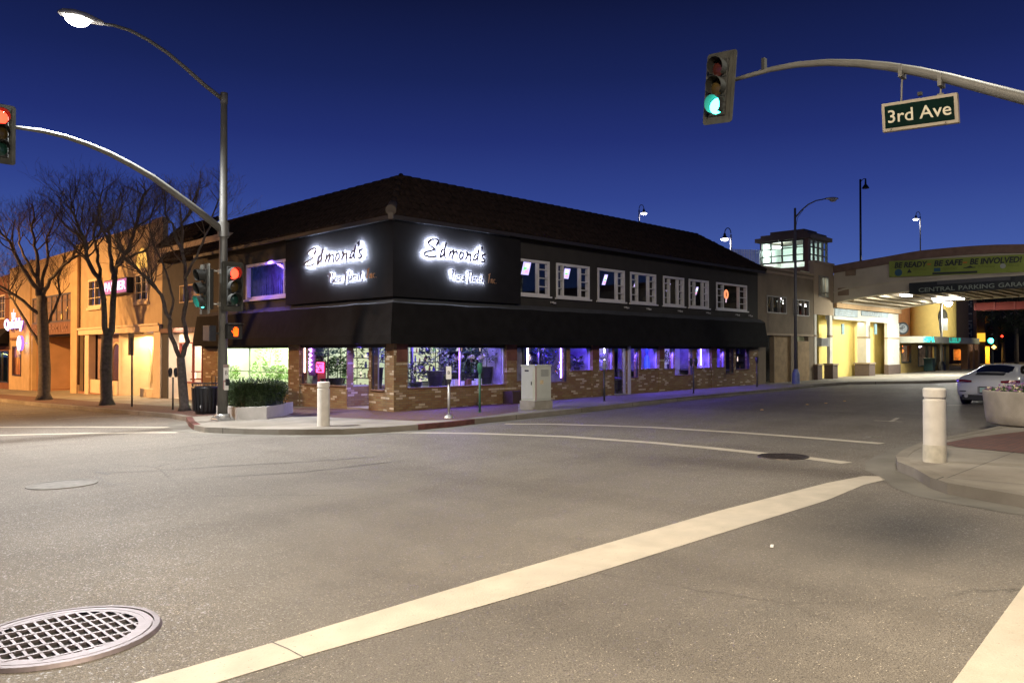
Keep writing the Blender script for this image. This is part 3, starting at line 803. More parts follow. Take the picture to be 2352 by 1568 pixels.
# pedestrian signal with the raised hand
zc = onY(537, 762, PY).z; pc = onY(540, 762, PY - .28)
mb = MB(); mb.obox((pc.x, pc.y + .1, zc), (.21, 0, 0), (0, .1, 0), (0, 0, .2)); mb.obox((pc.x, pc.y - .02, zc + .21), (.22, 0, 0), (0, .11, 0), (0, 0, .012))
mb.tube([(PX, PY, zc + .08), (pc.x, PY - .05, zc + .08)], .03, 8)
ph = mb.build('pedestrian_signal', M_HOUS, mast, bevel=.012, label='small pedestrian signal showing an orange raised hand')
M_HAND = emat('hand_orange', (1, .1, .004), 3.2)
mb = MB(); yy = pc.y - .004; hx, hz = pc.x + .02, zc
mb.poly([(hx - .06, yy, hz - .13), (hx + .06, yy, hz - .13), (hx + .075, yy, hz + .0), (hx - .075, yy, hz + .0)])
for k, L_ in ((-.06, .09), (-.021, .13), (.019, .125), (.058, .09)): mb.box(hx + k - .016, hx + k + .016, yy - .003, yy, hz, hz + L_)
mb.poly([(hx - .075, yy - .001, hz - .02), (hx - .055, yy - .001, hz - .07), (hx - .125, yy - .001, hz + .01), (hx - .13, yy - .001, hz + .035)])
mb.build('hand_symbol', M_HAND, ph)
# second, unlit pedestrian head behind the pole, push button and small signs
z2 = onY(485, 765, PY).z; mb = MB(); mb.obox((PX - .32, PY + .12, z2), (.1, 0, 0), (0, .2, 0), (0, 0, .21)); mb.tube([(PX, PY, z2), (PX - .3, PY + .08, z2)], .03, 8)
mb.build('pedestrian_signal', M_BLACK, mast, bevel=.01, label='unlit black pedestrian signal turned to the other street')
def pole_plate(py, w, h, m, dx=.02, name='notice_plate', off=.13):
    z = onY(514, py, PY).z; mb = MB(); mb.obox((PX + dx, PY - off, z), (w / 2, 0, 0), (0, .006, 0), (0, 0, h / 2)); return mb.build(name, m, mast), z
pole_plate(882 - 0, .001 + .12, .26, mat('pink_plate', (.42, .25, .24), .6), .02)[0]
pole_plate(886, .12, .22, M_WHITE, .04, off=.139)
o, z = pole_plate(845, .15, .2, mat('dull_plate', (.3, .22, .2), .6), .03)
o, z = pole_plate(858, .14, .34, M_WHITE, .03, 'button_sign', .141)
textmesh('button_text', 'B', .16, M_BLACK, o, (PX + .03, PY - .149, z + .02), (1, 0, 0), (0, 0, 1), .001)
mb = MB(); z = onY(514, 877, PY).z; mb.obox((PX + .06, PY - .16, z), (.05, 0, 0), (0, .04, 0), (0, 0, .09)); mb.lathe((PX + .06, PY - .22, z), [(.03, 0), (.03, .02)], 10)
mb.build('push_button', M_BLACK, mast, bevel=.008)
light('lamp_light', 'SPOT', (LA.x, LA.y, LA.z - .3), 15000, (.97, .97, .98), mast, size=.25, direction=(-.15, -.4, -1), spot=142, blend=.9)

# --- mast arm from the near right corner with green signal and street name sign
RX = 13.2; ry0 = 1.0
base = Vector((RX, ry0, g(RX, ry0) + KH))
rm = thing('signal_mast', 'curved grey mast arm with a green signal reaching over the street from the right', 'traffic signal', base)
ap = carm([(1686, 184), (1720, 174), (1770, 160), (1830, 149), (1900, 144), (1970, 146), (2040, 153), (2110, 165), (2180, 181), (2260, 202), (2352, 226)], X=RX)
d_ = (ap[-1] - ap[-2]).normalized(); ap2 = list(ap)
while ap2[-1].y > ry0 + .05: ap2.append(ap2[-1] + d_ * min(.5, (ap2[-1].y - ry0) / abs(d_.y) + .01))
mb = MB(); nA = len(ap2); mb.tube(ap2, [.036 + .075 * i / (nA - 1) for i in range(nA)], 14); mb.build('mast_arm', M_POLE, rm)
pole_shaft(rm, RX, ry0, base.z, 9.3, .16, .1, M_POLE)
mb = MB(); mb.lathe((RX, ry0, base.z - .01), [(.26, 0), (.26, .06), (.19, .08), (.18, .2)], 16); mb.build('base_plate', M_GALV, rm)
hc = onX(1651, 201, RX - .15); signal_head(rm, hc, (-1, 0, 0), R(-5), 1.0, 'g', 'signal head with bright green lit at the tip of the arm')
mb = MB(); q = onX(1755, 152, RX); mb.obox((RX, q.y, q.z + .03), (.05, 0, 0), (0, .035, 0), (0, 0, .11)); mb.obox((RX, q.y, q.z - .09), (.03, 0, 0), (0, .05, 0), (0, 0, .03)); mb.build('camera_sensor', M_HOUS, rm, bevel=.01)
for pxx, y0, y1 in ((2070, 152, 238), (2160, 172, 220)):
    mb = MB(); a, b = onX(pxx, y0, RX), onX(pxx, y1, RX); c_ = onX(pxx + 2, y0 + 14, RX)
    ring = [c_ + Vector((math.cos(t) * .1, math.sin(t) * .02, math.sin(t) * .1)) for t in [2 * math.pi * i / 14 for i in range(15)]]
    mb.tube(ring, .012, 6, cap=False); mb.obox(c_, (.105, 0, 0), (0, .03, 0), (0, 0, .1)); mb.tube([c_, b], .016, 8); mb.obox(b, (.03, 0, 0), (0, .045, 0), (0, 0, .03)); mb.build('hanger', M_POLE, rm, bevel=.006)
mb = MB(); q = onX(2113, 216, RX); mb.obox(q, (.03, 0, 0), (0, .03, 0), (0, 0, .025)); mb.build('sensor', M_HOUS, rm)
mb = MB(); mb.tube([(RX, ry0, 9.1), (RX + .6, ry0 + .8, 9.5), (RX + 1.2, ry0 + 1.7, 9.6)], .045, 8); mb.build('lamp_arm', M_POLE, rm)
luminaire(rm, (RX + 1.2, ry0 + 1.7, 9.6), (.6, .8, 0), 1.0); light('lamp_light', 'SPOT', (RX + 1.5, ry0 + 2.1, 9.3), 1300, (1, .95, .8), rm, size=.3, direction=(.3, .1, -1), spot=165, blend=.5)  # unseen lamp on this mast, added to brighten the parked car's rear
# street name sign
SX = RX - .04
TL, TR, BR, BL = [onX(x, y, SX) for x, y in ((2025, 241), (2201, 213), (2203, 283), (2030, 305))]
cc = (TL + TR + BR + BL) / 4; Rv = (TR - TL + BR - BL) / 4; Uv = (TL - BL + TR - BR) / 4; Nn = Vector((-1, 0, 0))
sg = thing('street_name_sign', 'hanging dark green street sign reading 3rd Ave in white letters', 'street sign', cc)
mb = MB(); mb.obox(cc, Rv, Uv, Nn * .04); mb.build('sign_case', mat('sign_white', (.27, .235, .175), .6, var=.08), sg, bevel=.008)
mb = MB(); mb.obox(cc + Nn * .041, Rv * .91, Uv * .78, Nn * .004); mb.build('sign_face', mat('sign_green', (.003, .012, .009), .8, var=.1, spec=.04), sg)
# small tick of one bolt on the case
mb = MB(); mb.obox(cc + Nn * .043 - Uv * .9 + Rv * .68, Rv.normalized() * .01, Uv.normalized() * .012, Nn * .004); mb.obox(cc + Nn * .043 - Uv * .9 - Rv * .75, Rv.normalized() * .01, Uv.normalized() * .012, Nn * .004); mb.build('bolt', M_IRON, sg)
textmesh('sign_text', '3rd Ave', Uv.length * 1.25, mat('sign_letter', (.5, .46, .34), .5, var=0), sg, cc + Nn * .047 - Uv * .04, Rv, Uv, .002, width=Rv.length * 1.66, bold=.002)

# --- mast on the near left corner, out of the frame: its lamp lights the foreground, its signal throws the soft shadow
nb = Vector((-3.2, 1.6, g(-3.2, 1.6)))
nm = thing('signal_mast', 'signal mast with warm street lamp standing on the near left corner', 'traffic signal', nb)
pole_shaft(nm, nb.x, nb.y, nb.z, 9.2, .16, .1, M_POLE)
mb = MB(); mb.tube([(nb.x, nb.y, 5.3), (-1, 1.6, 5.9), (1, 1.6, 6.1), (3.7, 1.6, 6.2)], [.1, .08, .06, .04], 10); mb.build('mast_arm', M_POLE, nm)
mb = MB(); mb.tube([(nb.x, nb.y, 9.0), (-2, 1.4, 9.5), (-.2, 1.1, 9.7), (1.0, .9, 9.7)], [.06, .05, .04, .035], 10); mb.build('lamp_arm', M_POLE, nm)
signal_head(nm, (3.8, 1.5, 6.05), (0, -1, 0), 0, .95, 'r', bp=False)
luminaire(nm, (1.0, .9, 9.7), (1, 0, 0), 1.1)
light('lamp_light', 'SPOT', (1.5, .9, 9.35), 9800, (1, .83, .62), nm, size=.5, direction=(.2, .2, -1), spot=172, blend=.45)

# --- unlit cobra lamp beyond the shop on the right street
b_ = onG(1828, 881, KH); cl = thing('street_lamp', 'unlit street lamp on a tall thin pole before the boarded brown building', 'street lamp', b_)
D = b_.dot(H)
tp = atd(1826, 478, D); M_LPOLE = mat('lamp_pole', (.12, .12, .12), .5, metal=.3)
pole_shaft(cl, b_.x, b_.y, b_.z, tp.z, .09, .055, M_LPOLE)
mb = MB(); mb.lathe((b_.x, b_.y, b_.z - .01), [(.2, 0), (.2, .5), (.15, .62), (.11, .75)], 8); mb.build('base_cover', mat('blue_base', (.16, .2, .42), .5, var=.2), cl)
lp = [atd(x, y, D) for x, y in ((1828, 498), (1840, 484), (1856, 470), (1874, 461), (1895, 457))]
mb = MB(); mb.tube(lp, [.04, .037, .034, .03, .028], 8); mb.tube([atd(x, y, D) for x, y in ((1828, 522), (1832, 500), (1845, 482))], .014, 6); mb.build('lamp_arm', M_LPOLE, cl)
luminaire(cl, lp[-1], (RT.x, RT.y, 0), .95, lit=False)

# --- shepherd-crook lamps on the garage roof and the tall floodlight mast
M_LH = emat('lamp_rose', (1, .93, 1), 22)
def crook(px, py0, pyb, dist, dirs, lit, label, pole_m, s=1.0, group='lamps on the garage roof deck'):
    """px: pole, py0: top of the crook, pyb: foot in the picture"""
    z1 = atd(px, py0, dist).z; p = atd(px, pyb, dist)
    t = thing('roof_lamp', label, 'street lamp', p, group)
    pole_shaft(t, p.x, p.y, p.z - .6, z1 - .5 * s, .07 * s, .06 * s, pole_m, n=10)
    mb = MB(); w = .42 * s; pts = []
    for i in range(9):
        a = math.pi * i / 8; q = p + RT * dirs * w * (1 - math.cos(a)) / 2 * 1.1; pts.append(Vector((q.x, q.y, z1 - .42 * s + math.sin(a) * .4 * s)))
    mb.tube(pts, .035 * s, 8); mb.build('crook_arm', M_BLACK, t)
    e = pts[-1]
    mb = MB(); mb.lathe((e.x, e.y, e.z - .42 * s), [(.3 * s, 0), (.27 * s, .06 * s), (.12 * s, .2 * s), (.08 * s, .42 * s)], 14); hd = mb.build('lamp_shade', M_BLACK, t)
    mb = MB(); mb.lathe((e.x, e.y, e.z - .56 * s), [(.05 * s, 0), (.2 * s, .03 * s), (.27 * s, .1 * s), (.28 * s, .14 * s)], 14); mb.build('lamp_bulb', M_LH if lit else M_DARK, hd)
    if lit: light('lamp_light', 'POINT', (e.x, e.y, e.z - .75 * s), 45, (1, .95, 1), t, size=.1)
    return t
M_LIGHTPOLE = mat('pale_pole', (.5, .5, .52), .5)
crook(1468, 470, 522, 47, 1, True, 'lit crook lamp rising behind the long tiled roof', M_BLACK, .62)
crook(1679, 523, 585, 58, -1, True, 'lit crook lamp on a pale pole left of the glass tower', M_LIGHTPOLE, 1.0)
crook(2114, 486, 580, 62, -1, True, 'lit crook lamp above the arched bridge and its banner', M_LPOLE, .72)
fl = atd(1977, 600, 56); t = thing('floodlight_mast', 'tall black unlit mast standing alone above the bridge end', 'light mast', fl, None)
zt = atd(1975, 412, 56).z; pole_shaft(t, fl.x, fl.y, fl.z - .8, zt, .085, .07, M_BLACK, n=8)
mb = MB(); mb.tube([Vector((fl.x, fl.y, zt - .2)) + RT * k * .1 + Vector((0, 0, .25 * math.sin(k * .5))) for k in range(5)], .03, 6)
e = Vector((fl.x, fl.y, zt)) + RT * .38; mb.lathe((e.x, e.y, e.z - .65), [(.26, 0), (.2, .12), (.07, .3), (.05, .7)], 12); mb.build('lamp_head', M_BLACK, t)

# unseen street lamp on the near kerb, added to brighten the bridge banner
lx, ly = 37.0, 2.6; b_ = Vector((lx, ly, g(lx, ly) + KH)); t = thing('street_lamp', 'added unseen street lamp on the near kerb of the right street before the bridge', 'street lamp', b_)
pole_shaft(t, lx, ly, b_.z, 8.2, .12, .07, M_LPOLE); mb = MB(); mb.tube([(lx, ly, 8.0), (lx, ly + .8, 8.5), (lx, ly + 1.6, 8.6)], .04, 8); mb.build('lamp_arm', M_LPOLE, t)
luminaire(t, (lx, ly + 1.6, 8.6), (0, 1, 0), .95); light('lamp_light', 'SPOT', (lx, ly + 2.0, 8.3), 1000, (1, .93, .7), t, size=.2, direction=(.25, .1, -1), spot=170, blend=.5)
# ------------------------------------------------------------------ the corner flower shop
M_BRICK = brickmat('shop_brick', (.22, .115, .05), (.27, .19, .085), (.14, .11, .075), pale=(.52, .42, .29), bw=.26, bh=.075)
M_UPW = mat('upper_wall', (.024, .021, .016), .85, var=.2, vscale=2)
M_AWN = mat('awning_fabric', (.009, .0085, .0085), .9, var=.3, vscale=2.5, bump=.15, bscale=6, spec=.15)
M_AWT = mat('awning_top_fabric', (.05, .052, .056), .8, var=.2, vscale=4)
M_SIGNP = mat('sign_panel_paint', (.011, .0105, .0115), .85, var=.15, spec=.12)
M_FRAME = mat('window_frame_paint', (.58, .56, .54), .55, var=.06)
M_GLASS = glassmat('window_glass', (.92, .95, 1), .07)
M_TILE = mat('roof_tile', (.016, .0095, .0075), .9, var=.5, spec=.2, vscale=7, bump=.3)
M_INT = mat('interior_dark', (.03, .028, .03), .8, var=.2)
M_SILL = mat('brick_sill', (.22, .12, .08), .8, var=.2)
XE = FR.a(1741)              # right end of the shop
YE = FL.a(466)               # left end
ZE = 5.78                    # eave
shop = thing('flower_shop', 'black two storey corner shop with tiled roof and brick ground floor', 'building', (XC, YC, g(XC, YC) + KH))
ZA0, ZA1 = FR.z(905, 790), FR.z(905, 683)      # awning bottom and top
SILL = .54
# --- upper walls
WZ0, WZ1 = 3.70, 4.98
upw = [(1189, 1261), (1277, 1353), (1372, 1434), (1447, 1506), (1523, 1570.5), (1582, 1627), (1645, 1715)]
uops = [(FR.a(a), FR.a(b), WZ0, WZ1) for a, b in upw]
lw0, lw1 = FL.a(667), FL.a(566)
mb = MB()
FR.wall(mb, XC - .0, XE, ZA0 - .1, ZE + .3, uops)
FL.wall(mb, YC + .25, YE, ZA0 - .1, ZE + .3, [(FL.a(668 + 45), lw1, WZ0, WZ1 + .08)])
mb.build('upper_wall', M_UPW, shop)
# --- brick ground floor
gz = -1.2
def zb(px, py, f=FR): return f.z(px, py)
gops = [(FR.a(936), FR.a(1160), SILL, 2.4), (FR.a(1186), FR.a(1206), .62, 2.4), (FR.a(1206), FR.a(1303), SILL, 2.4), (FR.a(1310), FR.a(1358), .95, 2.4), (FR.a(1375), FR.a(1408), .95, 2.4),
        (FR.a(1411), FR.a(1440), g(20, YC) + KH, 2.4), (FR.a(1446), FR.a(1467), .6, 2.4), (FR.a(1473), FR.a(1511), .95, 2.4), (FR.a(1525), FR.a(1549), .92, 2.4), (FR.a(1550), FR.a(1592), .62, 2.4),
        (FR.a(1600), FR.a(1632), .92, 2.4), (FR.a(1645), FR.a(1664), .92, 2.4), (FR.a(1667), FR.a(1686), .62, 2.4), (FR.a(1690), FR.a(1722), .8, 2.4)]
mb = MB(); FR.wall(mb, XC, XE, gz, ZA0 - .1, gops)
lops = [(FL.a(664), FL.a(500), .3, 2.4), (FL.a(796), FL.a(691), SILL, 2.4), (FL.a(847), FL.a(797), g(XC, 22) + KH, 2.4), (FL.a(884), FL.a(852), .47, 2.4)]
FL.wall(mb, YC + .25, YE, gz, ZA0 - .1, lops)
# recess jambs of the entry
FL.box(mb, FL.a(797) , FL.a(797) + .25, gz, SILL, -1.7, -.25); FL.box(mb, FL.a(847) - .25, FL.a(847), gz, .47, -1.7, -.25)
# pilasters standing a little proud
FR.box(mb, XC - .05, FR.a(934), gz, 1.95, .0, .05); FL.box(mb, YC, YC + .35, gz, 1.95, .0, .05)
for a_, b_ in ((1161, 1185), (1358.5, 1374), (1512, 1524), (1633, 1644.5)): FR.box(mb, FR.a(a_), FR.a(b_), gz, 1.95, 0, .05)
FL.box(mb, FL.a(690), FL.a(665), gz, 1.95, 0, .05)
mb.build('brick_wall', M_BRICK, shop)
# dark upper part of the piers, under the awning
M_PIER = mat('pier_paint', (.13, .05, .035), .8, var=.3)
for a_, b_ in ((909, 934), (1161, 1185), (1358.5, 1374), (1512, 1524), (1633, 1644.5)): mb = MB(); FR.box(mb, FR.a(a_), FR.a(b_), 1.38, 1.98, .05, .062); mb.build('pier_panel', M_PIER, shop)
for o in gops:
    if o[2] > .3: mb = MB(); FR.box(mb, o[0] + .002, o[1] - .002, o[2] - .002, o[2] + .03, -.1, .05); mb.build('sill', M_SILL, shop)
for o in (lops[1], lops[3]): mb = MB(); FL.box(mb, o[0] + .002, o[1] - .002, o[2] - .002, o[2] + .03, -.1, .05); mb.build('sill', M_SILL, shop)

# --- awning: continuous fabric box round both fronts, sloping top
def awn_ring(p, z): # outline offset by p
    return [(XC - p, YE), (XC - p, YC - p), (XE + .25, YC - p)]
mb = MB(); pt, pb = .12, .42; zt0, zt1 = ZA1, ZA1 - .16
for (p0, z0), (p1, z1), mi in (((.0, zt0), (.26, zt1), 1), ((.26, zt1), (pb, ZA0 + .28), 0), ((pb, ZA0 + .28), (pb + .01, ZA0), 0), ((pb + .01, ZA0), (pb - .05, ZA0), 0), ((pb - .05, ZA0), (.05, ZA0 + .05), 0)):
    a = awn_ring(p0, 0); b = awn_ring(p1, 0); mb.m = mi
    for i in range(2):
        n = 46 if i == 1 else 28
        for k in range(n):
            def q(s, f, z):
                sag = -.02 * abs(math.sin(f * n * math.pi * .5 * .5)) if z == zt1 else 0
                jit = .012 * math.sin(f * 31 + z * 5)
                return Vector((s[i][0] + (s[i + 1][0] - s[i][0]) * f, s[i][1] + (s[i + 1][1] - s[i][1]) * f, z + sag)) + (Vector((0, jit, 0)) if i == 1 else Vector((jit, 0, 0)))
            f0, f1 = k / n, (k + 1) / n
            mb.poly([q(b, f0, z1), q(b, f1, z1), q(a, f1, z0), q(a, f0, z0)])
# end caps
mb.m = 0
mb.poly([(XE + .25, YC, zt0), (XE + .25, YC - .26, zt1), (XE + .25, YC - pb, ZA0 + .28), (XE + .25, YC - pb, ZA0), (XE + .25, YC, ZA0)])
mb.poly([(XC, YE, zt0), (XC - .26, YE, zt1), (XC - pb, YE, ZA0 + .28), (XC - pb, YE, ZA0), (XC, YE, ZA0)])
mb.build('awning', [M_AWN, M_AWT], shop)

# --- sign panels (projecting boxes at the corner)
SZ0, SZ1 = ZA1 + .02, FR.z(905, 481); sd = .22
mb = MB(); FR.box(mb, XC - sd, FR.a(1186), SZ0, 5.66, .0, sd); mb.build('sign_panel', M_SIGNP, shop)
mb = MB(); FL.box(mb, YC + .0, FL.a(668), SZ0, 5.66, .0, sd - .003); mb.build('sign_panel', M_SIGNP, shop)
mb = MB(); FR.box(mb, XC - sd - .02, FR.a(1160), 5.66, 5.70, .0, sd + .02); FL.box(mb, YC - sd + .0, FL.a(668), 5.661, 5.699, 0, sd + .017)
mb.build('metal_flashing', mat('flashing', (.16, .18, .22), .4, metal=.5), shop)

# --- tiled mansard roof with barrel tiles, eave soffit and ridge cap
def tiled(mb, o, ad, ud, na, nu, wa, wu, clip=None):
    """barrel tiles: o origin at the eave, ad along, ud up the slope, nrm lifts the barrels"""
    ad, ud = Vector(ad).normalized(), Vector(ud).normalized(); nrm = ad.cross(ud)
    if nrm.z < 0: nrm = -nrm
    K = 6
    for j in range(nu):
        for i in range(na):
            s0 = i * wa; lift0 = random.uniform(-.008, .008)
            row = []
            for k in range(K + 1):
                th = math.pi * k / K; aa = s0 + wa * k / K; hh = .075 * math.sin(th)
                lo = o + ad * aa + ud * (j * wu - .03) + nrm * (hh + .035 + lift0); hi = o + ad * aa + ud * ((j + 1) * wu) + nrm * (hh + .0 + lift0)
                row.append((lo, hi))
            mid = o + ad * (s0 + wa / 2) + ud * (j + .5) * wu
            if clip and not clip(mid): continue
            for k in range(K): mb.poly([row[k][0], row[k + 1][0], row[k + 1][1], row[k][1]])
            mb.poly([row[0][0] - nrm * .04] + [r_[0] for r_ in row] + [row[-1][0] - nrm * .04])
ov, ins, ZR = .42, .95, 7.28
slopeR = Vector((0, ov + ins, ZR - ZE)); slopeL = Vector((ov + ins, 0, ZR - ZE)); SL = slopeR.length
HX = XE - 4.2   # the right hip starts here
mb = MB(); nu = 6
clipR = lambda p: (p.x - (XC - ov)) > (p.y - (YC - ov)) - .05 and (p.x < HX + (ZR - p.z) / (ZR - ZE) * (XE - HX) * 1.0 + .1)
clipL = lambda p: (p.y - (YC - ov)) > (p.x - (XC - ov)) - .05
LR = XE - XC + ov; LL = YE + 4 - YC + ov
tiled(mb, Vector((XC - ov, YC - ov, ZE)), (1, 0, 0), slopeR, int(LR / .27) + 1, nu, .27, SL / nu, clipR)
tiled(mb, Vector((XC - ov, YC - ov, ZE)), (0, 1, 0), slopeL, int(LL / .27), nu, .27, SL / nu, clipL)
# solid deck beneath the tiles
def deck(pts): mb.poly(pts)
e = ov; y0, y1, x0, x1 = YC - ov, YC + ins, XC - ov, XC + ins
deck([(x0, y0, ZE), (XE, y0, ZE), (HX, y1, ZR - .02), (x1, y1, ZR - .02)])
deck([(x0, YE + 4, ZE), (x0, y0, ZE), (x1, y1, ZR - .02), (x1, YE + 4, ZR - .02)])
deck([(XE, y0, ZE), (XE, YC + 9, ZE), (HX, YC + 9, ZR - .02), (HX, y1, ZR - .02)])
deck([(x1, y1, ZR - .03), (HX, y1, ZR - .03), (HX, YC + 9, ZR - .03), (x1, YC + 9, ZR - .03)]); deck([(x1, YC + 9, ZR - .03), (x1 + 6, YC + 9, ZR - .03), (x1 + 6, YE + 4, ZR - .03), (x1, YE + 4, ZR - .03)])
deck([(x0, y0, ZE - .01), (x0, YC + .0, ZE - .01), (XE, YC, ZE - .01), (XE, y0, ZE - .01)]); deck([(x0, YC, ZE - .01), (x0, YE + 4, ZE - .01), (XC, YE + 4, ZE - .01), (XC, YC, ZE - .01)])
roof = mb.build('roof', M_TILE, shop)
mb = MB()
def ridge(a, b, n):
    a, b = Vector(a), Vector(b)
    for i in range(n):
        p, q = a.lerp(b, i / n), a.lerp(b, (i + 1.12) / n); mb.tube([p, q], [.115, .085], 8)
ridge((HX, y1, ZR), (x1, y1, ZR), 46); ridge((x1, YE + 4, ZR), (x1, y1, ZR), 34); ridge((x0 - .02, y0 - .02, ZE + .08), (x1, y1, ZR + .05), 6); ridge((XE, y0, ZE + .05), (HX, y1, ZR), 11)
mb.build('ridge_cap', M_TILE, roof)
mb = MB(); cpt = Vector((x0 - .03, y0 - .03, ZE + .12)); mb.tube([cpt + Vector((.25, .25, .22)), cpt, cpt - Vector((.06, .06, .04))], [.13, .15, .16], 12); mb.obox(cpt - Vector((0, 0, .2)), (.09, .09, 0), (-.05, .05, 0), (0, 0, .1))
mb.build('hip_cap', mat('cap_clay', (.07, .055, .045), .7), roof)
mb = MB(); FR.box(mb, XC - ov, XE, ZE - .14, ZE - .02, ov - .04, ov + .02); FL.box(mb, YC - ov, YE, ZE - .14, ZE - .02, ov - .04, ov + .02)
mb.build('gutter_board', mat('gutter_dark', (.02, .016, .014), .6), shop)

# --- upper windows
muls = [((.64,),), ((.2, .72),), ((.72,),), ((.28, .72),), ((.3, .72),), ((.3, .72),), ((.22, .74),)]
for i, o in enumerate(uops):
    m = muls[i][0]; tr = []
    for zt in (4.05, 4.36, 4.67):
        if len(m) == 2: tr.append((zt, 0, m[0])); tr.append((zt, m[1], 1))
        else: tr.append((zt, m[0], 1))
    window(FR, shop, o[0], o[1], o[2], o[3], M_FRAME, M_GLASS, .085, m, tr, sill=.06)
M_FR2 = mat('window_frame_lilac', (.45, .40, .44), .55)
window(FL, shop, FL.a(713), lw1, WZ0, WZ1 + .08, M_FR2, M_GLASS, .1, (.28, .38), [(4.1, .28, .38), (4.4, .28, .38), (4.7, .28, .38), (4.1, 0, .28), (4.4, 0, .28), (4.7, 0, .28)], sill=.07, label='wide window glowing purple with tinsel strands')
# dark rooms behind: floor slab, back partitions
mb = MB()
mb.box(XC + .25, XE - .2, YC + 3.2, YC + 3.3, 3.2, 5.6); mb.box(XC + .25, XE - .2, YC + .25, YC + 3.2, 5.5, 5.58); mb.box(XC + .25, XE - .2, YC + .25, YC + 3.2, 3.1, 3.2)
mb.box(XC + 3.2, XC + 3.3, YC + 3.3, YE, 3.2, 5.6); mb.box(XC + .25, XC + 3.2, YC + 3.3, YE, 3.1, 3.2); mb.box(XC + .25, XC + 3.2, YC + 3.3, YE, 5.5, 5.58)
mb.box(XE - .2, XE, YC + .25, YC + 9, gz, ZE + .2); mb.box(XC + .25, XC + 3.3, YE - .2, YE, 3.2, 5.5)
mb.build('upper_room', M_INT, shop)
# wall lights under the upper windows
M_DL = emat('small_spot_bulb', (1, .95, .95), 1.2)
for px in (1266, 1435, 1486, 1558, 1623, 1690, 1720):
    z = 3.5; a = FR.a(px); mb = MB(); mb.obox(FR.P(a, z, .05), (.05, 0, 0), (0, .05, 0), (0, 0, .03)); mb.obox(FR.P(a + .05, z - .03, .13), (.03, 0, 0), (0, .05, 0), (0, 0, .03)); f = mb.build('wall_light', mat('fixture_grey', (.35, .34, .33), .4), shop)

# --- ground floor frames, panes and doors
M_FPUR = mat('lilac_frame', (.42, .40, .48), .5, var=.05); M_FDK = mat('dark_frame', (.06, .055, .06), .5)
gm = [(.53,), (), (.35,), (), (), (), (), (), (), (), (), (), (), ()]
for i, o in enumerate(gops):
    if i in (5,):  # the shop door: tall glazed leaf
        window(FR, shop, o[0], o[1], o[2], o[3], mat('door_frame', (.5, .48, .45), .5), M_GLASS, .07, (), (), d=-.06, depth=-.16).name = 'door'
        continue
    window(FR, shop, o[0], o[1], o[2], o[3], M_FPUR if i in (0, 3, 4, 7, 8, 10, 11) else M_FDK, M_GLASS, .035, gm[i], (), d=-.05, depth=-.12)
zmid = FL.z(580, 853)
window(FL, shop, lops[0][0], lops[0][1], .3, 2.4, mat('green_frame', (.25, .28, .22), .5), M_GLASS, .035, ((.545, .03),), (zmid, ), d=-.05, depth=-.12, muntin=.03)
window(FL, shop, lops[1][0], lops[1][1], SILL, 2.4, M_FDK, M_GLASS, .03, ((.42, .02),), (), d=-.05, depth=-.1)
window(FL, shop, lops[3][0], lops[3][1], .47, 2.4, M_FDK, M_GLASS, .03, (), (), d=-.05, depth=-.1)
for a_, zz_ in ((FL.a(797) + .12, SILL), (FL.a(847) - .12, .47)):
    mb = MB(); mb.box(XC + .26, XC + .30, a_ - .02, a_ + .02, zz_, 2.35); mb.box(XC + 1.62, XC + 1.66, a_ - .02, a_ + .02, zz_, 2.35); mb.box(XC + .3, XC + 1.62, a_ - .02, a_ + .02, zz_, zz_ + .04); f_ = mb.build('window', M_FPUR, shop)
    mb = MB(); mb.poly([(XC + .3, a_, zz_ + .04), (XC + 1.62, a_, zz_ + .04), (XC + 1.62, a_, 2.35), (XC + .3, a_, 2.35)]); mb.build('pane', M_GLASS, f_)
# glazed entrance set back in the recess
FB = Fac('Y', XC + 1.7); da0, da1 = FL.a(847), FL.a(797)
window(FB, shop, da0, da1, g(XC, 22) + KH, 2.3, M_FDK, M_GLASS, .05, ((.5, .05),), (), d=.02, depth=-.05).name = 'door'
mb = MB(); z = g(XC, YC) + KH
mb.box(XC - .001, XC + 1.7, da0, da1, z - .3, z + .02); mb.build('entry_floor', mat('entry_tile', (.25, .2, .17), .5), shop)
# ground floor interior shell
ZC = 2.42
M_SHOPW = mat('shop_inner_wall', (.16, .15, .17), .8); M_SHOPG = mat('greenhouse_wall', (.62, .66, .5), .7, var=.15, vscale=2)
mb = MB(); fz = .1
mb.box(XC + .25, XE - .2, YC + .25, YC + 8, ZC, ZC + .08)            # ceiling
mb.box(XC + .25, XC + 8, YC + 8, YE, ZC, ZC + .08)
mb.box(XC + 2.6, XE - .2, YC + 3.0, YC + 3.1, gz, ZC)                  # back wall of the right front
mb.box(XC + 4.4, XC + 4.5, YC + 3.1, YE, gz, ZC)
mb.box(XC + .25, XE - .2, YC + .25, YC + 8, -.25, -.12)
mb.box(XC + .25, XC + 8, YC + 8, YE, -.5, -.4)
mb.build('ground_room', M_SHOPW, shop)
mb = MB(); gy0, gy1 = FL.a(676), YE - .3
mb.box(XC + 2.3, XC + 2.4, gy0, gy1, -.4, ZC); mb.box(XC + .26, XC + 2.3, gy0 - .1, gy0, -.4, ZC); mb.box(XC + .26, XC + 2.3, gy1 - .05, gy1, -.4, ZC); mb.box(XC + .26, XC + 2.3, gy0, gy1, -.1, .25)
mb.build('greenhouse_room', M_SHOPG, shop)
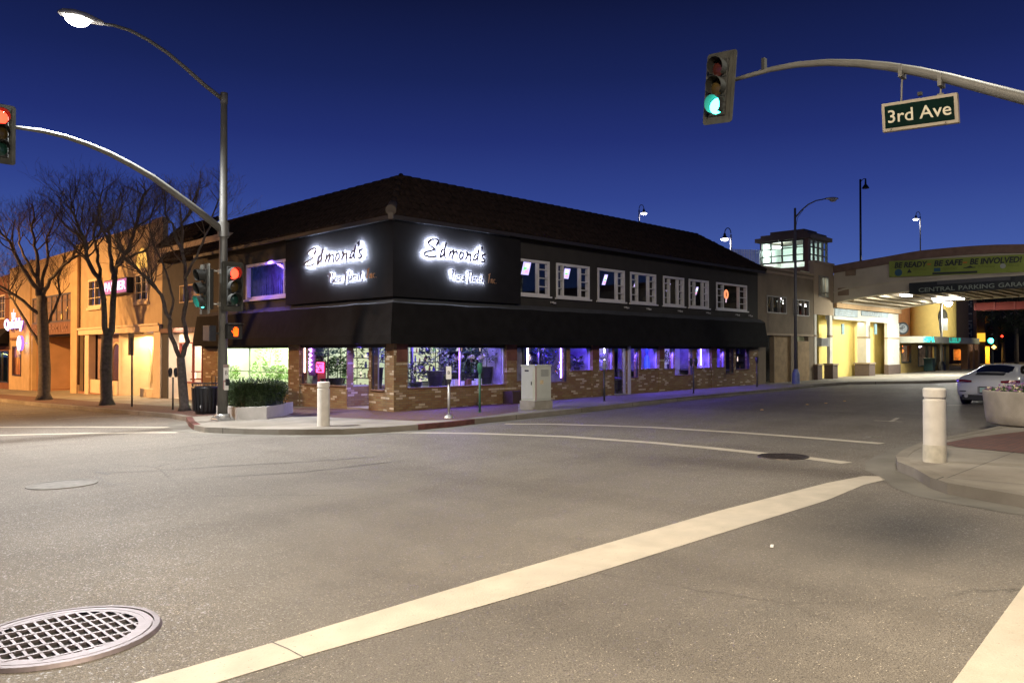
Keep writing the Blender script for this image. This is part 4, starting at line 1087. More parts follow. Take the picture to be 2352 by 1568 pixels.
# display shelves (floor of each window bay)
mb = MB()
for o in gops:
    if o[2] > .3: mb.box(o[0], o[1], YC + .13, YC + 1.3, o[2] - .08, o[2] - .005)
mb.box(XC + .12, XC + 1.5, lops[1][0] , lops[1][1], SILL - .1, SILL - .005); mb.box(XC + .12, XC + 1.0, lops[3][0], lops[3][1], .37, .46)
mb.build('display_shelf', mat('display_shelf', (.09, .08, .12), .6), shop)
# partition panels between bays (lilac sides that catch the tube light)
M_LIL = mat('lilac_panel', (.24, .21, .32), .7, var=.4, vscale=3)
for px, dd in ((1159, 1.0), (1204, .5), (1304, 1.2), (1358, 1.0), (1376, .6), (1511, .9), (1526, .9), (1632, .9), (1646, .7), (1665, .8)): a = FR.a(px); mb = MB(); mb.box(a - .02, a + .02, YC + .13, YC + dd + .2, .5, ZC); mb.build('display_panel', M_LIL, shop)
for a_, b_, dd in ((1315, 1358, 1.15), (1378, 1408, 1.0), (1473, 1511, 1.0), (1525, 1549, .9), (1600, 1632, .9), (1645, 1664, .8)): mb = MB(); mb.box(FR.a(a_), FR.a(b_), YC + dd + .2, YC + dd + .24, .5, ZC); mb.build('display_panel', M_LIL, shop)
mb = MB(); FL.box(mb, FL.a(715) , FL.a(691), SILL, ZC, -.5, -.46)
mb.build('display_panel', M_LIL, shop)
for p0, p1, dd in ((1550, 1600, .9), (1411, 1440, .8)): mb = MB(); mb.box(FR.a(p0), FR.a(p1), YC + dd, YC + dd + .05, -.1, ZC); mb.build('white_blind', mat('white_blind', (.5, .5, .46), .8, var=.2, vscale=1.5), shop)
# white steel corner post beside the door
mb = MB(); a = FR.a(1443); mb.box(a - .05, a + .05, YC - .1, YC, g(a, YC) + KH - .1, 2.2); mb.build('door_post', mat('post_lilac', (.5, .48, .58), .5), shop)

# --- neon and LED tubes hung in the windows (things of their own)
M_TP = emat('tube_purple', (.42, .25, 1), 14); M_TW = emat('tube_lavender', (.75, .68, 1), 16); M_TO = emat('tube_peach', (1, .55, .42), 8); M_TR = emat('tube_red', (1, .06, .04), 5)
def tube_light(p0, p1, m, label, r=.018, group='light tubes in the shop windows'):
    p0 = Vector(p0); t = thing('light_tube', label, 'light tube', p0, group)
    mb = MB(); mb.tube([p0, Vector(p1)], r, 8); mb.build('tube', m, t)
    mb = MB(); d = (Vector(p1) - p0).normalized()
    for q, s_ in ((p0, -1), (Vector(p1), 1)): mb.tube([q, q + d * s_ * .03], r * 1.3, 8)
    mb.build('end_cap', M_BLACK, t)
    return t
def vt(px, z0, z1, m, label, d=-.3, r=.02): a = FR.a(px, d); return tube_light(FR.P(a, z0, d), FR.P(a, z1, d), m, label, r)
vt(1055, SILL + .03, 2.35, emat('tube_magenta', (.75, .35, 1), 3), 'thin violet tube dividing the big corner window', -.14, .015)
vt(1212, .9, 2.35, M_TW, 'bright lavender tube standing above the utility cabinet', -.35, .028)
vt(1288, .7, 2.35, M_TP, 'purple tube at the right edge of the window with ornaments', -.3, .02)
vt(1358, 1.0, 2.35, M_TP, 'purple tube beside the window with the red lamp', -.16, .014)
vt(1388, 1.35, 2.35, M_TW, 'lavender tube in the small window left of the glass door', -.5, .024)
vt(1541, 1.1, 2.35, M_TW, 'bright lavender tube in the window right of the sixth brick pier', -.5, .026)
vt(1610, 1.05, 2.35, M_TP, 'purple tube beside the round white ornament at the far window', -.35, .022)
vt(1653, 1.2, 2.35, M_TP, 'purple tube in the narrow window before the blue doorway', -.3, .02)
vt(1721, .95, 2.35, M_TR, 'red tube in the last window at the far end of the shop', -.2, .022)
a = FL.a(700, -.12); tube_light(FL.P(a, .95, -.12), FL.P(a, 2.3, -.12), M_TO, 'peach coloured tube at the left edge of the entrance window', .028)
# vertical neon word beside it
a = FL.a(713, -.2); nv = thing('neon_sign', 'upright violet neon lettering on a dark board in the entrance window', 'neon sign', FL.P(a, .9, -.2))
mb = MB(); FL.box(mb, a - .22, a + .22, .85, 2.25, -.3, -.27); mb.build('board', mat('neon_board', (.12, .03, .18), .6), nv)
M_NV = emat('neon_violet', (.72, .35, 1), 7)
mb = MB(); random.seed(3)
for k in range(7):
    z = 1.0 + k * .17; pts = [FL.P(a + .09 * math.sin(t * 2.1 + k), z + .035 * t, -.2) for t in range(4)]; mb.tube(pts, .025, 6)
    mb.tube([FL.P(a - .07, z + .06, -.2), FL.P(a + .07, z + .1, -.2)], .022, 6)
mb.build('neon_letters', M_NV, nv)
# pink neon square low in the same window
a = FL.a(735, -.25); nv = thing('neon_sign', 'small square pink neon sign low in the entrance window behind the bollard', 'neon sign', FL.P(a, .7, -.25))
M_NP = emat('neon_pink', (1, .08, .3), 5)
mb = MB(); z0, z1 = .98, 1.3
for q in ((z0, -.22, z0, .22), (z1, -.22, z1, .22), (z0, -.22, z1, -.22), (z0, .22, z1, .22), ((z0 + z1) / 2, -.2, (z0 + z1) / 2, .2)): mb.tube([FL.P(a + q[1], q[0], -.25), FL.P(a + q[3], q[2], -.25)], .02, 6)
for k in range(5): mb.tube([FL.P(a - .16 + k * .08, z0 + .04, -.25), FL.P(a - .14 + k * .08, z1 - .04, -.25)], .014, 6)
mb.build('neon_letters', M_NP, nv)
mb = MB(); FL.box(mb, a - .24, a + .24, SILL, 1.34, -.34, -.3); mb.build('board', mat('pink_board', (.35, .03, .09), .6), nv)
# W shaped neon
a = FB.a(826); nv = thing('neon_sign', 'tiny magenta neon W glowing above the shop door glass', 'neon sign', FB.P(a, 2.0, -.4))
mb = MB(); mb.tube([FB.P(a + .12, 2.12, -.4), FB.P(a + .06, 1.94, -.4), FB.P(a, 2.08, -.4), FB.P(a - .06, 1.94, -.4), FB.P(a - .12, 2.12, -.4)], .02, 6); mb.build('neon_letters', emat('neon_mag', (1, .1, .9), 5), nv)

# lights inside: fluorescents and LEDs; outward purple ones added for spill on the pavement
def ilight(x, y, z, e, c, sx_=.9, sy_=.4, d=(0, 0, -1)): light('window_lamp', 'AREA', (x, y, z), e, c, shop, size=sx_, size_y=sy_, direction=d)
PUR = (.15, .08, 1)
a = FR.a(1050); ilight(a, YC + .8, 2.38, 210, (.22, .13, 1), 2.6, .5, (0, -.25, -1)); ilight(a, YC + .16, 1.6, 75, PUR, 2.5, .2, (0, -1, -.9)); ilight(XC + .2, FL.a(825), 1.65, 45, PUR, .2, .8, (-1, 0, -1))
for px, e in ((1245, 16), (1333, 12), (1392, 9), (1455, 10), (1492, 16), (1537, 12), (1575, 7), (1616, 14), (1655, 9), (1700, 7)): a = FR.a(px); ilight(a, YC + .45, 2.36, e * 3.2, PUR, .6, .25, (0, -.5, -1)); ilight(a, YC + .16, 1.6, e * 2.6, PUR, .6, .2, (0, -1, -1.1))
yg = (gy0 + gy1) / 2; ilight(XC + 1.2, yg, 2.38, 620, (.93, 1, .70), .8, gy1 - gy0 - .6)
ilight(XC + 2.2, FL.a(740), 2.38, 130, (.95, 1, .8), 1.4, 1.6); ilight(XC + 3, FL.a(822), 2.38, 120, (.95, 1, .85), 1.5, 1.2)
ilight(XC + 3.5, FR.c + 2.4, 2.38, 60, (.95, 1, .8), 1.5, 1.0)
ilight(XC + .5, FL.a(868), 2.36, 6, (.35, .3, 1), .5, .5)
a = FL.a(640); ilight(XC + .6, a + .6, 5.4, 190, (.26, .14, 1), .3, 4, (.5, 0, -1))

# fluorescent fittings over the greenhouse
for k in range(3):
    y = gy0 + (gy1 - gy0) * (k + .5) / 3; t = thing('ceiling_light', ['fluorescent fitting over the bright green window, nearest the brick pier', 'middle fluorescent fitting over the bright green window', 'fluorescent fitting over the bright green window, nearest the signal pole'][k], 'ceiling light', (XC + 1.2, y, 2.3), 'fluorescent fittings in the green window')
    mb = MB(); mb.box(XC + .9, XC + 1.0, y - .6, y + .6, 2.3, 2.34); mb.build('tube', emat('fluoro', (.95, 1, .8), 9), t); mb = MB(); mb.box(XC + .86, XC + 1.04, y - .64, y + .64, 2.34, 2.4); mb.build('housing', M_WHITE, t)

# hanging flat screens upstairs
M_SCR = emat('screen_lilac', (.62, .52, 1), 1.6)
scr0 = None
def screen(px, py, w, h, label, tilt=.22):
    p = onY(px, py, YC + .45); t = thing('hanging_screen', label, 'screen', p, 'screens behind the upper windows')
    ax = Vector((1, 0, 0)); az = Vector((tilt * .35, -tilt, 1)).normalized(); ny = ax.cross(az)
    mb = MB(); mb.obox(p, ax * w / 2, az * h / 2, ny * .03); mb.build('case', M_BLACK, t)
    mb = MB(); mb.obox(p + ny * .031, ax * (w / 2 - .015), az * (h / 2 - .015), ny * .003); mb.build('display', M_SCR, t)
    mb = MB(); random.seed(int(px)); 
    for k, m_ in enumerate((emat('screen_white', (1, .95, 1), 3), emat('screen_green', (.3, 1, .3), 1.2), emat('screen_pink', (1, .35, .5), 1.8))):
        mb = MB(); mb.obox(p + ny * (.036 + k * .003) + ax * random.uniform(-.15, .15) * w + az * (.18 - k * .2) * h, ax * w * .2, az * h * .12, ny * .001); mb.build('screen_image', m_, t)
    mb = MB(); mb.tube([p + az * h * .5, Vector((p.x, p.y, 5.5))], .015, 6); mb.build('hanger', M_BLACK, t)
screen(1207, 616, .42, .5, 'bright tilted screen in the upper window beside the sign panel')
screen(1300, 628, .36, .42, 'bright tilted screen in the second upper window from the sign panel')
screen(1388, 642, .24, .46, 'narrow bright screen in the third upper window', .3)
screen(1459, 650, .2, .42, 'narrow bright screen in the fourth upper window', .3)
screen(1534, 660, .2, .4, 'narrow bright screen in the fifth upper window', .3)
screen(1598, 668, .2, .42, 'narrow bright screen in the sixth upper window', .3)
p = onY(1668, 676, YC + .5); t = thing('wreath', 'small glowing orange and white wreath in the last upper window', 'wreath', p)
mb = MB(); mb.tube([p + Vector((.14 * math.cos(k * .524), 0, .2 * math.sin(k * .524))) for k in range(13)], .045, 8, cap=False); mb.build('ring', emat('wreath_glow', (1, .3, .12), 1.6), t)
mb = MB(); mb.tube([p + Vector((0, 0, -.2)), p + Vector((-.03, 0, -.4))], .03, 6); mb.build('ribbon', emat('ribbon_glow', (1, .7, .8), 1), t)
# tinsel strands behind the purple window
p = FL.P(FL.a(610), 4.9, -.5); t = thing('tinsel_curtain', 'curtain of hanging tinsel strands behind the purple upper window', 'tinsel curtain', p)
random.seed(11); mb = MB()
mb.box(XC + 1.0, XC + 1.02, FL.a(713) + .05, lw1 + 3.2, 3.25, 5.45); mb.build('backing', mat('violet_cloth', (.4, .3, .7), .8, var=.35, vscale=4), t)
mb = MB()
for k in range(150):
    y = random.uniform(FL.a(700), lw1); x = XC + random.uniform(.35, .95); top = random.uniform(3.8, 4.7)
    mb.tube([(x, y, 3.5), (x + random.uniform(-.02, .02), y + random.uniform(-.02, .02), (3.5 + top) / 2), (x, y, top)], random.choice((.004, .006, .009)), 3)
mb.build('strands', mat('tinsel', (.12, .08, .25), .15, metal=.9), t)

# ------------------------------------------------------------------ the two halo-lit script signs
E_ST = [[(1060, 325), (1045, 307), (1010, 300), (970, 301), (930, 308), (895, 325), (868, 350), (860, 375), (880, 403), (915, 437), (955, 468), (985, 490), (965, 508), (920, 520), (860, 536), (815, 552), (785, 568), (775, 588), (795, 612), (835, 630), (890, 642), (960, 645), (1020, 632)],
        [(1060, 325), (1055, 360), (1035, 395), (1005, 420)],
        [(1180, 505), (1150, 496), (1125, 525), (1110, 575), (1100, 630), (1085, 652)], [(1105, 640), (1140, 625), (1175, 575)], [(1212, 375), (1190, 440), (1182, 520), (1180, 600), (1197, 668)],
        [(1262, 500), (1288, 528), (1280, 590), (1260, 660)], [(1278, 600), (1320, 545), (1358, 520), (1345, 600), (1320, 675)], [(1343, 600), (1385, 555), (1425, 545), (1425, 620), (1430, 695)],
        [(1545, 562), (1505, 556), (1480, 600), (1470, 650), (1490, 690), (1525, 670), (1550, 615), (1545, 562)],
        [(1600, 565), (1628, 562), (1620, 630), (1590, 695)], [(1618, 635), (1655, 600), (1692, 598), (1685, 660), (1690, 725)],
        [(1830, 592), (1790, 592), (1765, 640), (1745, 715)], [(1750, 705), (1790, 700), (1828, 640)], [(1858, 488), (1842, 560), (1828, 650), (1838, 742)],
        [(1890, 462), (1922, 455), (1912, 500), (1905, 522)],
        [(1978, 600), (1925, 608), (1915, 640), (1945, 680), (1968, 705), (1945, 745), (1895, 740)]]
MINI = {'P': (.62, [[(.3, .1), (.42, 1)], [(0, .8), (.2, 1.0), (.5, 1.02), (.62, .8), (.45, .55), (.2, .5)]]), 'l': (.25, [[(.2, 1), (.05, .15), (.2, 0)]]),
        'a': (.42, [[(.35, .45), (.12, .42), (0, .15), (.12, 0), (.3, .2)], [(.38, .48), (.3, .08), (.42, 0)]]), 'z': (.42, [[(.02, .45), (.36, .45), (.02, .02), (.4, .02)]]),
        'F': (.6, [[(.12, -.25), (.3, .5), (.42, 1)], [(0, .75), (.2, 1), (.75, .98)], [(.15, .5), (.5, .52)]]), 'o': (.4, [[(.2, .45), (.02, .25), (.12, 0), (.32, .2), (.2, .45)]]),
        'r': (.32, [[(.05, .45), (.02, 0)], [(.04, .25), (.25, .46), (.32, .4)]]), 'i': (.2, [[(.08, .45), (.02, .05), (.12, 0)], [(.11, .62), (.12, .66)]]), 's': (.34, [[(.3, .45), (.1, .4), (.22, .2), (.15, 0), (0, .03)]]),
        't': (.32, [[(.2, .8), (.08, .1), (.2, 0)], [(.02, .5), (.32, .5)]]), ',': (.25, [[(.08, .06), (.02, -.15)]]), ' ': (.28, []), 'I': (.4, [[(.3, 1), (.05, 0)], [(.05, .85), (.4, 1.02)]]),
        'n': (.42, [[(.05, .45), (.02, 0)], [(.04, .25), (.28, .46), (.26, 0), (.36, .02)]]), 'c': (.32, [[(.28, .4), (.08, .4), (.02, .1), (.2, 0)]]), '.': (.15, [[(.04, 0), (.05, .03)]])}
def smoothp(P, n=3):
    out = []
    for i in range(len(P) - 1):
        p0, p1, p2, p3 = P[max(i - 1, 0)], P[i], P[i + 1], P[min(i + 2, len(P) - 1)]
        for k in range(n):
            t = k / n; out.append(tuple(.5 * ((2 * p1[c]) + (-p0[c] + p2[c]) * t + (2 * p0[c] - 5 * p1[c] + 4 * p2[c] - p3[c]) * t * t + (-p0[c] + 3 * p1[c] - 3 * p2[c] + p3[c]) * t ** 3) for c in (0, 1)))
    out.append(tuple(P[-1])); return out
FRs = Fac('X', YC - sd - .07)
def zpx(x, y, ox=960, oy=560, k=7.84): return ((ox + x / k) * .91875, (oy + y / k) * .91875)
big = []
for st in E_ST:
    q = []
    for x, y in st: px, py = zpx(x, y); p = onY(px, py, FRs.c); q.append((p.x, p.z))
    big.append(smoothp(q))
bx0 = min(p[0] for s_ in big for p in s_)
pa, pb_ = onY(*zpx(1300, 1085), FRs.c), onY(*zpx(2215, 1160), FRs.c); zbase = pa.z; wtot = pb_.x - pa.x
txt = 'Plaza Florist, Inc.'; adv = sum(MINI[c][0] + .1 for c in txt); ks = wtot / adv; hs = .30
small, smallinc = [], []; x = pa.x
for i, c in enumerate(txt):
    for st in MINI[c][1]: (small if i < 14 else smallinc).append(smoothp([(x + q[0] * ks, zbase + q[1] * hs) for q in st], 2))
    x += (MINI[c][0] + .1) * ks
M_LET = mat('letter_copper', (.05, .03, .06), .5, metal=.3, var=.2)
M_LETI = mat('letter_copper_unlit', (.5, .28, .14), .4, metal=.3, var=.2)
def halo(name, st):
    # LED strip that shines one way only, towards the wall behind the letters
    m = emat(name, (.70, .78, 1), st); n = m.node_tree; b = n.nodes['Principled BSDF']; ge = n.nodes.new('ShaderNodeNewGeometry'); mu = n.nodes.new('ShaderNodeMath'); mu.operation = 'MULTIPLY_ADD'
    mu.inputs[1].default_value = -st; mu.inputs[2].default_value = st; n.links.new(ge.outputs['Backfacing'], mu.inputs[0]); n.links.new(mu.outputs[0], b.inputs['Emission Strength']); return m
M_HALO = halo('halo_led', 2000); M_HALO2 = halo('halo_led_small', 1100)
def ribbon(mb, pts, w, d0, d1, fac, conv, taper=False):
    n = len(pts)
    for i in range(n - 1):
        a, b = Vector(pts[i]), Vector(pts[i + 1]); t = (b - a)
        if t.length < 1e-5: continue
        t.normalize(); nn = Vector((-t.y, t.x)); ww = w
        if taper: ww = w * (.55 + .9 * abs(math.sin(math.atan2(t.y, t.x) + .9)))
        a2, b2 = a - t * w * .3, b + t * w * .3
        q = [a2 + nn * ww, b2 + nn * ww, b2 - nn * ww, a2 - nn * ww]
        f = [conv(p, d1) for p in q]; k = [conv(p, d0) for p in q]
        mb.poly(f); mb.poly(k[::-1])
        for j in range(4): mb.poly([f[j], k[j], k[(j + 1) % 4], f[(j + 1) % 4]])
def script_sign(fac, conv, label, loc):
    t = thing('script_sign', label, 'sign', loc)
    mb = MB()
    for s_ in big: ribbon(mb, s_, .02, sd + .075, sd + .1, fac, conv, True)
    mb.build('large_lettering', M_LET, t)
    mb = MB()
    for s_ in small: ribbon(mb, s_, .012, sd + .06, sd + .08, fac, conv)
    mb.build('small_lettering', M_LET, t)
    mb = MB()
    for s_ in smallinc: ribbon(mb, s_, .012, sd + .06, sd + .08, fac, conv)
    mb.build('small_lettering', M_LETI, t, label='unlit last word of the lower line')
    def strip_(src, w, d, m):
        mb = MB(); N = fac.N()
        for s_ in src:
            p_ = s_[::2] + [s_[-1]]
            for i in range(len(p_) - 1):
                a, b = Vector(p_[i]), Vector(p_[i + 1]); t_ = b - a
                if t_.length < 1e-5: continue
                t_.normalize(); nn = Vector((-t_.y, t_.x)); q = [conv(v, d) for v in (a + nn * w, b + nn * w, b - nn * w, a - nn * w)]
                if (q[1] - q[0]).cross(q[2] - q[1]).dot(N) > 0: q = q[::-1]
                mb.poly(q)
        mb.build('halo_light', m, t)
    strip_(big, .012, sd + .07, M_HALO); strip_(small, .008, sd + .055, M_HALO2)
    return t
script_sign(FR, lambda p, d: FR.P(p[0], p[1], d), 'white halo lit script sign on the black panel right of the corner', FR.P(bx0, zbase, sd))
la = onX(699, 606, XC - sd - .07); bz0 = min(p[1] for s_ in big for p in s_); kx = (la.y - onX(834, 580, XC - sd - .07).y) / (max(p[0] for s_ in big for p in s_) - bx0)
script_sign(FL, lambda p, d: FL.P(la.y - (p[0] - bx0) * kx, p[1] - .03, d), 'white halo lit script sign on the black panel left of the corner', FL.P(la.y, zbase, sd))
# ------------------------------------------------------------------ the row of shops down the left street
M_GRAYB = mat('charcoal_stucco', (.035, .035, .04), .85, var=.15, vscale=3)
M_STUC = mat('tan_stucco', (.42, .32, .20), .9, var=.12, vscale=1.6, bump=.35, bscale=18)
M_STUC2 = mat('ochre_stucco', (.48, .34, .18), .9, var=.1, vscale=1.5, bump=.3, bscale=18)
M_CREAM = mat('cream_trim', (.62, .50, .34), .7, var=.06)
M_DGL = mat('dark_window_glass', (.02, .02, .025), .12, var=0)
def base(a): return Vector((XC, a, g(XC, a) + KH))
BZ = -2.2
# --- neighbour shop: charcoal upper wall over a bright white storefront
n0, n1 = YE, FL.a(372)
nb_ = thing('white_fronted_shop', 'charcoal upper storey shop with brightly lit white storefront behind the black bin', 'shop', base((n0 + n1) / 2))
zs = 2.55                                       # top of the shop window
mb = MB(); wz0, wz1 = 3.75, 5.0; wa0, wa1 = FL.a(456), FL.a(412)
wa0, wa1 = FL.a(459), FL.a(413); wz0, wz1 = FL.z(436, 694), FL.z(436, 653)
FL.wall(mb, n0 + .01, n1, zs, 6.25, [(max(wa0, n0 + .05), wa1, wz0, wz1)]); FL.wall(mb, n1 - .75, n1, BZ, zs, [])
mb.build('wall', M_GRAYB, nb_)
mb = MB(); FL.box(mb, n0 - 2.5, n1 + .1, 6.25, 6.52, -.3, .12); mb.build('fascia', mat('pale_fascia', (.34, .26, .2), .7, var=.12), nb_)
mb = MB(); FL.box(mb, n0 + 4.4 - 4, n1, 6.52, 6.56, -3, .2); tiled(mb, Vector((XC - .25, n0 + .3, 6.55)), (0, 1, 0), (1.1, 0, 1.05), int((n1 - n0) / .3), 5, .3, .3)
mb.poly([(XC - .25, n0, 6.5), (XC - .25, n1 + .2, 6.5), (XC + .9, n1 + .2, 7.6), (XC + .9, n0, 7.6)][::-1]); mb.build('roof', M_TILE, nb_)
mb = MB(); FL.box(mb, n0 - .0, n1, zs, zs + .2, .0, .1); mb.build('sign_band', mat('band_brown', (.09, .03, .02), .6), nb_)
marks('sign_letters', 14, 2.4, .11, mat('dim_letters', (.16, .07, .05), .6), nb_, FL.P((n0 + n1) / 2 - .3, zs + .1, .105), FL.R(), (0, 0, 1), 5)
window(FL, nb_, max(wa0, n0 + .05), wa1, wz0, wz1, mat('warm_frame', (.3, .2, .1), .5), M_GLASS, .05, (), (), label='upper window with amber light and an oval emblem')
mb = MB(); mb.box(XC + .9, XC + 1.0, n0 + .2, n1 - .3, 3.2, 5.6); mb.build('upper_room', mat('warm_room', (.4, .2, .12), .8), nb_)
a = FL.a(445); mb = MB(); mb.disc(FL.P(a + .1, (wz0 + wz1) / 2, -.15), FL.R() * .3, Vector((0, 0, .38)), 24); mb.build('oval_emblem', mat('emblem', (.42, .27, .1), .6), nb_)
light('room_lamp', 'AREA', (XC + .55, wa1 - 1.0, 5.2), 9, (1, .55, .2), nb_, size=.6, size_y=1.0, direction=(0, 0, -1))
for px, z in ((417, wz1 - .25), (456, wz1 - .3)): a = FL.a(px); mb = MB(); mb.lathe(FL.P(a, z - .12, -.2), [(.05, 0), (.07, .1), (.04, .28)], 8); mb.build('wall_sconce', emat('sconce_amber', (1, .6, .15), 5), nb_)
# storefront: slanted white wall at left, glazed bay at right
M_WHW = mat('white_shop_wall', (.72, .62, .5), .8, var=.05)
e0, e1 = FL.a(412), n1 - .75
gn = g(XC, 36) + KH
mb = MB()
p0, p1 = (XC + .02, e1), (XC + 2.0, FL.a(412) + .15)
mb.prism([p0, (XC + 2.0, e0 + .35), (XC + 2.1, e0 + .45), (XC + .02, e1 + .12)][::-1], BZ, zs); mb.build('slanted_wall', M_WHW, nb_)
mb = MB(); w0, w1 = n0 + .02, e0; FL.wall(mb, w0, w1, BZ, zs, [(w0, w1, FL.z(440, 880), 2.1)], -.2, .0); mb.build('storefront_wall', M_WHW, nb_)
window(FL, nb_, w0 + .02, w1 - .02, FL.z(440, 880), 2.1, mat('red_trim', (.3, .05, .03), .5), M_GLASS, .06, (.42,), (), d=.02, depth=-.1)
mb = MB(); mb.box(XC + 2.6, XC + 2.7, n0, n1, BZ, zs); mb.box(XC + .2, XC + 2.6, n0, n0 + .05, BZ, zs); mb.box(XC + .2, XC + 2.6, n0, n1, zs - .08, zs - .01); mb.box(XC + .2, XC + 2.6, n0, n1, gn - .05, gn + .02)
mb.build('shop_room', M_WHW, nb_)
for px, d, z, w, h, lab in ((452, 1.6, .95, .75, .95, 'glowing white showcase in the neighbour shop window'), (446, .6, .48, .35, .28, 'small glowing box low in the neighbour shop window')):
    a = FL.a(px, -d); t = thing('showcase', lab, 'showcase', FL.P(a, z, -d), 'lit showcases in the neighbour shop')
    mb = MB(); FL.box(mb, a - w / 2, a + w / 2, z, z + h, -d - .02, -d); mb.build('lit_panel', emat('showcase_glow', (1, .86, .66), 2.3), t)
    mb = MB(); FL.box(mb, a - w / 2 - .04, a + w / 2 + .04, z - .06, z, -d - .3, -d + .08); FL.box(mb, a - w / 2 - .04, a + w / 2 + .04, z + h, z + h + .05, -d - .3, -d + .04); mb.build('frame', mat('showcase_wood', (.25, .07, .04), .5), t)
light('shop_lamp', 'AREA', (XC + 1.3, (n0 + n1) / 2, zs - .15), 520, (1, .84, .66), nb_, size=1.2, size_y=n1 - n0 - .6, direction=(-.25, 0, -1))
# --- tan stucco building with arched window
s0, s1 = n1, FL.a(181)
sb = thing('tan_stucco_building', 'tan stucco building with an arched fanlight window and cream storefront', 'building', base((s0 + s1) / 2))
ZT = 7.75; zc0, zc1 = FL.z(280, 765), FL.z(280, 750)
wA = (FL.a(235), FL.a(204), FL.z(218, 706), FL.z(218, 641)); wB = (FL.a(342), FL.a(312), FL.z(327, 693), FL.z(327, 627))
rB = (wB[1] - wB[0]) / 2
mb = MB(); FL.wall(mb, s0 + .01, s1, zc1, ZT, [wA, (wB[0], wB[1], wB[2], wB[3] + .02)]); mb.build('wall', M_STUC, sb)
mb = MB(); FL.box(mb, s0, s1, ZT, ZT + .12, -.35, .05); FL.box(mb, s0 + .01, s0 + 1.3, ZT + .001, ZT + .25, -.3, .03); mb.build('parapet', M_STUC, sb)
for o in (wA, wB):
    m = .35; window(FL, sb, o[0], o[1], o[2], o[3], M_CREAM, M_DGL, .12, (.5,), [o[2] + (o[3] - o[2]) * k / 3 for k in (1, 2)], sill=.14, d=.07)
mb = MB(); FL.box(mb, wB[0] - .12, wB[1] + .12, wB[3] + .02, wB[3] + .22, .01, .12); mb.build('lintel', mat('pale_lintel', (.75, .55, .28), .6), sb)  # lintel in a paler tan than the stucco
ca, cz = (wB[0] + wB[1]) / 2, wB[3] + .24; mb = MB()
mb.poly([FL.P(ca, cz, .03)] + [FL.P(ca - math.cos(math.pi * k / 16) * rB * .95, cz + math.sin(math.pi * k / 16) * rB * 1.15, .03) for k in range(17)]); mb.build('fanlight', emat('fanlight_glow', (1, .55, .1), 1.15), sb)
mb = MB(); mb.tube([FL.P(ca - math.cos(math.pi * k / 16) * rB, cz + math.sin(math.pi * k / 16) * rB * 1.2, .05) for k in range(17)], .05, 6); mb.tube([FL.P(ca - .02, cz, .05), FL.P(ca - .18, cz + .5, .05)], .018, 5); mb.tube([FL.P(ca + .02, cz, .05), FL.P(ca + .25, cz + .3, .05)], .018, 5); mb.build('arch_trim', M_STUC, sb)
mb = MB(); a = FL.a(184); mb.tube([FL.P(a, BZ + 2, .08), FL.P(a, ZT - .2, .08)], .07, 8); mb.build('downpipe', mat('pipe_brown', (.14, .07, .03), .6), sb)
# storefront
mb = MB(); FL.box(mb, s0 + .01, s1 - .3, zc0, zc1, -.3, .14); FL.box(mb, s0 + .01, s1 - .3, zc1 - .05, zc1 + .05, .14, .2); mb.build('storefront_cornice', M_CREAM, sb)
gs = g(XC, (s0 + s1) / 2) + KH
pil = [(197, 206), (232, 241), (354, 371)]
mb = MB()
for a_, b_ in ((197, 206), (355, 371)): mb = MB(); FL.box(mb, FL.a(b_), FL.a(a_), BZ, zc0, -.3, .06); mb.build('pilaster', M_CREAM, sb)
zsill = FL.z(225, 872)
def panelled(a0, a1, z0, z1, dep, m, name, np_=2):
    mb = MB(); FL.box(mb, a0, a1, z0, z1, dep - .08, dep); w = (a1 - a0) / np_
    for i in range(np_): 
        c0, c1 = a0 + w * i + w * .2, a0 + w * (i + 1) - w * .2
        FL.box(mb, c0, c1, z0 + .12, z1 - .12, dep, dep + .02); FL.box(mb, c0 + .07, c1 - .07, z0 + .2, z1 - .2, dep + .02, dep + .035)
    return mb.build(name, m, sb)
# left shop window bay: dark arched pane
a0, a1 = FL.a(266), FL.a(206)
panelled(a0, a1, BZ, zsill, -.05, M_CREAM, 'panel', 2)
mb = MB(); FL.box(mb, a0, a1, zsill, zc0, -.5, -.42); mb.build('bay_wall', mat('mauve_stucco', (.3, .2, .17), .8, var=.1), sb)
b0, b1 = FL.a(262), FL.a(240); zt = FL.z(250, 787); mb = MB()
bw = (b1 - b0) / 2; bc = (b0 + b1) / 2
mb.poly([FL.P(b1, zsill, -.4), FL.P(b0, zsill, -.4)] + [FL.P(bc - math.cos(math.pi * k / 12) * bw, zt - bw + math.sin(math.pi * k / 12) * bw, -.4) for k in range(13)]); mb.build('arched_pane', mat('dusky_glass', (.09, .05, .05), .2), sb)
mb = MB(); mb.tube([FL.P(b0, zsill, -.38)] + [FL.P(bc - math.cos(math.pi * k / 12) * bw, zt - bw + math.sin(math.pi * k / 12) * bw, -.38) for k in range(13)] + [FL.P(b1, zsill, -.38)], .05, 6); mb.build('arch_trim', M_CREAM, sb)
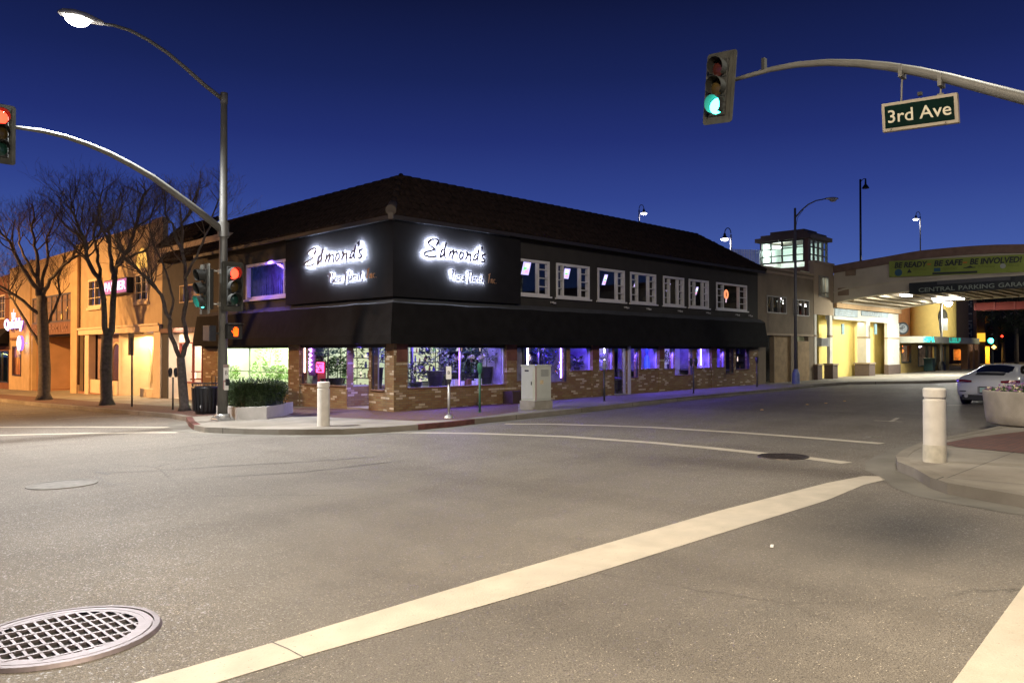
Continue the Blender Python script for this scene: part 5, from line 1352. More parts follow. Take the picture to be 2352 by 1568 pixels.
# recess with panelled doors, lit warm from above
r0, r1 = FL.a(321), FL.a(266)
mb = MB(); rz = FL.z(295, 895)
mb.prism([(XC + .2, r1 + .0), (XC + 2.2, r1 - .8), (XC + 2.2, r0 + .6), (XC + .2, r0), (XC + .3, r0), (XC + 2.3, r0 + .5), (XC + 2.3, r1 - .7), (XC + .3, r1)][:4][::-1], zc0 - .1, zc0); mb.build('recess_soffit', M_CREAM, sb)
def slab(p, q, z0, z1, m, name, th=.08, pan=0):
    p, q = Vector((*p, 0)), Vector((*q, 0)); d = (q - p).normalized(); nn = Vector((d.y, -d.x, 0)); 
    if nn.x > 0: nn = -nn
    mb = MB(); c = (p + q) / 2; L_ = (q - p).length / 2
    mb.obox((c.x, c.y, (z0 + z1) / 2), d * L_, nn * th / 2, (0, 0, (z1 - z0) / 2))
    for i in range(pan):
        f = (i + .5) / pan; cc = p.lerp(q, f) + nn * (th / 2 + .012)
        for za, zb_ in ((z0 + .2, z0 + .85), (z0 + 1.0, z1 - .35)): mb.obox((cc.x, cc.y, (za + zb_) / 2), d * L_ / pan * .62, nn * .015, (0, 0, (zb_ - za) / 2)); mb.obox((cc.x + nn.x * .02, cc.y + nn.y * .02, (za + zb_) / 2), d * L_ / pan * .42, nn * .012, (0, 0, (zb_ - za) / 2 * .8))
    return mb.build(name, m, sb)
slab((XC + .15, r1 - .02), (XC + 2.2, r1 - 1.6), BZ, zc0, M_CREAM, 'splayed_panelling', pan=3)
slab((XC + 2.2, r1 - 1.6), (XC + 2.2, r0), BZ, zc0, M_CREAM, 'door', pan=2)
light('recess_lamp', 'AREA', (XC + .9, (r0 + r1) / 2, zc0 - .15), 220, (1, .66, .3), sb, size=1.0, size_y=1.6, direction=(0, 0, -1))
# right shop window bay with pale arched niche
a0, a1 = FL.a(355), FL.a(321)
panelled(a0, a1, BZ, FL.z(340, 893), -.02, M_CREAM, 'panel', 2)
mb = MB(); FL.box(mb, a0, a1, BZ, zc0, -1.5, -1.4); FL.box(mb, a0 + .02, a0 + .1, BZ, zc0, -1.4, -.05); mb.build('bay_wall', mat('pale_plaster', (.55, .46, .35), .8, var=.08), sb)
a_, b_ = FL.a(346, -1.3), FL.a(330, -1.3); bc, bw = (a_ + b_) / 2, (b_ - a_) / 2; zz = FL.z(338, 795, -1.3); z0_ = FL.z(340, 885)
mb = MB(); mb.poly([FL.P(b_, z0_, -1.38), FL.P(a_, z0_, -1.38)] + [FL.P(bc - math.cos(math.pi * k / 12) * bw, zz - bw + math.sin(math.pi * k / 12) * bw, -1.38) for k in range(13)]); mb.build('arched_niche', mat('niche', (.8, .7, .5), .8), sb)
mb = MB(); mb.tube([FL.P(a_, z0_, -1.36)] + [FL.P(bc - math.cos(math.pi * k / 12) * bw, zz - bw + math.sin(math.pi * k / 12) * bw, -1.36) for k in range(13)] + [FL.P(b_, z0_, -1.36)], .05, 6); mb.build('arch_trim', M_CREAM, sb)
light('bay_lamp', 'AREA', (XC + .7, (a0 + a1) / 2, zc0 - .12), 110, (1, .8, .52), sb, size=.8, size_y=.8, direction=(.1, 0, -1))
mb = MB(); FL.box(mb, s0 + .01, s1, gs - .4, gs + .01, -2.4, -.0); mb.build('entry_floor', mat('terracotta_floor', (.3, .14, .07), .7), sb)
# lit name board, partly hidden by the tree: letters ending in ER
pA_ = onX(238, 660, XC - .35); pB_ = onX(290, 656, XC - .35)
t = thing('lit_name_sign', 'lit pink and white name board behind the second tree trunk on the tan wall', 'sign', ((pA_ + pB_) / 2))
cS = (pA_ + pB_) / 2; wS = abs(pA_.y - pB_.y); hS = .78
mb = MB(); mb.box(XC - .33, XC - .02, cS.y - wS / 2, cS.y + wS / 2, cS.z - hS / 2, cS.z + hS / 2); mb.build('cabinet', M_BLACK, t)
mb = MB(); mb.box(XC - .345, XC - .332, cS.y - wS / 2 + .05, cS.y + wS / 2 - .03, cS.z - hS / 2 + .05, cS.z + hS / 2 - .05); mb.build('sign_face', emat('face_pink', (.62, .16, .36), .9), t)
textmesh('sign_letters', 'PALMER', .62, emat('letters_hot', (1, .72, .92), 1.6), t, (XC - .36, cS.y, cS.z), FL.R(), (0, 0, 1), .004, width=wS * .93, bold=.02)
# --- ochre building with tall dark window and deep porch
o0, o1 = s1, FL.a(21)
ob = thing('ochre_building', 'orange lit ochre building with a tall gridded window above a deep porch', 'building', base((o0 + o1) / 2))
tz0, tz1 = FL.z(120, 741), FL.z(120, 678); ta0, ta1 = FL.a(166), FL.a(74); pz = FL.z(120, 768)
lw_ = (FL.a(49), FL.a(29), FL.z(40, 863), FL.z(40, 795))
mb = MB(); FL.wall(mb, o0 + .01, o1, BZ, 7.55, [(ta0, ta1, tz0, tz1), (ta0, ta1, BZ, pz), lw_]); mb.build('wall', M_STUC2, ob)
mb = MB(); FL.box(mb, o0 + .01, o1, 7.55, 7.66, -.35, .04); FL.box(mb, o0 + .01, o0 + .5, 7.662, 7.9, -.3, .05); FL.box(mb, ta1 + .1, ta1 + .6, 7.661, 7.85, -.3, .05); mb.build('parapet', M_STUC2, ob)
for a_, b_ in ((166, 181), (58, 72)):
    mb = MB(); FL.box(mb, FL.a(b_) + .05, FL.a(a_), BZ, 7.54 if a_ > 100 else 7.5, .0, .1); mb.build('pilaster', M_STUC2, ob)
ww = (ta1 - ta0)
window(FL, ob, ta0, ta1, tz0, tz1, mat('bronze_frame', (.03, .02, .012), .5), mat('sheer_curtain', (.16, .085, .04), .6, var=.5, vscale=2), .1, [(k / 8, .16) for k in range(1, 8)], [tz0 + (tz1 - tz0) * .36, tz0 + (tz1 - tz0) * .75], d=.02, depth=-.15)
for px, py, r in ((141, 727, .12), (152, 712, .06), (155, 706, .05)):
    p = onX(px, py, XC - .035); t_ = MB(); t_.disc(p, Vector((0, -r, 0)), Vector((0, 0, r * 1.4)), 12); t_.build('lamp_reflection', emat('reflection_glow', (1, .55, .08), .9), ob)  # glowing discs stand in for lamp reflections on the window
mb = MB(); FL.box(mb, ta0 - .02, ta1 + .02, pz, tz0 - .01, .001, .08); mb.build('sign_band', mat('band_rust', (.17, .07, .03), .7), ob)
marks('sign_letters', 11, ww * .85, .36, mat('band_letters', (.25, .12, .06), .6), ob, FL.P((ta0 + ta1) / 2, (pz + tz0) / 2, .085), FL.R(), (0, 0, 1), 8, .01)
go = g(XC, (o0 + o1) / 2) + KH
mb = MB(); mb.box(XC + 3.2, XC + 3.3, ta0, ta1, BZ, pz); mb.box(XC + .25, XC + 3.2, ta1, ta1 + .1, BZ, pz); mb.build('porch_wall', mat('porch_plaster', (.42, .25, .13), .85, var=.15, vscale=1), ob)
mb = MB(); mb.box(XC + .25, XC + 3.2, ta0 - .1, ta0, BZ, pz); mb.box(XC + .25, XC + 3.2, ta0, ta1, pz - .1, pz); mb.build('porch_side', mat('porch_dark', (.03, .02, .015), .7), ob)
mb = MB(); mb.box(XC, XC + 3.2, ta0, ta1, go - .5, go + .02); mb.build('porch_floor', mat('porch_floor', (.3, .15, .07), .7), ob)
mb = MB(); mb.box(XC + 1.6, XC + 3.2, ta0 + .2, (ta0 + ta1) / 2 + .6, go, go + .45); mb.box(XC + 1.62, XC + 3.2, ta0 + .2, (ta0 + ta1) / 2 + .6, go + .45, go + .5); mb.build('planter_ledge', mat('ledge', (.35, .2, .1), .8), ob)
mb = MB(); mb.box(XC + 1.7, XC + 1.8, ta0 + .2, ta0 + 1.5, go + .5, go + 1.5); mb.build('dark_cabinet', M_BLACK, ob)
light('porch_lamp', 'AREA', (XC + 2.0, (ta0 + ta1) / 2, pz - .2), 130, (1, .5, .16), ob, size=1, size_y=1, direction=(.1, 0, -1))
pu = Vector((XC + 2.1, FL.a(122, -2.1), go + .5)); t = thing('urn', 'tall dark clay urn standing on the ledge inside the porch', 'urn', pu)
mb = MB(); mb.lathe(pu, [(.12, 0), (.2, .06), (.3, .4), (.31, .7), (.24, .98), (.14, 1.04), (.15, 1.08)], 16, cap=True); mb.build('body', mat('urn_clay', (.12, .06, .035), .6), t)
mb = MB(); random.seed(4)
for k in range(7): mb.tube([pu + Vector((0, 0, 1.0)), pu + Vector((random.uniform(-.12, .12), random.uniform(-.12, .12), 1.25 + random.random() * .15))], .012, 4)
mb.build('twigs', M_BLACK, t)
window(FL, ob, *lw_, mat('dark_wood', (.04, .02, .015), .5), M_GLASS, .1, (), (), label='narrow shop window glowing orange and red')
mb = MB(); FL.box(mb, lw_[0] - .5, lw_[1] + 4.5, lw_[2] - .2, lw_[3] + .2, -1.1, -1.0); mb.build('window_room', mat('window_orange', (.55, .16, .05), .8, var=.35, vscale=2.5), ob)
light('window_lamp', 'AREA', (XC + .6, (lw_[0] + lw_[1]) / 2, lw_[3] + .1), 60, (1, .32, .1), ob, size=.6, size_y=.8, direction=(.2, 0, -1))
for k in range(9): 
    pass
mb = MB(); random.seed(9)
for k in range(26): p = FL.P(random.uniform(lw_[0] + .2, lw_[1] - .2), lw_[3] - random.uniform(.1, .55), -.2); mb.lathe(p, [(.01, -.03), (.035, 0), (.01, .03)], 5)
mb.build('string_light', emat('fairy_red', (1, .3, .15), 4), ob)
mb = MB(); FL.box(mb, lw_[0] - .3, lw_[1] + .3, lw_[3] + .45, lw_[3] + .6, .0, .12); mb.build('ledge', mat('ledge_brown', (.2, .08, .03), .7), ob)
# glowing cup shop sign and round sign
pq = onX(30, 744, XC - .35); t = thing('lit_name_sign', 'white neon shop name with a pink cup above it at the far left', 'sign', pq)
textmesh('sign_letters', 'Quickly', .95, emat('sign_white_hot', (.85, .88, 1), 3), t, pq, FL.R(), (0, 0, 1), .03, width=4.9, bold=.01)
mb = MB(); q = onX(31, 726, XC - .35); mb.lathe((q.x, q.y, q.z - .25), [(.1, 0), (.14, .5)], 10); mb.tube([q + Vector((0, 0, .2)), q + Vector((0, -.1, .5))], .02, 5); mb.build('cup', emat('cup_pink', (1, .5, .6), 2), t)
textmesh('sign_outline', 'Quickly', .98, emat('sign_violet', (.4, .12, .9), .9), t, pq + Vector((.04, 0, 0)), FL.R(), (0, 0, 1), .02, width=5.05, bold=.03)
pq = onX(47, 788, XC - .5); t = thing('round_sign', 'round white glowing sign on the wall beside the orange shop window', 'sign', pq)
mb = MB(); mb.obox(pq, (.2, 0, 0), (0, .07, 0), (0, 0, .02))
n = 20
f = [pq + Vector((-.09, -.55 * math.cos(2 * math.pi * k / n), .5 * math.sin(2 * math.pi * k / n))) for k in range(n)]; b_ = [p + Vector((.18, 0, 0)) for p in f]
mb = MB(); mb.poly(f); mb.poly(b_[::-1]); mb.build('face', emat('sign_white_lav', (.9, .85, 1), 3.5), t)
mb = MB()
for i in range(n): mb.poly([f[i], b_[i], b_[(i + 1) % n], f[(i + 1) % n]])
mb.tube([pq + Vector((.3, 0, 0)), pq + Vector((.5, 0, 0))], .03, 6); mb.build('rim', emat('rim_violet', (.45, .2, 1), 1.2), t)
# --- last building at the left edge: dark wall, black awning, green-lit window
l0, l1 = o1, o1 + 26
lb = thing('brown_brick_building', 'dark brown building with black awning at the far left edge', 'building', base(l0 + 5))
lw2 = (l0 + .15, l0 + 4.2, FL.z(10, 878), FL.z(10, 805))
mb = MB(); FL.wall(mb, l0 + .01, l1, BZ, 7.3, [lw2, (l0 + 1.2, l0 + 3.0, 4.1, 5.9)]); mb.build('wall', brickmat('far_brick', (.2, .07, .03), (.15, .05, .025), (.1, .05, .03)), lb)
window(FL, lb, *lw2, M_BLACK, M_GLASS, .08, (.5,), ())
window(FL, lb, l0 + 1.2, l0 + 3.0, 4.1, 5.9, M_CREAM, M_DGL, .1, (.5,), (4.7, 5.3))
mb = MB(); FL.box(mb, l0 + .05, l1 - 2, 2.1, 3.3, 0, .05); mb.poly([(XC, l0 + .05, 3.4), (XC - 1.0, l0 + .05, 2.3), (XC - 1.0, l1 - 2, 2.3), (XC, l1 - 2, 3.4)][::-1]); mb.poly([(XC, l0 + .05, 3.4), (XC - 1.0, l0 + .05, 2.3), (XC, l0 + .05, 2.3)]); mb.build('awning', M_AWN, lb)
mb = MB(); FL.box(mb, l0 - .3, l0 + 12, lw2[2] - .3, lw2[3] + .3, -1.3, -1.2); mb.build('window_room', mat('lime_room', (.5, .6, .12), .8), lb)
light('window_lamp', 'AREA', (XC + .7, (lw2[0] + lw2[1]) / 2, lw2[3]), 60, (.9, 1, .35), lb, size=.6, size_y=2.5, direction=(.3, 0, -1))

# --- sodium street lamps down the left street
def sodium(x, y, z, e, label):
    b = Vector((x, y, g(x, y))); t = thing('street_lamp', label, 'street lamp', b, 'sodium street lamps of the left street')
    pole_shaft(t, x, y, b.z - .1, z - .3, .12, .07, M_POLE); mb = MB(); mb.tube([(x, y, z - .5), (x + .7, y, z - .05), (x + 1.6, y, z + .1)], .04, 8); mb.build('lamp_arm', M_POLE, t)
    luminaire(t, (x + 1.6, y, z + .1), (1, 0, 0), 1.0); light('lamp_light', 'SPOT', (x + 2.1, y, z - .15), e, (1, .50, .16), t, size=.25, direction=(.25, 0, -1), spot=168, blend=.4)
sodium(-1.6, 47, 8.5, 24000, 'sodium street lamp across the left street, nearer one')
sodium(-1.6, 72, 8.5, 20000, 'sodium street lamp across the left street, farther one')
# ------------------------------------------------------------------ right street: boarded building, garage, tower, bridge, marquee block
M_BRN = mat('brown_stucco', (.20, .155, .10), .9, var=.18, vscale=1.2, bump=.2, bscale=10)
M_BRN2 = mat('tan_render', (.34, .26, .17), .85, var=.1, vscale=1.2)
M_PLY = mat('plywood', (.30, .20, .09), .8, var=.25, vscale=2.5, detail=9)
M_YEL = mat('yellow_wall', (.72, .55, .16), .8, var=.05)
M_OFFW = mat('offwhite_wall', (.6, .57, .48), .8, var=.06)
M_PBRK = brickmat('pillar_brick', (.13, .09, .07), (.11, .08, .065), (.08, .06, .05), bw=.2, bh=.07)
b0, b1 = XE + .02, FR.a(1869)
def gb(a): return Vector((a, YC, g(a, YC) + KH))
# --- boarded brown building
bb = thing('boarded_building', 'plain brown two storey building with boarded doors beside the black shop', 'building', gb((b0 + b1) / 2))
w1 = (FR.a(1761), FR.a(1806), FR.z(1784, 720), FR.z(1784, 680)); w2 = (FR.a(1822), FR.a(1858), FR.z(1840, 726), FR.z(1840, 688))
dA = (FR.a(1759), FR.a(1778), -1, FR.z(1768, 770)); dB = (FR.a(1779), FR.a(1817), -1, FR.z(1800, 770)); dC = (FR.a(1831), FR.a(1857), FR.z(1845, 783), FR.z(1845, 773))
mb = MB(); FR.wall(mb, b0, b1, -1, 6.0, [w1, w2, dA, dB, dC]); mb.build('wall', M_BRN, bb)
mb = MB(); FR.box(mb, b0, b1, 6.0, 6.12, -.3, .1); FR.box(mb, FR.a(1760), b1, 5.78, 5.9, .001, .06); mb.build('cornice', M_BRN2, bb)
mb = MB(); FR.box(mb, b0, b1, 2.55, 2.66, .001, .05); mb.build('string_course', M_BRN2, bb)
mb = MB(); mb.box(b0, b1, YC + 1.5, YC + 1.6, -1, 6); mb.box(b0, b1, YC + .3, YC + 1.5, 5.95, 6.0); mb.build('inner_wall', M_INT, bb)
M_FGRY = mat('grey_frame', (.22, .2, .17), .6)
window(FR, bb, *w1, M_FGRY, M_GLASS, .06, (.3, .66), ()); window(FR, bb, *w2, M_FGRY, M_GLASS, .06, (.3, .66), ())
mb = MB(); p = onY(1795, 684, YC + .5); mb.lathe(p, [(.03, -.1), (.07, 0), (.03, .1)], 8); mb.build('bulb', emat('bulb_w', (1, .9, .95), 4), bb)
mb = MB(); p = onY(1785, 692, YC + .6); mb.tube([p, p + Vector((.2, 0, .06)), p + Vector((.4, 0, .0))], .03, 5); mb.build('glint', emat('glint_glow', (.75, .9, .8), 1.2), bb)  # glowing strip stands in for a glint behind the window
mb = MB(); FR.box(mb, dB[0] + .02, dB[1], -1, dB[3] - .02, -.16, -.1); mb.build('plywood_board', M_PLY, bb)
mb = MB(); FR.box(mb, FR.a(1831), FR.a(1857), -1, FR.z(1845, 784), .001, .04); mb.build('plywood_board', M_PLY, bb)
mb = MB(); FR.box(mb, dA[0] + .05, dA[1] - .05, -1, dA[3], -.6, -.5); mb.build('door', mat('old_door', (.035, .02, .012), .6), bb)
# --- pilastered stair block
c0, c1 = FR.a(1870), FR.a(1915)
sbk = thing('stair_block', 'narrow tan stair block with a tall lit window left of the bridge', 'building', gb((c0 + c1) / 2))
tw = (FR.a(1881), FR.a(1903), FR.z(1892, 683), FR.z(1892, 634)); cz = FR.z(1892, 723)
mb = MB(); FR.wall(mb, c0, c1, cz, 6.75, [tw]); mb.build('wall', M_BRN2, sbk)
mb = MB(); FR.box(mb, c0, c1, 6.75, 6.9, -.3, .08); mb.build('cornice', M_BRN2, sbk)
window(FR, sbk, *tw, M_FGRY, M_GLASS, .06, (.3, .62), (tw[2] + .3,)); mb = MB(); FR.box(mb, tw[0] - .4, tw[1] + .4, tw[2] - .3, tw[3] + .3, -.9, -.85); mb.build('window_room', mat('stair_room', (.6, .62, .5), .8), sbk)
light('window_lamp', 'AREA', (sum(tw[:2]) / 2, YC + .5, tw[3] + .1), 30, (.95, 1, .85), sbk, size=.5, size_y=.4, direction=(0, .3, -1))
def pillar(parent, a0, a1, ztop, zcap, zbr, d0=-.6, d1=.12, label=None):
    mb = MB(); FR.box(mb, a0, a1, -.5, ztop, d0, d1 - .08); p = mb.build('pillar', M_OFFW, parent)
    if label: p['label'] = label
    mb = MB(); FR.box(mb, a0 - .03, a1 + .03, zcap, zcap + .09, d0, d1 - .03); mb.build('pillar_band', M_BRN2, p)
    w = .16; mb = MB(); FR.box(mb, a0 - w, a1 + w, -.5, zbr, d0 - .1, d1 + w); mb.build('brick_base', M_PBRK, p)
    mb = MB(); FR.box(mb, a0 - w - .05, a1 + w + .05, zbr, zbr + .09, d0 - .15, d1 + w + .05); mb.build('base_cap', M_BRN2, p)
zband = FR.z(1985, 776); zbr = FR.z(1985, 836)
pillar(sbk, FR.a(1872), FR.a(1877), cz, zband, zbr, -.2, .06); pillar(sbk, FR.a(1907), FR.a(1913), cz, zband, zbr, -.2, .06)
mb = MB(); FR.box(mb, FR.a(1880), FR.a(1904), FR.z(1892, 845), cz, -1.6, -1.5); mb.build('niche_wall', mat('olive_wall', (.16, .16, .08), .8), sbk)
mb = MB(); FR.box(mb, FR.a(1880), FR.a(1904), -.5, FR.z(1892, 830), -.9, -.8); mb.build('low_wall', M_YEL, sbk)
mb = MB(); za, zb_ = FR.z(1892, 795), FR.z(1892, 776); FR.box(mb, FR.a(1883), FR.a(1901), za, zb_, -.5, .1)
for k in range(6): FR.box(mb, FR.a(1884) + k * .16, FR.a(1884) + k * .16 + .03, za + .05, zb_ - .05, .1, .12)
mb.build('air_conditioner', mat('ac_metal', (.3, .3, .28), .5), sbk)
# --- garage ground floor
d0_, d1_ = c1 + .02, FR.a(2064)
gar = thing('parking_garage', 'yellow walled garage entrance with cream pillars under the bridge', 'parking garage', gb((d0_ + d1_) / 2))
zbt, zbb = FR.z(1990, 702), FR.z(1990, 738)
mb = MB(); FR.box(mb, d0_, d1_, zbb, 4.62, -.5, 0); mb.build('beam', M_OFFW, gar)
mb = MB(); FR.box(mb, d0_, d1_, 4.3, 4.6, .001, .2); mb.build('beam_cap', mat('beam_cap', (.4, .26, .13), .8), gar)
M_SBAND = mat('sign_band_blue', (.24, .30, .33), .6, var=.25, vscale=2)
for a_, b_, tx in ((1917, 1969, 9), (1978, 2040, 7)):
    mb = MB(); zA, zB = FR.z(a_, 706) - .02, FR.z(a_, 722) - .08; FR.box(mb, FR.a(a_), FR.a(b_), min(zB, 4.25) , 4.27, .002, .05); s_ = mb.build('sign_board', M_SBAND, gar)
    marks('sign_letters', tx, abs(FR.a(b_) - FR.a(a_)) * .6, .22, mat('pale_letters', (.4, .45, .46), .5), s_, FR.P((FR.a(a_) + FR.a(b_)) / 2, (4.27 + min(zB, 4.25)) / 2, .056), (1, 0, 0), (0, 0, 1), tx, .003)
pillar(gar, FR.a(1989), FR.a(1998), zbb, zband, zbr, -.55, .1)
mb = MB(); FR.box(mb, FR.a(2037), d1_, FR.z(2050, 837), zbb, -.15, .05); mb.build('corner_wall', M_OFFW, gar)
mb = MB(); FR.box(mb, FR.a(2036.5), d1_ + .02, -.5, FR.z(2050, 837), -.17, .12); mb.build('brick_base', M_PBRK, gar)
mb = MB(); FR.box(mb, FR.a(2037) - .03, d1_ + .03, zband, zband + .08, -.16, .08); mb.build('pillar_band', M_BRN2, gar)
mb = MB(); mb.box(d0_, d1_ - .02, YC + .9, YC + 1.0, -.5, 4.3); mb.build('back_wall', M_YEL, gar)
mb = MB(); mb.box(d0_, d1_, YC + .5, YC + 1.0, 4.3, 4.4); mb.build('soffit', M_OFFW, gar)
mb = MB(); a = FR.a(2048); FR.box(mb, a - .16, a + .16, 1.0, 2.15, .05, .07); v = mb.build('notice_board', M_WHITE, gar); marks('notice_letters', 8, 1.05, .18, mat('notice_ink', (.12, .03, .2), .6), v, FR.P(a, 1.57, .078), (0, 0, 1), (-1, 0, 0), 4, .003)
for px in (1922, 1998): a = FR.a(px); mb = MB(); FR.box(mb, a - .1, a + .25, FR.z(px, 768), FR.z(px, 744), .3, .36); mb.build('hanging_sign', mat('teal_sign', (.2, .33, .36), .5), gar)
light('garage_fill', 'AREA', ((d0_ + FR.a(2037)) / 2, YC + .3, 3.55), 70, (1, .97, .78), gar, size=8, size_y=.3, direction=(0, .25, -1))  # fill added over the yellow walls, no fitting hangs here
# --- bridge across the street
BX0, BX1 = c1 + .03, FR.a(2064)
br = thing('pedestrian_bridge', 'wide arched concrete bridge spanning over the right street', 'bridge', (BX0, YC - 8, 4.5))
FB_ = Fac('Y', BX0)
top = [(1918, 611), (1960, 603), (2010, 595), (2060, 586), (2110, 577), (2170, 571), (2230, 566), (2290, 563), (2352, 562), (2440, 563), (2560, 568)]
bot = [(1915, 697), (1940, 690), (1990, 681), (2050, 673), (2110, 667), (2180, 662), (2250, 658), (2352, 655), (2440, 656), (2560, 661)]
tp = [onX(x, y, BX0) for x, y in top]; bp_ = [onX(x, y, BX0) for x, y in bot]
def zat(P, y):
    P = sorted(P, key=lambda p: p.y)
    if y <= P[0].y: return P[0].z
    for i in range(len(P) - 1):
        if P[i].y <= y <= P[i + 1].y: return P[i].z + (P[i + 1].z - P[i].z) * (y - P[i].y) / (P[i + 1].y - P[i].y)
    return P[-1].z
ys_ = [YC - .02 - k * .7 for k in range(46)]
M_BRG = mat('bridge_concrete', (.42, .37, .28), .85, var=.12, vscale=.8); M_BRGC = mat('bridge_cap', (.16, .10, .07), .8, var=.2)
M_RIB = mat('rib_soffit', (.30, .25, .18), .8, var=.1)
def span(mb, x0, x1, fb, ft):
    for i in range(len(ys_) - 1):
        ya, yb = ys_[i + 1], ys_[i]
        b = len(mb.v)
        for x in (x0, x1):
            for y in (ya, yb):
                mb.v.append(Vector((x, y, fb(y)))); mb.v.append(Vector((x, y, ft(y))))
        mb.face([b, b + 2, b + 3, b + 1][::-1]); mb.face([b + 4, b + 6, b + 7, b + 5]); mb.face([b + 1, b + 3, b + 7, b + 5]); mb.face([b, b + 4, b + 6, b + 2])
zb_f = lambda y: zat(bp_, y); zt_f = lambda y: zat(tp, y)
mb = MB(); span(mb, BX0, BX0 + .5, zb_f, zt_f); mb.build('parapet', M_BRG, br); mb = MB(); span(mb, BX1 - .5, BX1, zb_f, zt_f); mb.build('parapet', M_BRG, br)
mb = MB(); span(mb, BX0 - .1, BX0 + .6, lambda y: zt_f(y) - .42, lambda y: zt_f(y) + .02); mb.build('coping', M_BRGC, br)
mb = MB(); span(mb, BX0 - .07, BX0, lambda y: zb_f(y) + .62, lambda y: zb_f(y) + .72); span(mb, BX0 - .06, BX0, lambda y: zb_f(y) - .001, lambda y: zb_f(y) + .08); mb.build('moulding', M_BRG, br)
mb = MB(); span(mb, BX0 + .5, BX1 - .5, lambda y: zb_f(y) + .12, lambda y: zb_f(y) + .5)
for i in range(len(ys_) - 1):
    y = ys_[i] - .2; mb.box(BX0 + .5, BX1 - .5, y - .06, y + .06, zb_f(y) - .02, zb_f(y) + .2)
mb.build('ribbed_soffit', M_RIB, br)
# recessed panels on the face at its left end
for (x0_, y0_, x1_, y1_) in ((1925, 684 - 5, 1950, 692 - 5 - 14), (1942, 634, 1966, 628)):
    p, q = onX(x0_, y0_, BX0), onX(x1_, y0_, BX0); mb = MB(); z = p.z; mb.box(BX0 - .03, BX0 + .01, min(p.y, q.y), max(p.y, q.y), z - .0, z + .45); mb.build('wall_panel', mat('panel_brown', (.2, .14, .09), .8), br)
# lights under the bridge
mb = MB(); p = onX(2178, 688, BX0 + 7); zc = zb_f(p.y) - .03; mb.box(BX0 + 6.2, BX0 + 7.8, p.y - .7, p.y + .7, zc - .08, zc); mb.build('ceiling_light', emat('fluor_white', (1, 1, .98), 10), br)
light('bridge_lamp', 'AREA', (BX0 + 7, p.y, zc - .15), 700, (1, .98, .9), br, size=1.2, size_y=1.2, direction=(0, 0, -1))
p2 = onX(2263, 738, BX0 + 9); 
mb = MB(); p = onX(2265, 739, BX0 + 8)
p = onX(2263, 735, BX0 + 2.5); zc = zb_f(p.y)
p = onX(2264, 740, BX0 + 3)
mb = MB(); q = onX(2263, 737, BX1 + 2)
q = onX(2081, 677, BX0 + 1.6); zc = zb_f(q.y) - .02; mb = MB(); mb.box(q.x - .5, q.x + .5, q.y - .18, q.y + .18, zc - .1, zc); mb.build('ceiling_light', emat('fluor_white', (1, 1, .98), 10), br)
light('bridge_lamp', 'AREA', (q.x, q.y, zc - .15), 520, (1, .99, .86), br, size=.9, size_y=.4, direction=(.0, .35, -1))
q2 = Vector((BX0 + 8.5, q.y + .3, zc)); mb = MB(); mb.box(q2.x - .5, q2.x + .5, q2.y - .18, q2.y + .18, zc - .1, zc); mb.build('ceiling_light', emat('fluor_white', (1, 1, .98), 10), br)
light('bridge_lamp', 'AREA', (q2.x, q2.y, zc - .15), 420, (1, .99, .86), br, size=.9, size_y=.4, direction=(.0, .3, -1))
# banner, name board and their lettering
def bquad(x0_, x1_, yt0, yt1, yb0, yb1, X): return [onX(x0_, yt0, X), onX(x1_, yt1, X), onX(x1_, yb1, X), onX(x0_, yb0, X)]
def hang(name, label, cat, px0, px1, yt, hgt, m, dep, sub='cloth'):
    """panel hung on the bridge face, following px0..px1; yt: pixel of the top edge at px0 and px1"""
    TLq, TRq = onX(px0, yt[0], BX0 - dep), onX(px1, yt[1], BX0 - dep)
    t = thing(name, label, cat, TLq); d = (TRq - TLq); U = Vector((0, 0, 1)); L_ = d.length; d.normalize(); n = 24
    mb = MB()
    for i in range(n):
        a, b = TLq + d * L_ * i / n, TLq + d * L_ * (i + 1) / n; w0, w1 = .012 * math.sin(i * 1.9), .012 * math.sin((i + 1) * 1.9)
        for s_, o in ((1, 0), (-1, .02)):
            q = [a + Vector((w0 + o, 0, 0)), b + Vector((w1 + o, 0, 0)), b + Vector((w1 + o, 0, -hgt)), a + Vector((w0 + o, 0, -hgt))]
            mb.poly(q[::-1] if s_ > 0 else q)
    mb.build(sub, m, t); return t, TLq, d, L_, Vector((d.y, -d.z, 0)) and U
M_BAN = mat('banner_lime', (.2, .25, .035), .7, var=.06)
t, P0, dd, LL_, U_ = hang('banner', 'lime green vinyl banner with black slogan lettering hung on the bridge face', 'banner', 2042, 2356, (600, 583.5), .90, M_BAN, .12)
M_INK = mat('banner_ink', (.02, .025, .02), .6, var=0); M_INKB = mat('banner_blue', (.02, .08, .12), .6, var=0)
Ub = Vector((0, 0, 1))
def bfrac(px, P, d_, L2, X): # position along a hung panel at a measured picture column
    return (onX(px, 620, X).y - P.y) / (d_.y * L2)
bf = lambda px: bfrac(px, P0, dd, LL_, BX0 - .12)
def bp(px, down, out=.03): return P0 + dd * LL_ * bf(px) - Ub * down + Vector((-out, 0, 0))
for tx_, p0_, p1_ in (('BE READY', 2053, 2129), ('BE SAFE', 2144, 2211), ('BE INVOLVED!', 2227, 2347)):
    f0_, f1_ = bf(p0_), bf(p1_)
    textmesh('slogan', tx_, .42, M_INK, t, P0 + dd * LL_ * (f0_ + f1_) / 2 - Ub * .27 + Vector((-.03, 0, 0)), dd, Ub, .003, shear=.2, width=LL_ * (f1_ - f0_), bold=.014)
for px in (2134.5, 2217):
    mb = MB(); mb.obox(bp(px, .28, .034), dd * .1, Ub * .035, (.004, 0, 0)); mb.build('orange_dash', mat('ink_orange', (.5, .16, .02), .6), t)
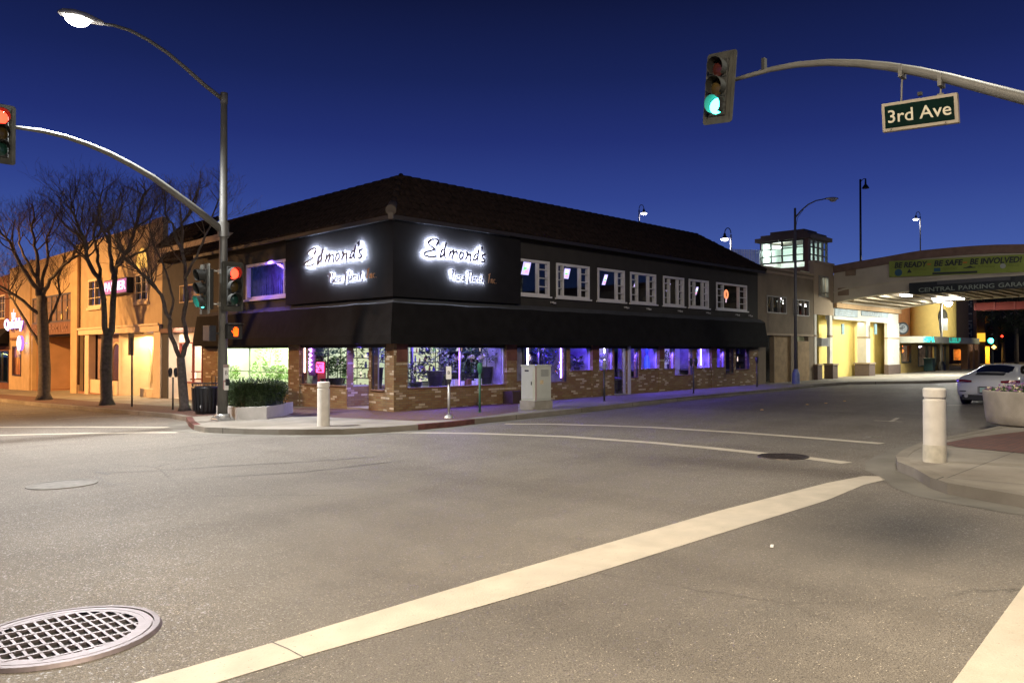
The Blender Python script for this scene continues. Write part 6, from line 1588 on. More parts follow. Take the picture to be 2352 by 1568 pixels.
mb = MB(); mb.disc(bp(2064, .66), dd * .2, Ub * .2, 24); mb.build('round_seal', M_INKB, t)
mb = MB(); c_ = bp(2089, .6); mb.poly([c_ - dd * .13 - Ub * .1, c_ + dd * .13 - Ub * .1, c_ + Ub * .13]); mb.build('triangle_mark', M_INK, t)
def dash_rows(p0_, p1_, z0, n, m, h=.025, gap=.07):
    mb = MB(); random.seed(int(p0_)); x, f1 = bf(p0_), bf(p1_)
    for k in range(n):
        x = bf(p0_)
        while x < f1 - .004:
            w = random.uniform(.006, .018); mb.obox(P0 + dd * LL_ * (x + w / 2) - Ub * (z0 + k * gap) + Vector((-.03, 0, 0)), dd * LL_ * w / 2, Ub * h / 2, (.003, 0, 0)); x += w + .004
    return mb.build('small_print', m, t)
M_OLI = mat('ink_olive', (.12, .15, .02), .6)
dash_rows(2098, 2132, .5, 2, M_OLI); dash_rows(2165, 2198, .53, 2, M_OLI); dash_rows(2247, 2287, .5, 2, M_OLI); dash_rows(2311, 2343, .5, 2, M_OLI)
mb = MB(); mb.obox(bp(2153, .6), dd * .16, Ub * .1, (.003, 0, 0)); mb.build('teal_block', M_INKB, t)
mb = MB(); c_ = bp(2227, .56); mb.obox(c_, dd * .28, Ub * .022, (.003, 0, 0)); mb.poly([c_ - dd * .25, c_ + dd * .2, c_ + Ub * .1 + dd * .04]); mb.build('car_mark', M_INK, t)
mb = MB(); mb.obox((bp(2142, .8) + bp(2245, .8)) / 2, (bp(2245, .8) - bp(2142, .8)) / 2, Ub * .055, (.003, 0, 0)); mb.build('black_strip', M_INK, t)
mb = MB(); mb.disc(bp(2304, .55), dd * .13, Ub * .13, 16); mb.build('grey_seal', mat('ink_grey', (.3, .32, .26), .6), t)
t, P1, dd1, L1_, _ = hang('name_board', 'black board on the bridge with pale letters CENTRAL PARKING GARAGE', 'sign', 2088, 2402, (650, 629), .64, mat('board_black', (.008, .012, .012), .6), .2, 'board')
X1 = BX0 - .2
for tx_, p0_, p1_ in (('CENTRAL', 2110, 2193), ('PARKING', 2202, 2284), ('GARAGE', 2293, 2374)):
    f0_, f1_ = [bfrac(v, P1, dd1, L1_, X1) for v in (p0_, p1_)]
    textmesh('board_letters', tx_, .32, mat('letters_grey', (.20, .23, .19), .6), t, P1 + dd1 * L1_ * (f0_ + f1_) / 2 - Ub * .44 + Vector((-.04, 0, 0)), dd1, Ub, .01, width=L1_ * (f1_ - f0_), bold=.004)
f0_, f1_ = [bfrac(v, P1, dd1, L1_, X1) for v in (2153, 2321)]
mb = MB(); mb.obox(P1 + dd1 * L1_ * (f0_ + f1_) / 2 - Ub * .09 + Vector((-.05, 0, 0)), dd1 * L1_ * (f1_ - f0_) / 2, Ub * .1, (.01, 0, 0)); mb.build('grey_strip', mat('strip_grey', (.06, .06, .06), .6), t)
# --- glass stair tower
TX, TY = 53.3, 24.0
tw_ = thing('glass_stair_tower', 'small glazed stair tower glowing greenish white on the garage roof', 'tower', (TX, TY, 6))
FTL, FTR = Fac('Y', TX), Fac('X', TY)
ty1 = FTL.a(1747); tx1 = FTR.a(1901); z0_, z1_, z2_ = FTL.z(1852, 600), FTL.z(1852, 547), FTL.z(1852, 530)
M_TWF = mat('tower_frame', (.05, .04, .035), .6); M_TWG = glassmat('tower_glass', (.85, .98, .95), .05)
window(FTL, tw_, TY + .25, ty1, z0_, z1_, M_TWF, M_TWG, .1, (.25, .5, .75), (z0_ + (z1_ - z0_) * .33, z0_ + (z1_ - z0_) * .66), muntin=.06)
window(FTR, tw_, TX + .25, tx1, z0_, z1_, M_TWF, M_TWG, .1, (.25, .5, .75), (z0_ + (z1_ - z0_) * .33, z0_ + (z1_ - z0_) * .66), muntin=.06)
mb = MB(); mb.box(TX - .02, TX + .25, TY - .02, TY + .25, 4, z1_); mb.build('corner_post', mat('post_brown', (.12, .07, .05), .7), tw_)
mb = MB(); mb.box(TX, tx1, TY + .02, ty1, 4.5, z0_ - .35); mb.build('base_wall', M_BRN, tw_)
mb = MB(); ex = .28; 
for (zA, zB, e_) in ((z1_, z1_ + .28, ex), (z1_ + .281, z1_ + .5, ex - .3), (z1_ + .501, z2_ + .25, ex - .8)): mb.box(TX - e_, tx1 + e_, TY - e_, ty1 + e_, zA, zB)
mb.build('roof', mat('tower_roof', (.09, .065, .05), .8), tw_)
mb = MB(); mb.box(tx1 - .08, tx1, TY + .25, ty1, z0_ - .3, z1_); mb.box(TX + .25, tx1 - .1, ty1 - .08, ty1, z0_ - .3, z1_); mb.build('inner_wall', mat('tower_inner', (.7, .75, .7), .8, var=.1), tw_)
mb = MB(); q = FTL.P(ty1 - .9, z1_ - .4, -.8); mb.lathe(q, [(.3, 0), (.3, .1)], 14); mb.build('ceiling_light', emat('tower_bulb', (.95, 1, .98), 25), tw_)
light('tower_lamp', 'POINT', (TX + 1.0, ty1 - 1.1, z1_ - .7), 200, (.85, 1, .93), tw_, size=.25)
mb = MB(); q = FTR.P(tx1 + .35, z0_ + 1.0, .0); mb.box(q.x - .2, q.x + .2, TY + 1, TY + 2, q.z - .5, q.z + .5); mb.build('vent_box', mat('vent_pale', (.3, .4, .3), .7), tw_)
# white railing of the roof deck
rl = [atd(x, y, 57) for x, y in ((1683, 597), (1745, 599))]
t = thing('roof_railing', 'white vertical bar railing on the garage roof left of the glass tower', 'railing', rl[0])
mb = MB(); n = 17; hR = atd(1745, 574, 57).z - rl[1].z
for i in range(n):
    p = rl[0].lerp(rl[1], i / (n - 1)); mb.box(p.x - .03, p.x + .03, p.y - .03, p.y + .03, p.z - .3, p.z + hR)
mb.build('bars', mat('rail_white', (.6, .6, .62), .5), t); mb = MB(); mb.tube([rl[0] + Vector((0, 0, hR * .72)), rl[1] + Vector((0, 0, hR * .72))], .02, 6); mb.build('rail', mat('rail_white', (0, 0, 0)), t)
# garage body behind, hidden mass carrying deck, lamps and tower
gm_ = thing('garage_deck', 'dark upper deck of the garage behind the street fronts', 'parking deck', (50, 30, 0))
mb = MB(); mb.box(XE + .5, 78, YC + 9.2, 60, -1, 5.6); mb.box(c0 + .3, BX1, YC + 3.2, YC + 9.2, -1, 6.5); mb.box(BX0 + .55, BX1 - .55, YC, YC + 3.2, 4.65, 6.3); mb.build('deck_wall', M_BRN, gm_)
# --- yellow rounded corner block with marquee canopy
MX0 = BX1 + .05
yb_ = thing('marquee_building', 'yellow rounded corner building with a long flat marquee canopy', 'building', (MX0, YC, .3))
mb = MB(); cyy = YC + 2.1; cxx = onY(2142, 808, cyy).x
mb.lathe((cxx, cyy, 2.9), [(1.75, 0), (1.75, 3.2)], 40); mb.build('round_wall', M_YEL, yb_)
mb = MB(); mb.box(MX0, MX0 + 1.2, YC + .6, YC + 3.4, 2.9, 6.05); mb.box(MX0, 77, YC + 3.5, YC + 12, -1, 6.0); mb.build('wall', mat('rust_wall', (.3, .13, .04), .8), yb_)
mb = MB(); mb.box(cxx + 1.5, 77, YC + .9, YC + 3.4, 2.9, 6.1); mb.build('far_wall', mat('dusk_wall', (.08, .05, .035), .8), yb_)
CM = Fac('X', YC - 1.8); ca0, ca1 = FR.a(2066), CM.a(2250); zc0_, zc1_ = CM.z(2066, 785), CM.z(2066, 769)
mb = MB(); mb.box(ca0, ca1, YC - 1.8, YC + .19, zc0_, zc1_); mb.build('marquee', mat('marquee_paint', (.36, .36, .3), .6, var=.1), yb_)
M_TEAL = emat('teal_neon', (.05, .9, .65), 1.6)
for px0, px1, tx, m in ((2120, 2146, 4, M_TEAL), (2180, 2206, 5, emat('teal_dim', (.05, .6, .45), .7))):
    marks('marquee_letters', tx, CM.a(px1) - CM.a(px0), (zc1_ - zc0_) * .6, m, yb_, CM.P((CM.a(px0) + CM.a(px1)) / 2, (zc0_ + zc1_) / 2, .03), (1, 0, 0), (0, 0, 1), tx, .012)
FM = Fac('X', YC + .2)
mb = MB(); fo = [(FM.a(2070), FM.a(2092), .9, zc0_ - .1), (FM.a(2108), FM.a(2150), .6, zc0_ - .1), (FM.a(2160), FM.a(2172), .5, zc0_ - .1)]
FM.wall(mb, MX0, FM.a(2180), -.5, zc0_, fo); mb.build('shopfront', mat('ochre_front', (.38, .27, .08), .8), yb_)
for i, o in enumerate(fo): window(FM, yb_, *o, mat('green_black', (.02, .035, .03), .4), M_GLASS, .08, (.5,) if i == 1 else (), ())
mb = MB(); mb.box(MX0, FM.a(2200), YC + 2.4, YC + 2.5, -.5, zc0_); mb.build('inner_wall', mat('cafe_inner', (.12, .08, .05), .8, var=.7, vscale=2), yb_)
mb = MB(); p = FM.P(FM.a(2080), 1.9, -.3); mb.lathe(p + Vector((0, 0, .2)), [(.02, -.15), (.14, 0), (.02, .15)], 8); mb.lathe(p + Vector((-.12, 0, -.15)), [(.02, -.15), (.15, 0), (.02, .15)], 8); mb.lathe(p + Vector((.14, 0, -.15)), [(.02, -.15), (.15, 0), (.02, .15)], 8); mb.build('neon_figure', emat('neon_orange', (1, .2, .03), 4), yb_)
mb = MB(); p = FM.P(FM.a(2138), 2.1, -.8); mb.lathe(p, [(.05, -.1), (.2, 0), (.05, .1)], 8); mb.build('pendant_lamp', emat('pend', (.9, .9, 1), 3), yb_)
light('cafe_lamp', 'AREA', (FM.a(2135), YC + 1.2, zc0_ - .2), 80, (1, .8, .5), yb_, size=3, size_y=1, direction=(0, 0, -1))
for px in (2190, 2202, 2215): a = FM.a(px); mb = MB(); mb.box(a - .25, a + .25, YC - .9, YC - .4, -.5, zc0_); mb.build('pillar', mat('pillar_rust', (.16, .08, .04), .8), yb_)
light('wall_wash', 'SPOT', (cxx - 2.5, YC - 5.5, 3.0), 420, (1, .92, .55), yb_, size=.3, direction=(.35, 1, .45), spot=100, blend=.8)
# round signs
def round_sign(p, rx, rz, label, m, mt, letter):
    t = thing('round_sign', label, 'sign', p, None); n = 28
    mb = MB(); f = [p - H * .06 + RT * rx * math.cos(2 * math.pi * k / n) + UP * rz * math.sin(2 * math.pi * k / n) for k in range(n)]; b_ = [q + H * .12 for q in f]
    mb.poly(f); mb.poly(b_[::-1])
    for i in range(n): mb.poly([f[i], b_[i], b_[(i + 1) % n], f[(i + 1) % n]])
    mb.obox(p + H * .2, RT * .03, H * .15, (0, 0, .03)); mb.build('disc', m, t)
    mb = MB(); mb.disc(p - H * .066, RT * rx * .72, UP * rz * .72, 24); mb.build('face', mt, t)
    if letter: textmesh('letter', letter, rz * 1.1, m, t, p - H * .072, RT, (0, 0, 1), .002)
    else: marks('letter', 4, rx * 1.1, rz * .3, mat('round_dark', (0, 0, 0)), t, p - H * .072, RT, (0, 0, 1), 3, .003)
pP = atd(2073, 754, 56.0)
round_sign(pP, .42, .45, 'round white parking P sign at the corner of the garage', mat('round_dark', (.06, .07, .08), .5), mat('round_pale', (.42, .46, .48), .5), 'P')
mb = MB(); mb.tube([pP + H * .1, Vector((BX1 - .3, YC - .04, pP.z))], .03, 6); mb.build('bracket', M_HOUS, [o for o in COL.objects if o.name.startswith('round_sign')][-1])
zo = atd(2137, 719, 58).z
round_sign(Vector((cxx, cyy, zo)) - H * 1.87 - RT * .15, .36, .6, 'dark oval emblem on the curved yellow wall', mat('oval_dark', (.05, .05, .035), .6), mat('oval_mid', (.09, .09, .06), .6), '')
# --- pole lamp in the middle of the view under the bridge
b_ = onG(2163, 853, KH); b_ = atd(2163, 856, 60); t = thing('street_lamp', 'slim lamp post with a glowing white globe below the bridge', 'street lamp', (b_.x, b_.y, g(b_.x, b_.y) + KH))
D = 60; zt = atd(2160, 697, D).z; pole_shaft(t, b_.x, b_.y, g(b_.x, b_.y) + KH - .02, zt, .11, .07, mat('lamp_post_pale', (.4, .4, .34), .5), n=10)
mb = MB(); mb.lathe((b_.x, b_.y, g(b_.x, b_.y) + KH), [(.3, 0), (.25, .4), (.15, .7)], 10); mb.build('base', M_BLACK, t)
mb = MB(); q = atd(2178, 696, D); mb.lathe((q.x, q.y, q.z), [(.03, -.28), (.25, -.12), (.3, .05), (.2, .14)], 14); mb.build('lamp_globe', emat('globe', (1, .9, 1), 30), t)
mb = MB(); mb.tube([(b_.x, b_.y, zt - .1), (q.x, q.y, q.z + .2)], .03, 6); mb.build('lamp_arm', M_BLACK, t)
light('lamp_light', 'POINT', (q.x, q.y - .4, q.z - .5), 800, (1, .93, .85), t, size=.25)
mb = MB(); mb.obox(Vector((b_.x, b_.y, atd(2160, 745, D).z)) + RT * .15, RT * .32, H * .02, (0, 0, .45)); mb.build('notice_plate', mat('pale_notice', (.45, .47, .4), .6), t)
# --- far end of the street: block with orange-lit shop, dark fronts
FX = 104.0; FE = Fac('Y', FX)
fb = thing('orange_lit_shop', 'far shop with a broad window glowing yellow orange', 'shop', (FX, FE.a(2225), g(FX, 20)))
gg = g(FX, 20)
ow = (FE.a(2250), FE.a(2196), gg + .9, 3.6)
mb = MB(); FE.wall(mb, FE.a(2262), FE.a(2150), gg - 1, 14, [(FE.a(2249), FE.a(2216), FE.z(2230, 829), FE.z(2230, 792)), (FE.a(2214), FE.a(2188), FE.z(2230, 829), FE.z(2200, 800))]); mb.build('wall', mat('far_wall', (.06, .045, .035), .8), fb)
window(FE, fb, FE.a(2249), FE.a(2216), FE.z(2230, 829), FE.z(2230, 792), M_BLACK, M_GLASS, .1, (.3,), ()); window(FE, fb, FE.a(2214), FE.a(2188), FE.z(2230, 829), FE.z(2200, 800), M_BLACK, M_GLASS, .1, (), ())
mb = MB(); mb.box(FX + 2, FX + 2.1, FE.a(2262), FE.a(2217), gg - 1, 6); mb.build('inner_wall', mat('orange_inner', (.85, .42, .06), .8, var=.15), fb)
mb = MB(); mb.box(FX + 2, FX + 2.1, FE.a(2216), FE.a(2160), gg - 1, 6); mb.build('inner_wall', mat('brown_inner', (.3, .12, .04), .8, var=.4), fb)
light('shop_lamp', 'AREA', (FX + 1.0, FE.a(2234), FE.z(2230, 792) - .1), 420, (1, .62, .15), fb, size=1.2, size_y=3, direction=(0, 0, -1)); light('shop_lamp', 'AREA', (FX + 1.0, FE.a(2200), FE.z(2200, 800) - .1), 60, (1, .45, .15), fb, size=1.2, size_y=2, direction=(0, 0, -1))
mb = MB(); q = FE.P(FE.a(2232), FE.z(2232, 775), .3); mb.obox(q, (.1, 0, 0), (0, 1.8, 0), (0, 0, .5)); mb.build('lit_sign', emat('orange_sign', (1, .5, .04), 1.4), fb)
for px, py in ((2194, 777), (2201, 778), (2214, 777)): mb = MB(); q = FE.P(FE.a(px), FE.z(px, py), .25); mb.lathe(q, [(.05, -.2), (.28, 0), (.05, .2)], 8); mb.build('sconce', emat('orange_sconce', (1, .35, .03), 2), fb)
mb = MB(); q = FE.P(FE.a(2231), FE.z(2231, 725), .8); mb.obox(q, (.1, 0, 0), (0, .8, 0), (0, 0, 3.0)); mb.build('blade_sign', mat('blade_tan', (.25, .16, .08), .7), fb)
mb = MB(); mb.obox(q + Vector((-.12, 0, 0)), (.02, 0, 0), (0, .45, 0), (0, 0, 2.7)); mb.build('blade_face', mat('blade_dark', (.04, .05, .04), .6), fb)
for k in range(6): marks('blade_letters', 1, .9, .5, mat('blade_letter', (.35, .4, .3), .6), fb, q + Vector((-.15, 0, 2.15 - k * .85)), (0, -1, 0), (0, 0, 1), k + 3, .01)
db = thing('dark_far_building', 'dark low building front at the far right end of the street behind the trees', 'building', (125, -5, 1))
mb = MB(); mb.box(125, 140, -40, 48, -1, 11); mb.build('wall', mat('far_dark', (.03, .025, .02), .85, var=.4, vscale=.5), db)
mb = MB(); 
for k in range(5): mb2 = MB(); y = FE.a(2290) - k * 4.2 ; mb2.box(124.85, 125, y - 1, y + 1, 1.2, 3.4); mb2.build('window', emat('dim_amber', (1, .45, .1), (.25, .1, .04, .12, .05)[k]) if k == 0 else mat('far_window_dark', (.05, .03, .015), .4), db)
# red fascia on the far side of the bridge
rf = thing('red_canopy', 'dull red canopy band hanging beyond the bridge at the right', 'canopy', onX(2290, 702, BX1 + 1))
mb = MB(); a_, b_ = onX(2240, 700, BX1 + 1), onX(2480, 700, BX1 + 1); zR = onX(2290, 711, BX1 + 1).z; zR1 = onX(2290, 694, BX1 + 1).z; mb.box(BX1 + .9, BX1 + 2.2, min(a_.y, b_.y), max(a_.y, b_.y), zR, zR1); mb.build('cloth', mat('dull_red', (.28, .05, .045), .7), rf)
mb = MB(); 
for k in range(6): y = a_.y + (b_.y - a_.y) * k / 5; mb.box(BX1 + .85, BX1 + .9, y - .04, y + .04, zR, zR1)
mb.build('seam', mat('seam_red', (.35, .1, .09), .7), rf)
# --- far traffic signals
def far_signal(px, py, D, lit, label, s=1.3):
    p = atd(px, py, D); t = thing('signal_mast', label, 'traffic signal', (p.x, p.y, g(p.x, p.y)))
    pole_shaft(t, p.x + .3, p.y, g(p.x, p.y) - .2, p.z + 3, .13, .09, mat('far_pole', (.08, .09, .09), .5), n=8)
    mb = MB(); mb.tube([(p.x + .3, p.y, p.z + .2), (p.x, p.y, p.z + .2)], .05, 6); mb.build('bracket', M_HOUS, t)
    signal_head(t, (p.x, p.y, p.z), (-1, 0, 0), 0, s, lit); return t
ft = far_signal(2277, 768, 84, 'g', 'far traffic signal showing green at the end of the street', 1.9)
mb = MB(); q0 = atd(2292, 735, 84); q1 = atd(2365, 700, 84); mb.tube([q0, q1, q1 + (q1 - q0)], .08, 6); mb.build('mast_arm', M_GALV, ft)
far_signal(2302, 778, 92, 'r', 'distant signal showing a small red light near the dark trees', .9)
mb = MB(); q = atd(2284, 797, 84); t = thing('hand_signal_lamp', 'distant pedestrian signal glowing amber under the far green light', 'pedestrian signal', q)
mb.obox(q, (.12, 0, 0), (0, .3, 0), (0, 0, .32)); mb.build('case', M_BLACK, t); mb = MB(); mb.lathe(q + Vector((-.16, 0, 0)), [(.02, -.22), (.24, 0), (.02, .22)], 10); mb.build('lens', emat('amber_hot', (1, .5, .12), 6), t)
q = atd(2258, 782, 96); t = thing('lit_box_sign', 'small yellow glowing sign left of the far green signal', 'sign', q); mb = MB(); mb.lathe(q, [(.1, -.5), (.55, -.2), (.6, .1), (.2, .6)], 10); mb.build('face', emat('yellow_hot', (1, .75, .1), 2.2), t); mb = MB(); mb.tube([q + Vector((.2, 0, -.5)), (q.x + .2, q.y, g(q.x, q.y))], .06, 6); mb.build('post', M_BLACK, t)
light('far_lamp', 'SPOT', (92, 9, 8), 6000, (1, .85, .55), fb, size=.4, direction=(0, 0, -1), spot=150, blend=.6)
# ------------------------------------------------------------------ bare street trees
M_BARK = mat('bark', (.075, .06, .05), .9, var=.35, vscale=9, bump=.6, bscale=25)
M_TWIG = mat('twig_bark', (.075, .052, .038), .9, var=.2)
def grow(mb, p, d, L_, r, lvl, rnd, zmax):
    n = 4 if lvl < 3 else 3; pts = [p.copy()]; rr = [r]; q = p.copy(); dd = d.copy()
    for i in range(n):
        dd = (dd + Vector((rnd.gauss(0, .16), rnd.gauss(0, .16), rnd.gauss(.09, .12)))).normalized()
        if q.z > zmax + rnd.gauss(-.25, .3): break
        q = q + dd * L_ / n; pts.append(q.copy()); rr.append(max(.003, r * (1 - .6 * (i + 1) / n)))
    if len(pts) < 2: return
    mb.tube(pts, rr, 5 if lvl < 2 else 3, cap=False)
    n = len(pts) - 1
    if lvl >= 4: return
    k = (3, 4, 4, 3)[lvl] if lvl < 4 else 0
    for i in range(k):
        f = .35 + .65 * (i + rnd.random()) / k; idx = min(n - 1, int(f * n)); pos = pts[idx].lerp(pts[idx + 1], f * n - idx)
        ax = Vector((rnd.gauss(0, 1), rnd.gauss(0, 1), rnd.gauss(0, .6))); nd = (dd * .9 + ax.normalized() * rnd.uniform(.5, 1.0) + Vector((0, 0, .18))).normalized()
        grow(mb, pos, nd, L_ * rnd.uniform(.55, .85), rr[idx] * .55, lvl + 1, rnd, zmax)
def tree(label, basep, trunk, r0, r1, limbs, seed, ztop, twl=1.15):
    """trunk / limbs: picture-measured polylines turned into real points at the tree's own distance; limbs: (points, depth slope, r0, r1)"""
    rnd = random.Random(seed); D = basep.dot(H)
    t = thing('bare_tree', label, 'tree', basep, 'bare trees along the left kerb')
    mb = MB(); P = [atd(x, y, D) for x, y in trunk]; n = len(P)
    P[0].z = basep.z - .05
    r0 *= .88; r1 *= .86; rad = [r0 + (r1 - r0) * i / (n - 1) for i in range(n)]; rad[0] *= 1.45
    mb.tube(P, rad, 12); mb.build('trunk', M_BARK, t)
    cr = MB()
    for pts, dep, a, b in limbs:
        lb = MB(); n = len(pts); Q = [atd(x, y, D + dep * i / (n - 1)) for i, (x, y) in enumerate(pts)]
        rr = [(a + (b - a) * i / (n - 1)) * .8 for i in range(n)]
        # knobby, slightly crooked limb
        Q2 = []; R2 = []
        for i in range(n - 1):
            for k in range(3):
                f = k / 3; j = .025 if (i or k) else 0; Q2.append(Q[i].lerp(Q[i + 1], f) + Vector((rnd.gauss(0, j), rnd.gauss(0, j), rnd.gauss(0, j)))); R2.append(rr[i] + (rr[i + 1] - rr[i]) * f)
        Q2.append(Q[-1]); R2.append(rr[-1]); lb.tube(Q2, R2, 8); lb.build('limb', M_BARK, t)
        m = len(Q2)
        for i in range(m // 2, m):
            for _ in range(2 if i < m - 1 else 4):
                dirn = (Q2[i] - Q2[max(0, i - 1)]).normalized(); ax = Vector((rnd.gauss(0, 1), rnd.gauss(0, 1), rnd.gauss(.2, .5))).normalized()
                if i < m - 1 and rnd.random() < .35: continue
                grow(cr, Q2[i], (dirn * .8 + ax * rnd.uniform(.5, .95)).normalized(), rnd.uniform(.7, 1.1) * twl, max(.011, R2[i] * .48), 1, rnd, ztop)
    cr.build('crown', M_TWIG, t)
    return t
B1, B2, B3 = onG(101, 918, KH), onG(246, 930, KH), onG(424, 943, KH)
D1, D2, D3 = B1.dot(H), B2.dot(H), B3.dot(H)
tree('bare winter tree farthest left with a thick straight trunk, before the dark porch', B1, [(101, 920), (101, 905), (103, 850), (100, 780), (97, 715), (95, 680)], .33, .25,
     [([(95, 684), (79, 655), (52, 614), (30, 577), (14, 545), (-8, 520)], -1.2, .15, .05), ([(95, 684), (86, 638), (87, 601), (81, 564), (74, 527), (78, 490)], 1.2, .14, .05),
      ([(96, 684), (106, 658), (113, 643), (148, 609), (180, 584), (194, 554), (205, 520)], -.8, .13, .04), ([(92, 722), (86, 719), (37, 680), (-5, 653), (-40, 600)], -.6, .12, .05),
      ([(92, 795), (72, 758), (36, 698), (22, 680), (18, 650)], .6, .09, .035), ([(98, 752), (114, 735), (131, 698), (138, 673), (133, 638), (150, 600)], .8, .09, .035),
      ([(93, 690), (98, 640), (110, 590), (108, 545), (125, 505)], 2.2, .12, .04), ([(86, 640), (60, 600), (45, 560), (42, 520)], 2.0, .1, .04)], 5, atd(100, 436, D1).z)
tree('bare winter tree whose double trunk splits before the lit name board', B2, [(246, 932), (245, 915), (243, 850), (245, 800), (246, 770)], .26, .24,
     [([(243, 775), (241, 751), (236, 658), (204, 609), (197, 564), (172, 505), (165, 470)], -.8, .16, .05), ([(248, 775), (256, 751), (262, 678), (262, 640), (266, 613), (295, 572), (310, 527), (325, 466), (335, 440)], .3, .17, .05),
      ([(261, 640), (257, 613), (253, 564), (251, 527), (273, 500), (280, 455)], .8, .12, .04), ([(240, 690), (228, 640), (224, 585), (215, 540), (226, 490)], 1.6, .11, .04),
      ([(266, 613), (300, 590), (335, 575), (352, 540)], -1.5, .08, .03), ([(197, 564), (180, 540), (150, 520), (138, 480)], 1.2, .07, .03), ([(253, 564), (235, 530), (228, 480), (235, 440)], -1.2, .07, .03), ([(310, 527), (345, 500), (362, 455)], 1.0, .06, .025)], 8, atd(246, 402, D2).z)
tree('bare winter tree nearest the black bin, with a low forked trunk', B3, [(424, 945), (423, 930), (420, 890), (417, 850), (415, 821)], .19, .15,
     [([(414, 824), (392, 770), (389, 738), (372, 680), (340, 640), (290, 596), (270, 560)], -1.0, .1, .045), ([(416, 824), (432, 785), (421, 736), (428, 669), (419, 579), (418, 515), (443, 478), (452, 440)], .5, .115, .04),
      ([(425, 640), (450, 590), (472, 540), (495, 480), (512, 430)], -.5, .06, .02), ([(419, 579), (400, 530), (380, 490), (378, 440)], .8, .06, .025), ([(389, 738), (398, 690), (380, 620), (350, 560), (345, 500)], 1.0, .06, .025)], 21, atd(424, 395, D3).z, .95)

# ------------------------------------------------------------------ leaf helpers
M_HEDGE = mat('hedge_leaf', (.030, .055, .016), .6, var=.5, vscale=7)
M_LEAF = mat('plant_leaf', (.05, .11, .03), .5, var=.4, vscale=6); M_LEAFD = mat('dark_leaf', (.018, .035, .018), .5, var=.4)
def leaf(mb, p, d, L_, w, rnd):
    d = d.normalized(); s_ = d.cross(Vector((rnd.gauss(0, 1), rnd.gauss(0, 1), rnd.gauss(0, 1))))
    if s_.length < 1e-4: s_ = Vector((1, 0, 0))
    s_.normalize(); m = p + d * L_ * .5
    mb.poly([p, m + s_ * w / 2, p + d * L_, m - s_ * w / 2])
# --- hedge planter on the corner
HP = [(497, 958), (545, 964.5), (612, 962), (652, 955)]
front = [onG(x, y, KH) for x, y in HP]; back = [front[3] + H * 1.3 - RT * .1, front[2] + H * 2.3, front[1] + H * 2.4, front[0] + H * 1.2 + RT * .1]
poly = [(p.x, p.y) for p in front + back]; cxp = sum(p[0] for p in poly) / 8; cyp = sum(p[1] for p in poly) / 8
t = thing('hedge_planter', 'low concrete planter filled with a clipped dark hedge beside the signal mast', 'planter', (cxp, cyp, g(cxp, cyp) + KH))
def inset(P, k): return [(cxp + (x - cxp) * k, cyp + (y - cyp) * k) for x, y in P]
gzp = lambda x, y: g(x, y) + KH; tzp = lambda x, y: gzp(x, y) + .34
mb = MB(); n = 8; ip = inset(poly, .88)
for i in range(n):
    j = (i + 1) % n; A, B = poly[i], poly[j]; C_, D_ = ip[j], ip[i]
    mb.poly([(A[0], A[1], gzp(*A)), (B[0], B[1], gzp(*B)), (B[0], B[1], tzp(*B)), (A[0], A[1], tzp(*A))])
    mb.poly([(A[0], A[1], tzp(*A)), (B[0], B[1], tzp(*B)), (C_[0], C_[1], tzp(*C_)), (D_[0], D_[1], tzp(*D_))])
    mb.poly([(D_[0], D_[1], tzp(*D_)), (C_[0], C_[1], tzp(*C_)), (C_[0], C_[1], tzp(*C_) - .15), (D_[0], D_[1], tzp(*D_) - .15)])
mb.build('concrete_wall', mat('planter_concrete', (.42, .40, .37), .8, var=.12, vscale=3, bump=.2), t)
mb = MB(); mb.poly([(x, y, tzp(x, y) - .08) for x, y in ip]); mb.build('soil', mat('soil', (.03, .02, .015), .9), t)
rnd = random.Random(2); mb = MB()
def inpoly(x, y, P):
    c = False
    for i in range(len(P)):
        a, b = P[i], P[i - 1]
        if (a[1] > y) != (b[1] > y) and x < (b[0] - a[0]) * (y - a[1]) / (b[1] - a[1]) + a[0]: c = not c
    return c
hp = inset(poly, .84); hx = [p[0] for p in hp]; hy = [p[1] for p in hp]; cnt = 0
while cnt < 15000:
    x, y = rnd.uniform(min(hx), max(hx)), rnd.uniform(min(hy), max(hy))
    if not inpoly(x, y, hp): continue
    top = .60 + .05 * math.sin(x * 5) + .05 * math.sin(y * 7 + 1)
    z = tzp(x, y) - .05 + top * (rnd.random() ** .55); k = inpoly(x, y, inset(poly, .70))
    if k and z < tzp(x, y) + top * .62: continue
    if rnd.random() < .03: z += rnd.uniform(0, .1)
    d = Vector((x - cxp, y - cyp, rnd.uniform(.1, 1.2))) + Vector((rnd.gauss(0, .5), rnd.gauss(0, .5), rnd.gauss(0, .3)))
    leaf(mb, Vector((x, y, z)), d, rnd.uniform(.05, .09), rnd.uniform(.022, .035), rnd); cnt += 1
mb.prism(inset(poly, .68), lambda x, y: tzp(x, y) - .05, lambda x, y: tzp(x, y) + .45)
mb.build('hedge', M_HEDGE, t)
mb = MB()
for k in range(260):
    a = rnd.uniform(-.6, .5); x, y = cxp + RT.x * a + rnd.gauss(0, .12) - .15, cyp + RT.y * a + rnd.gauss(0, .12)
    p = Vector((x, y, tzp(x, y) + .6)); leaf(mb, p, Vector((rnd.gauss(0, .6), rnd.gauss(0, .6), 1)), rnd.uniform(.12, .32), .018, rnd)
mb.build('spiky_tufts', M_LEAFD, t)

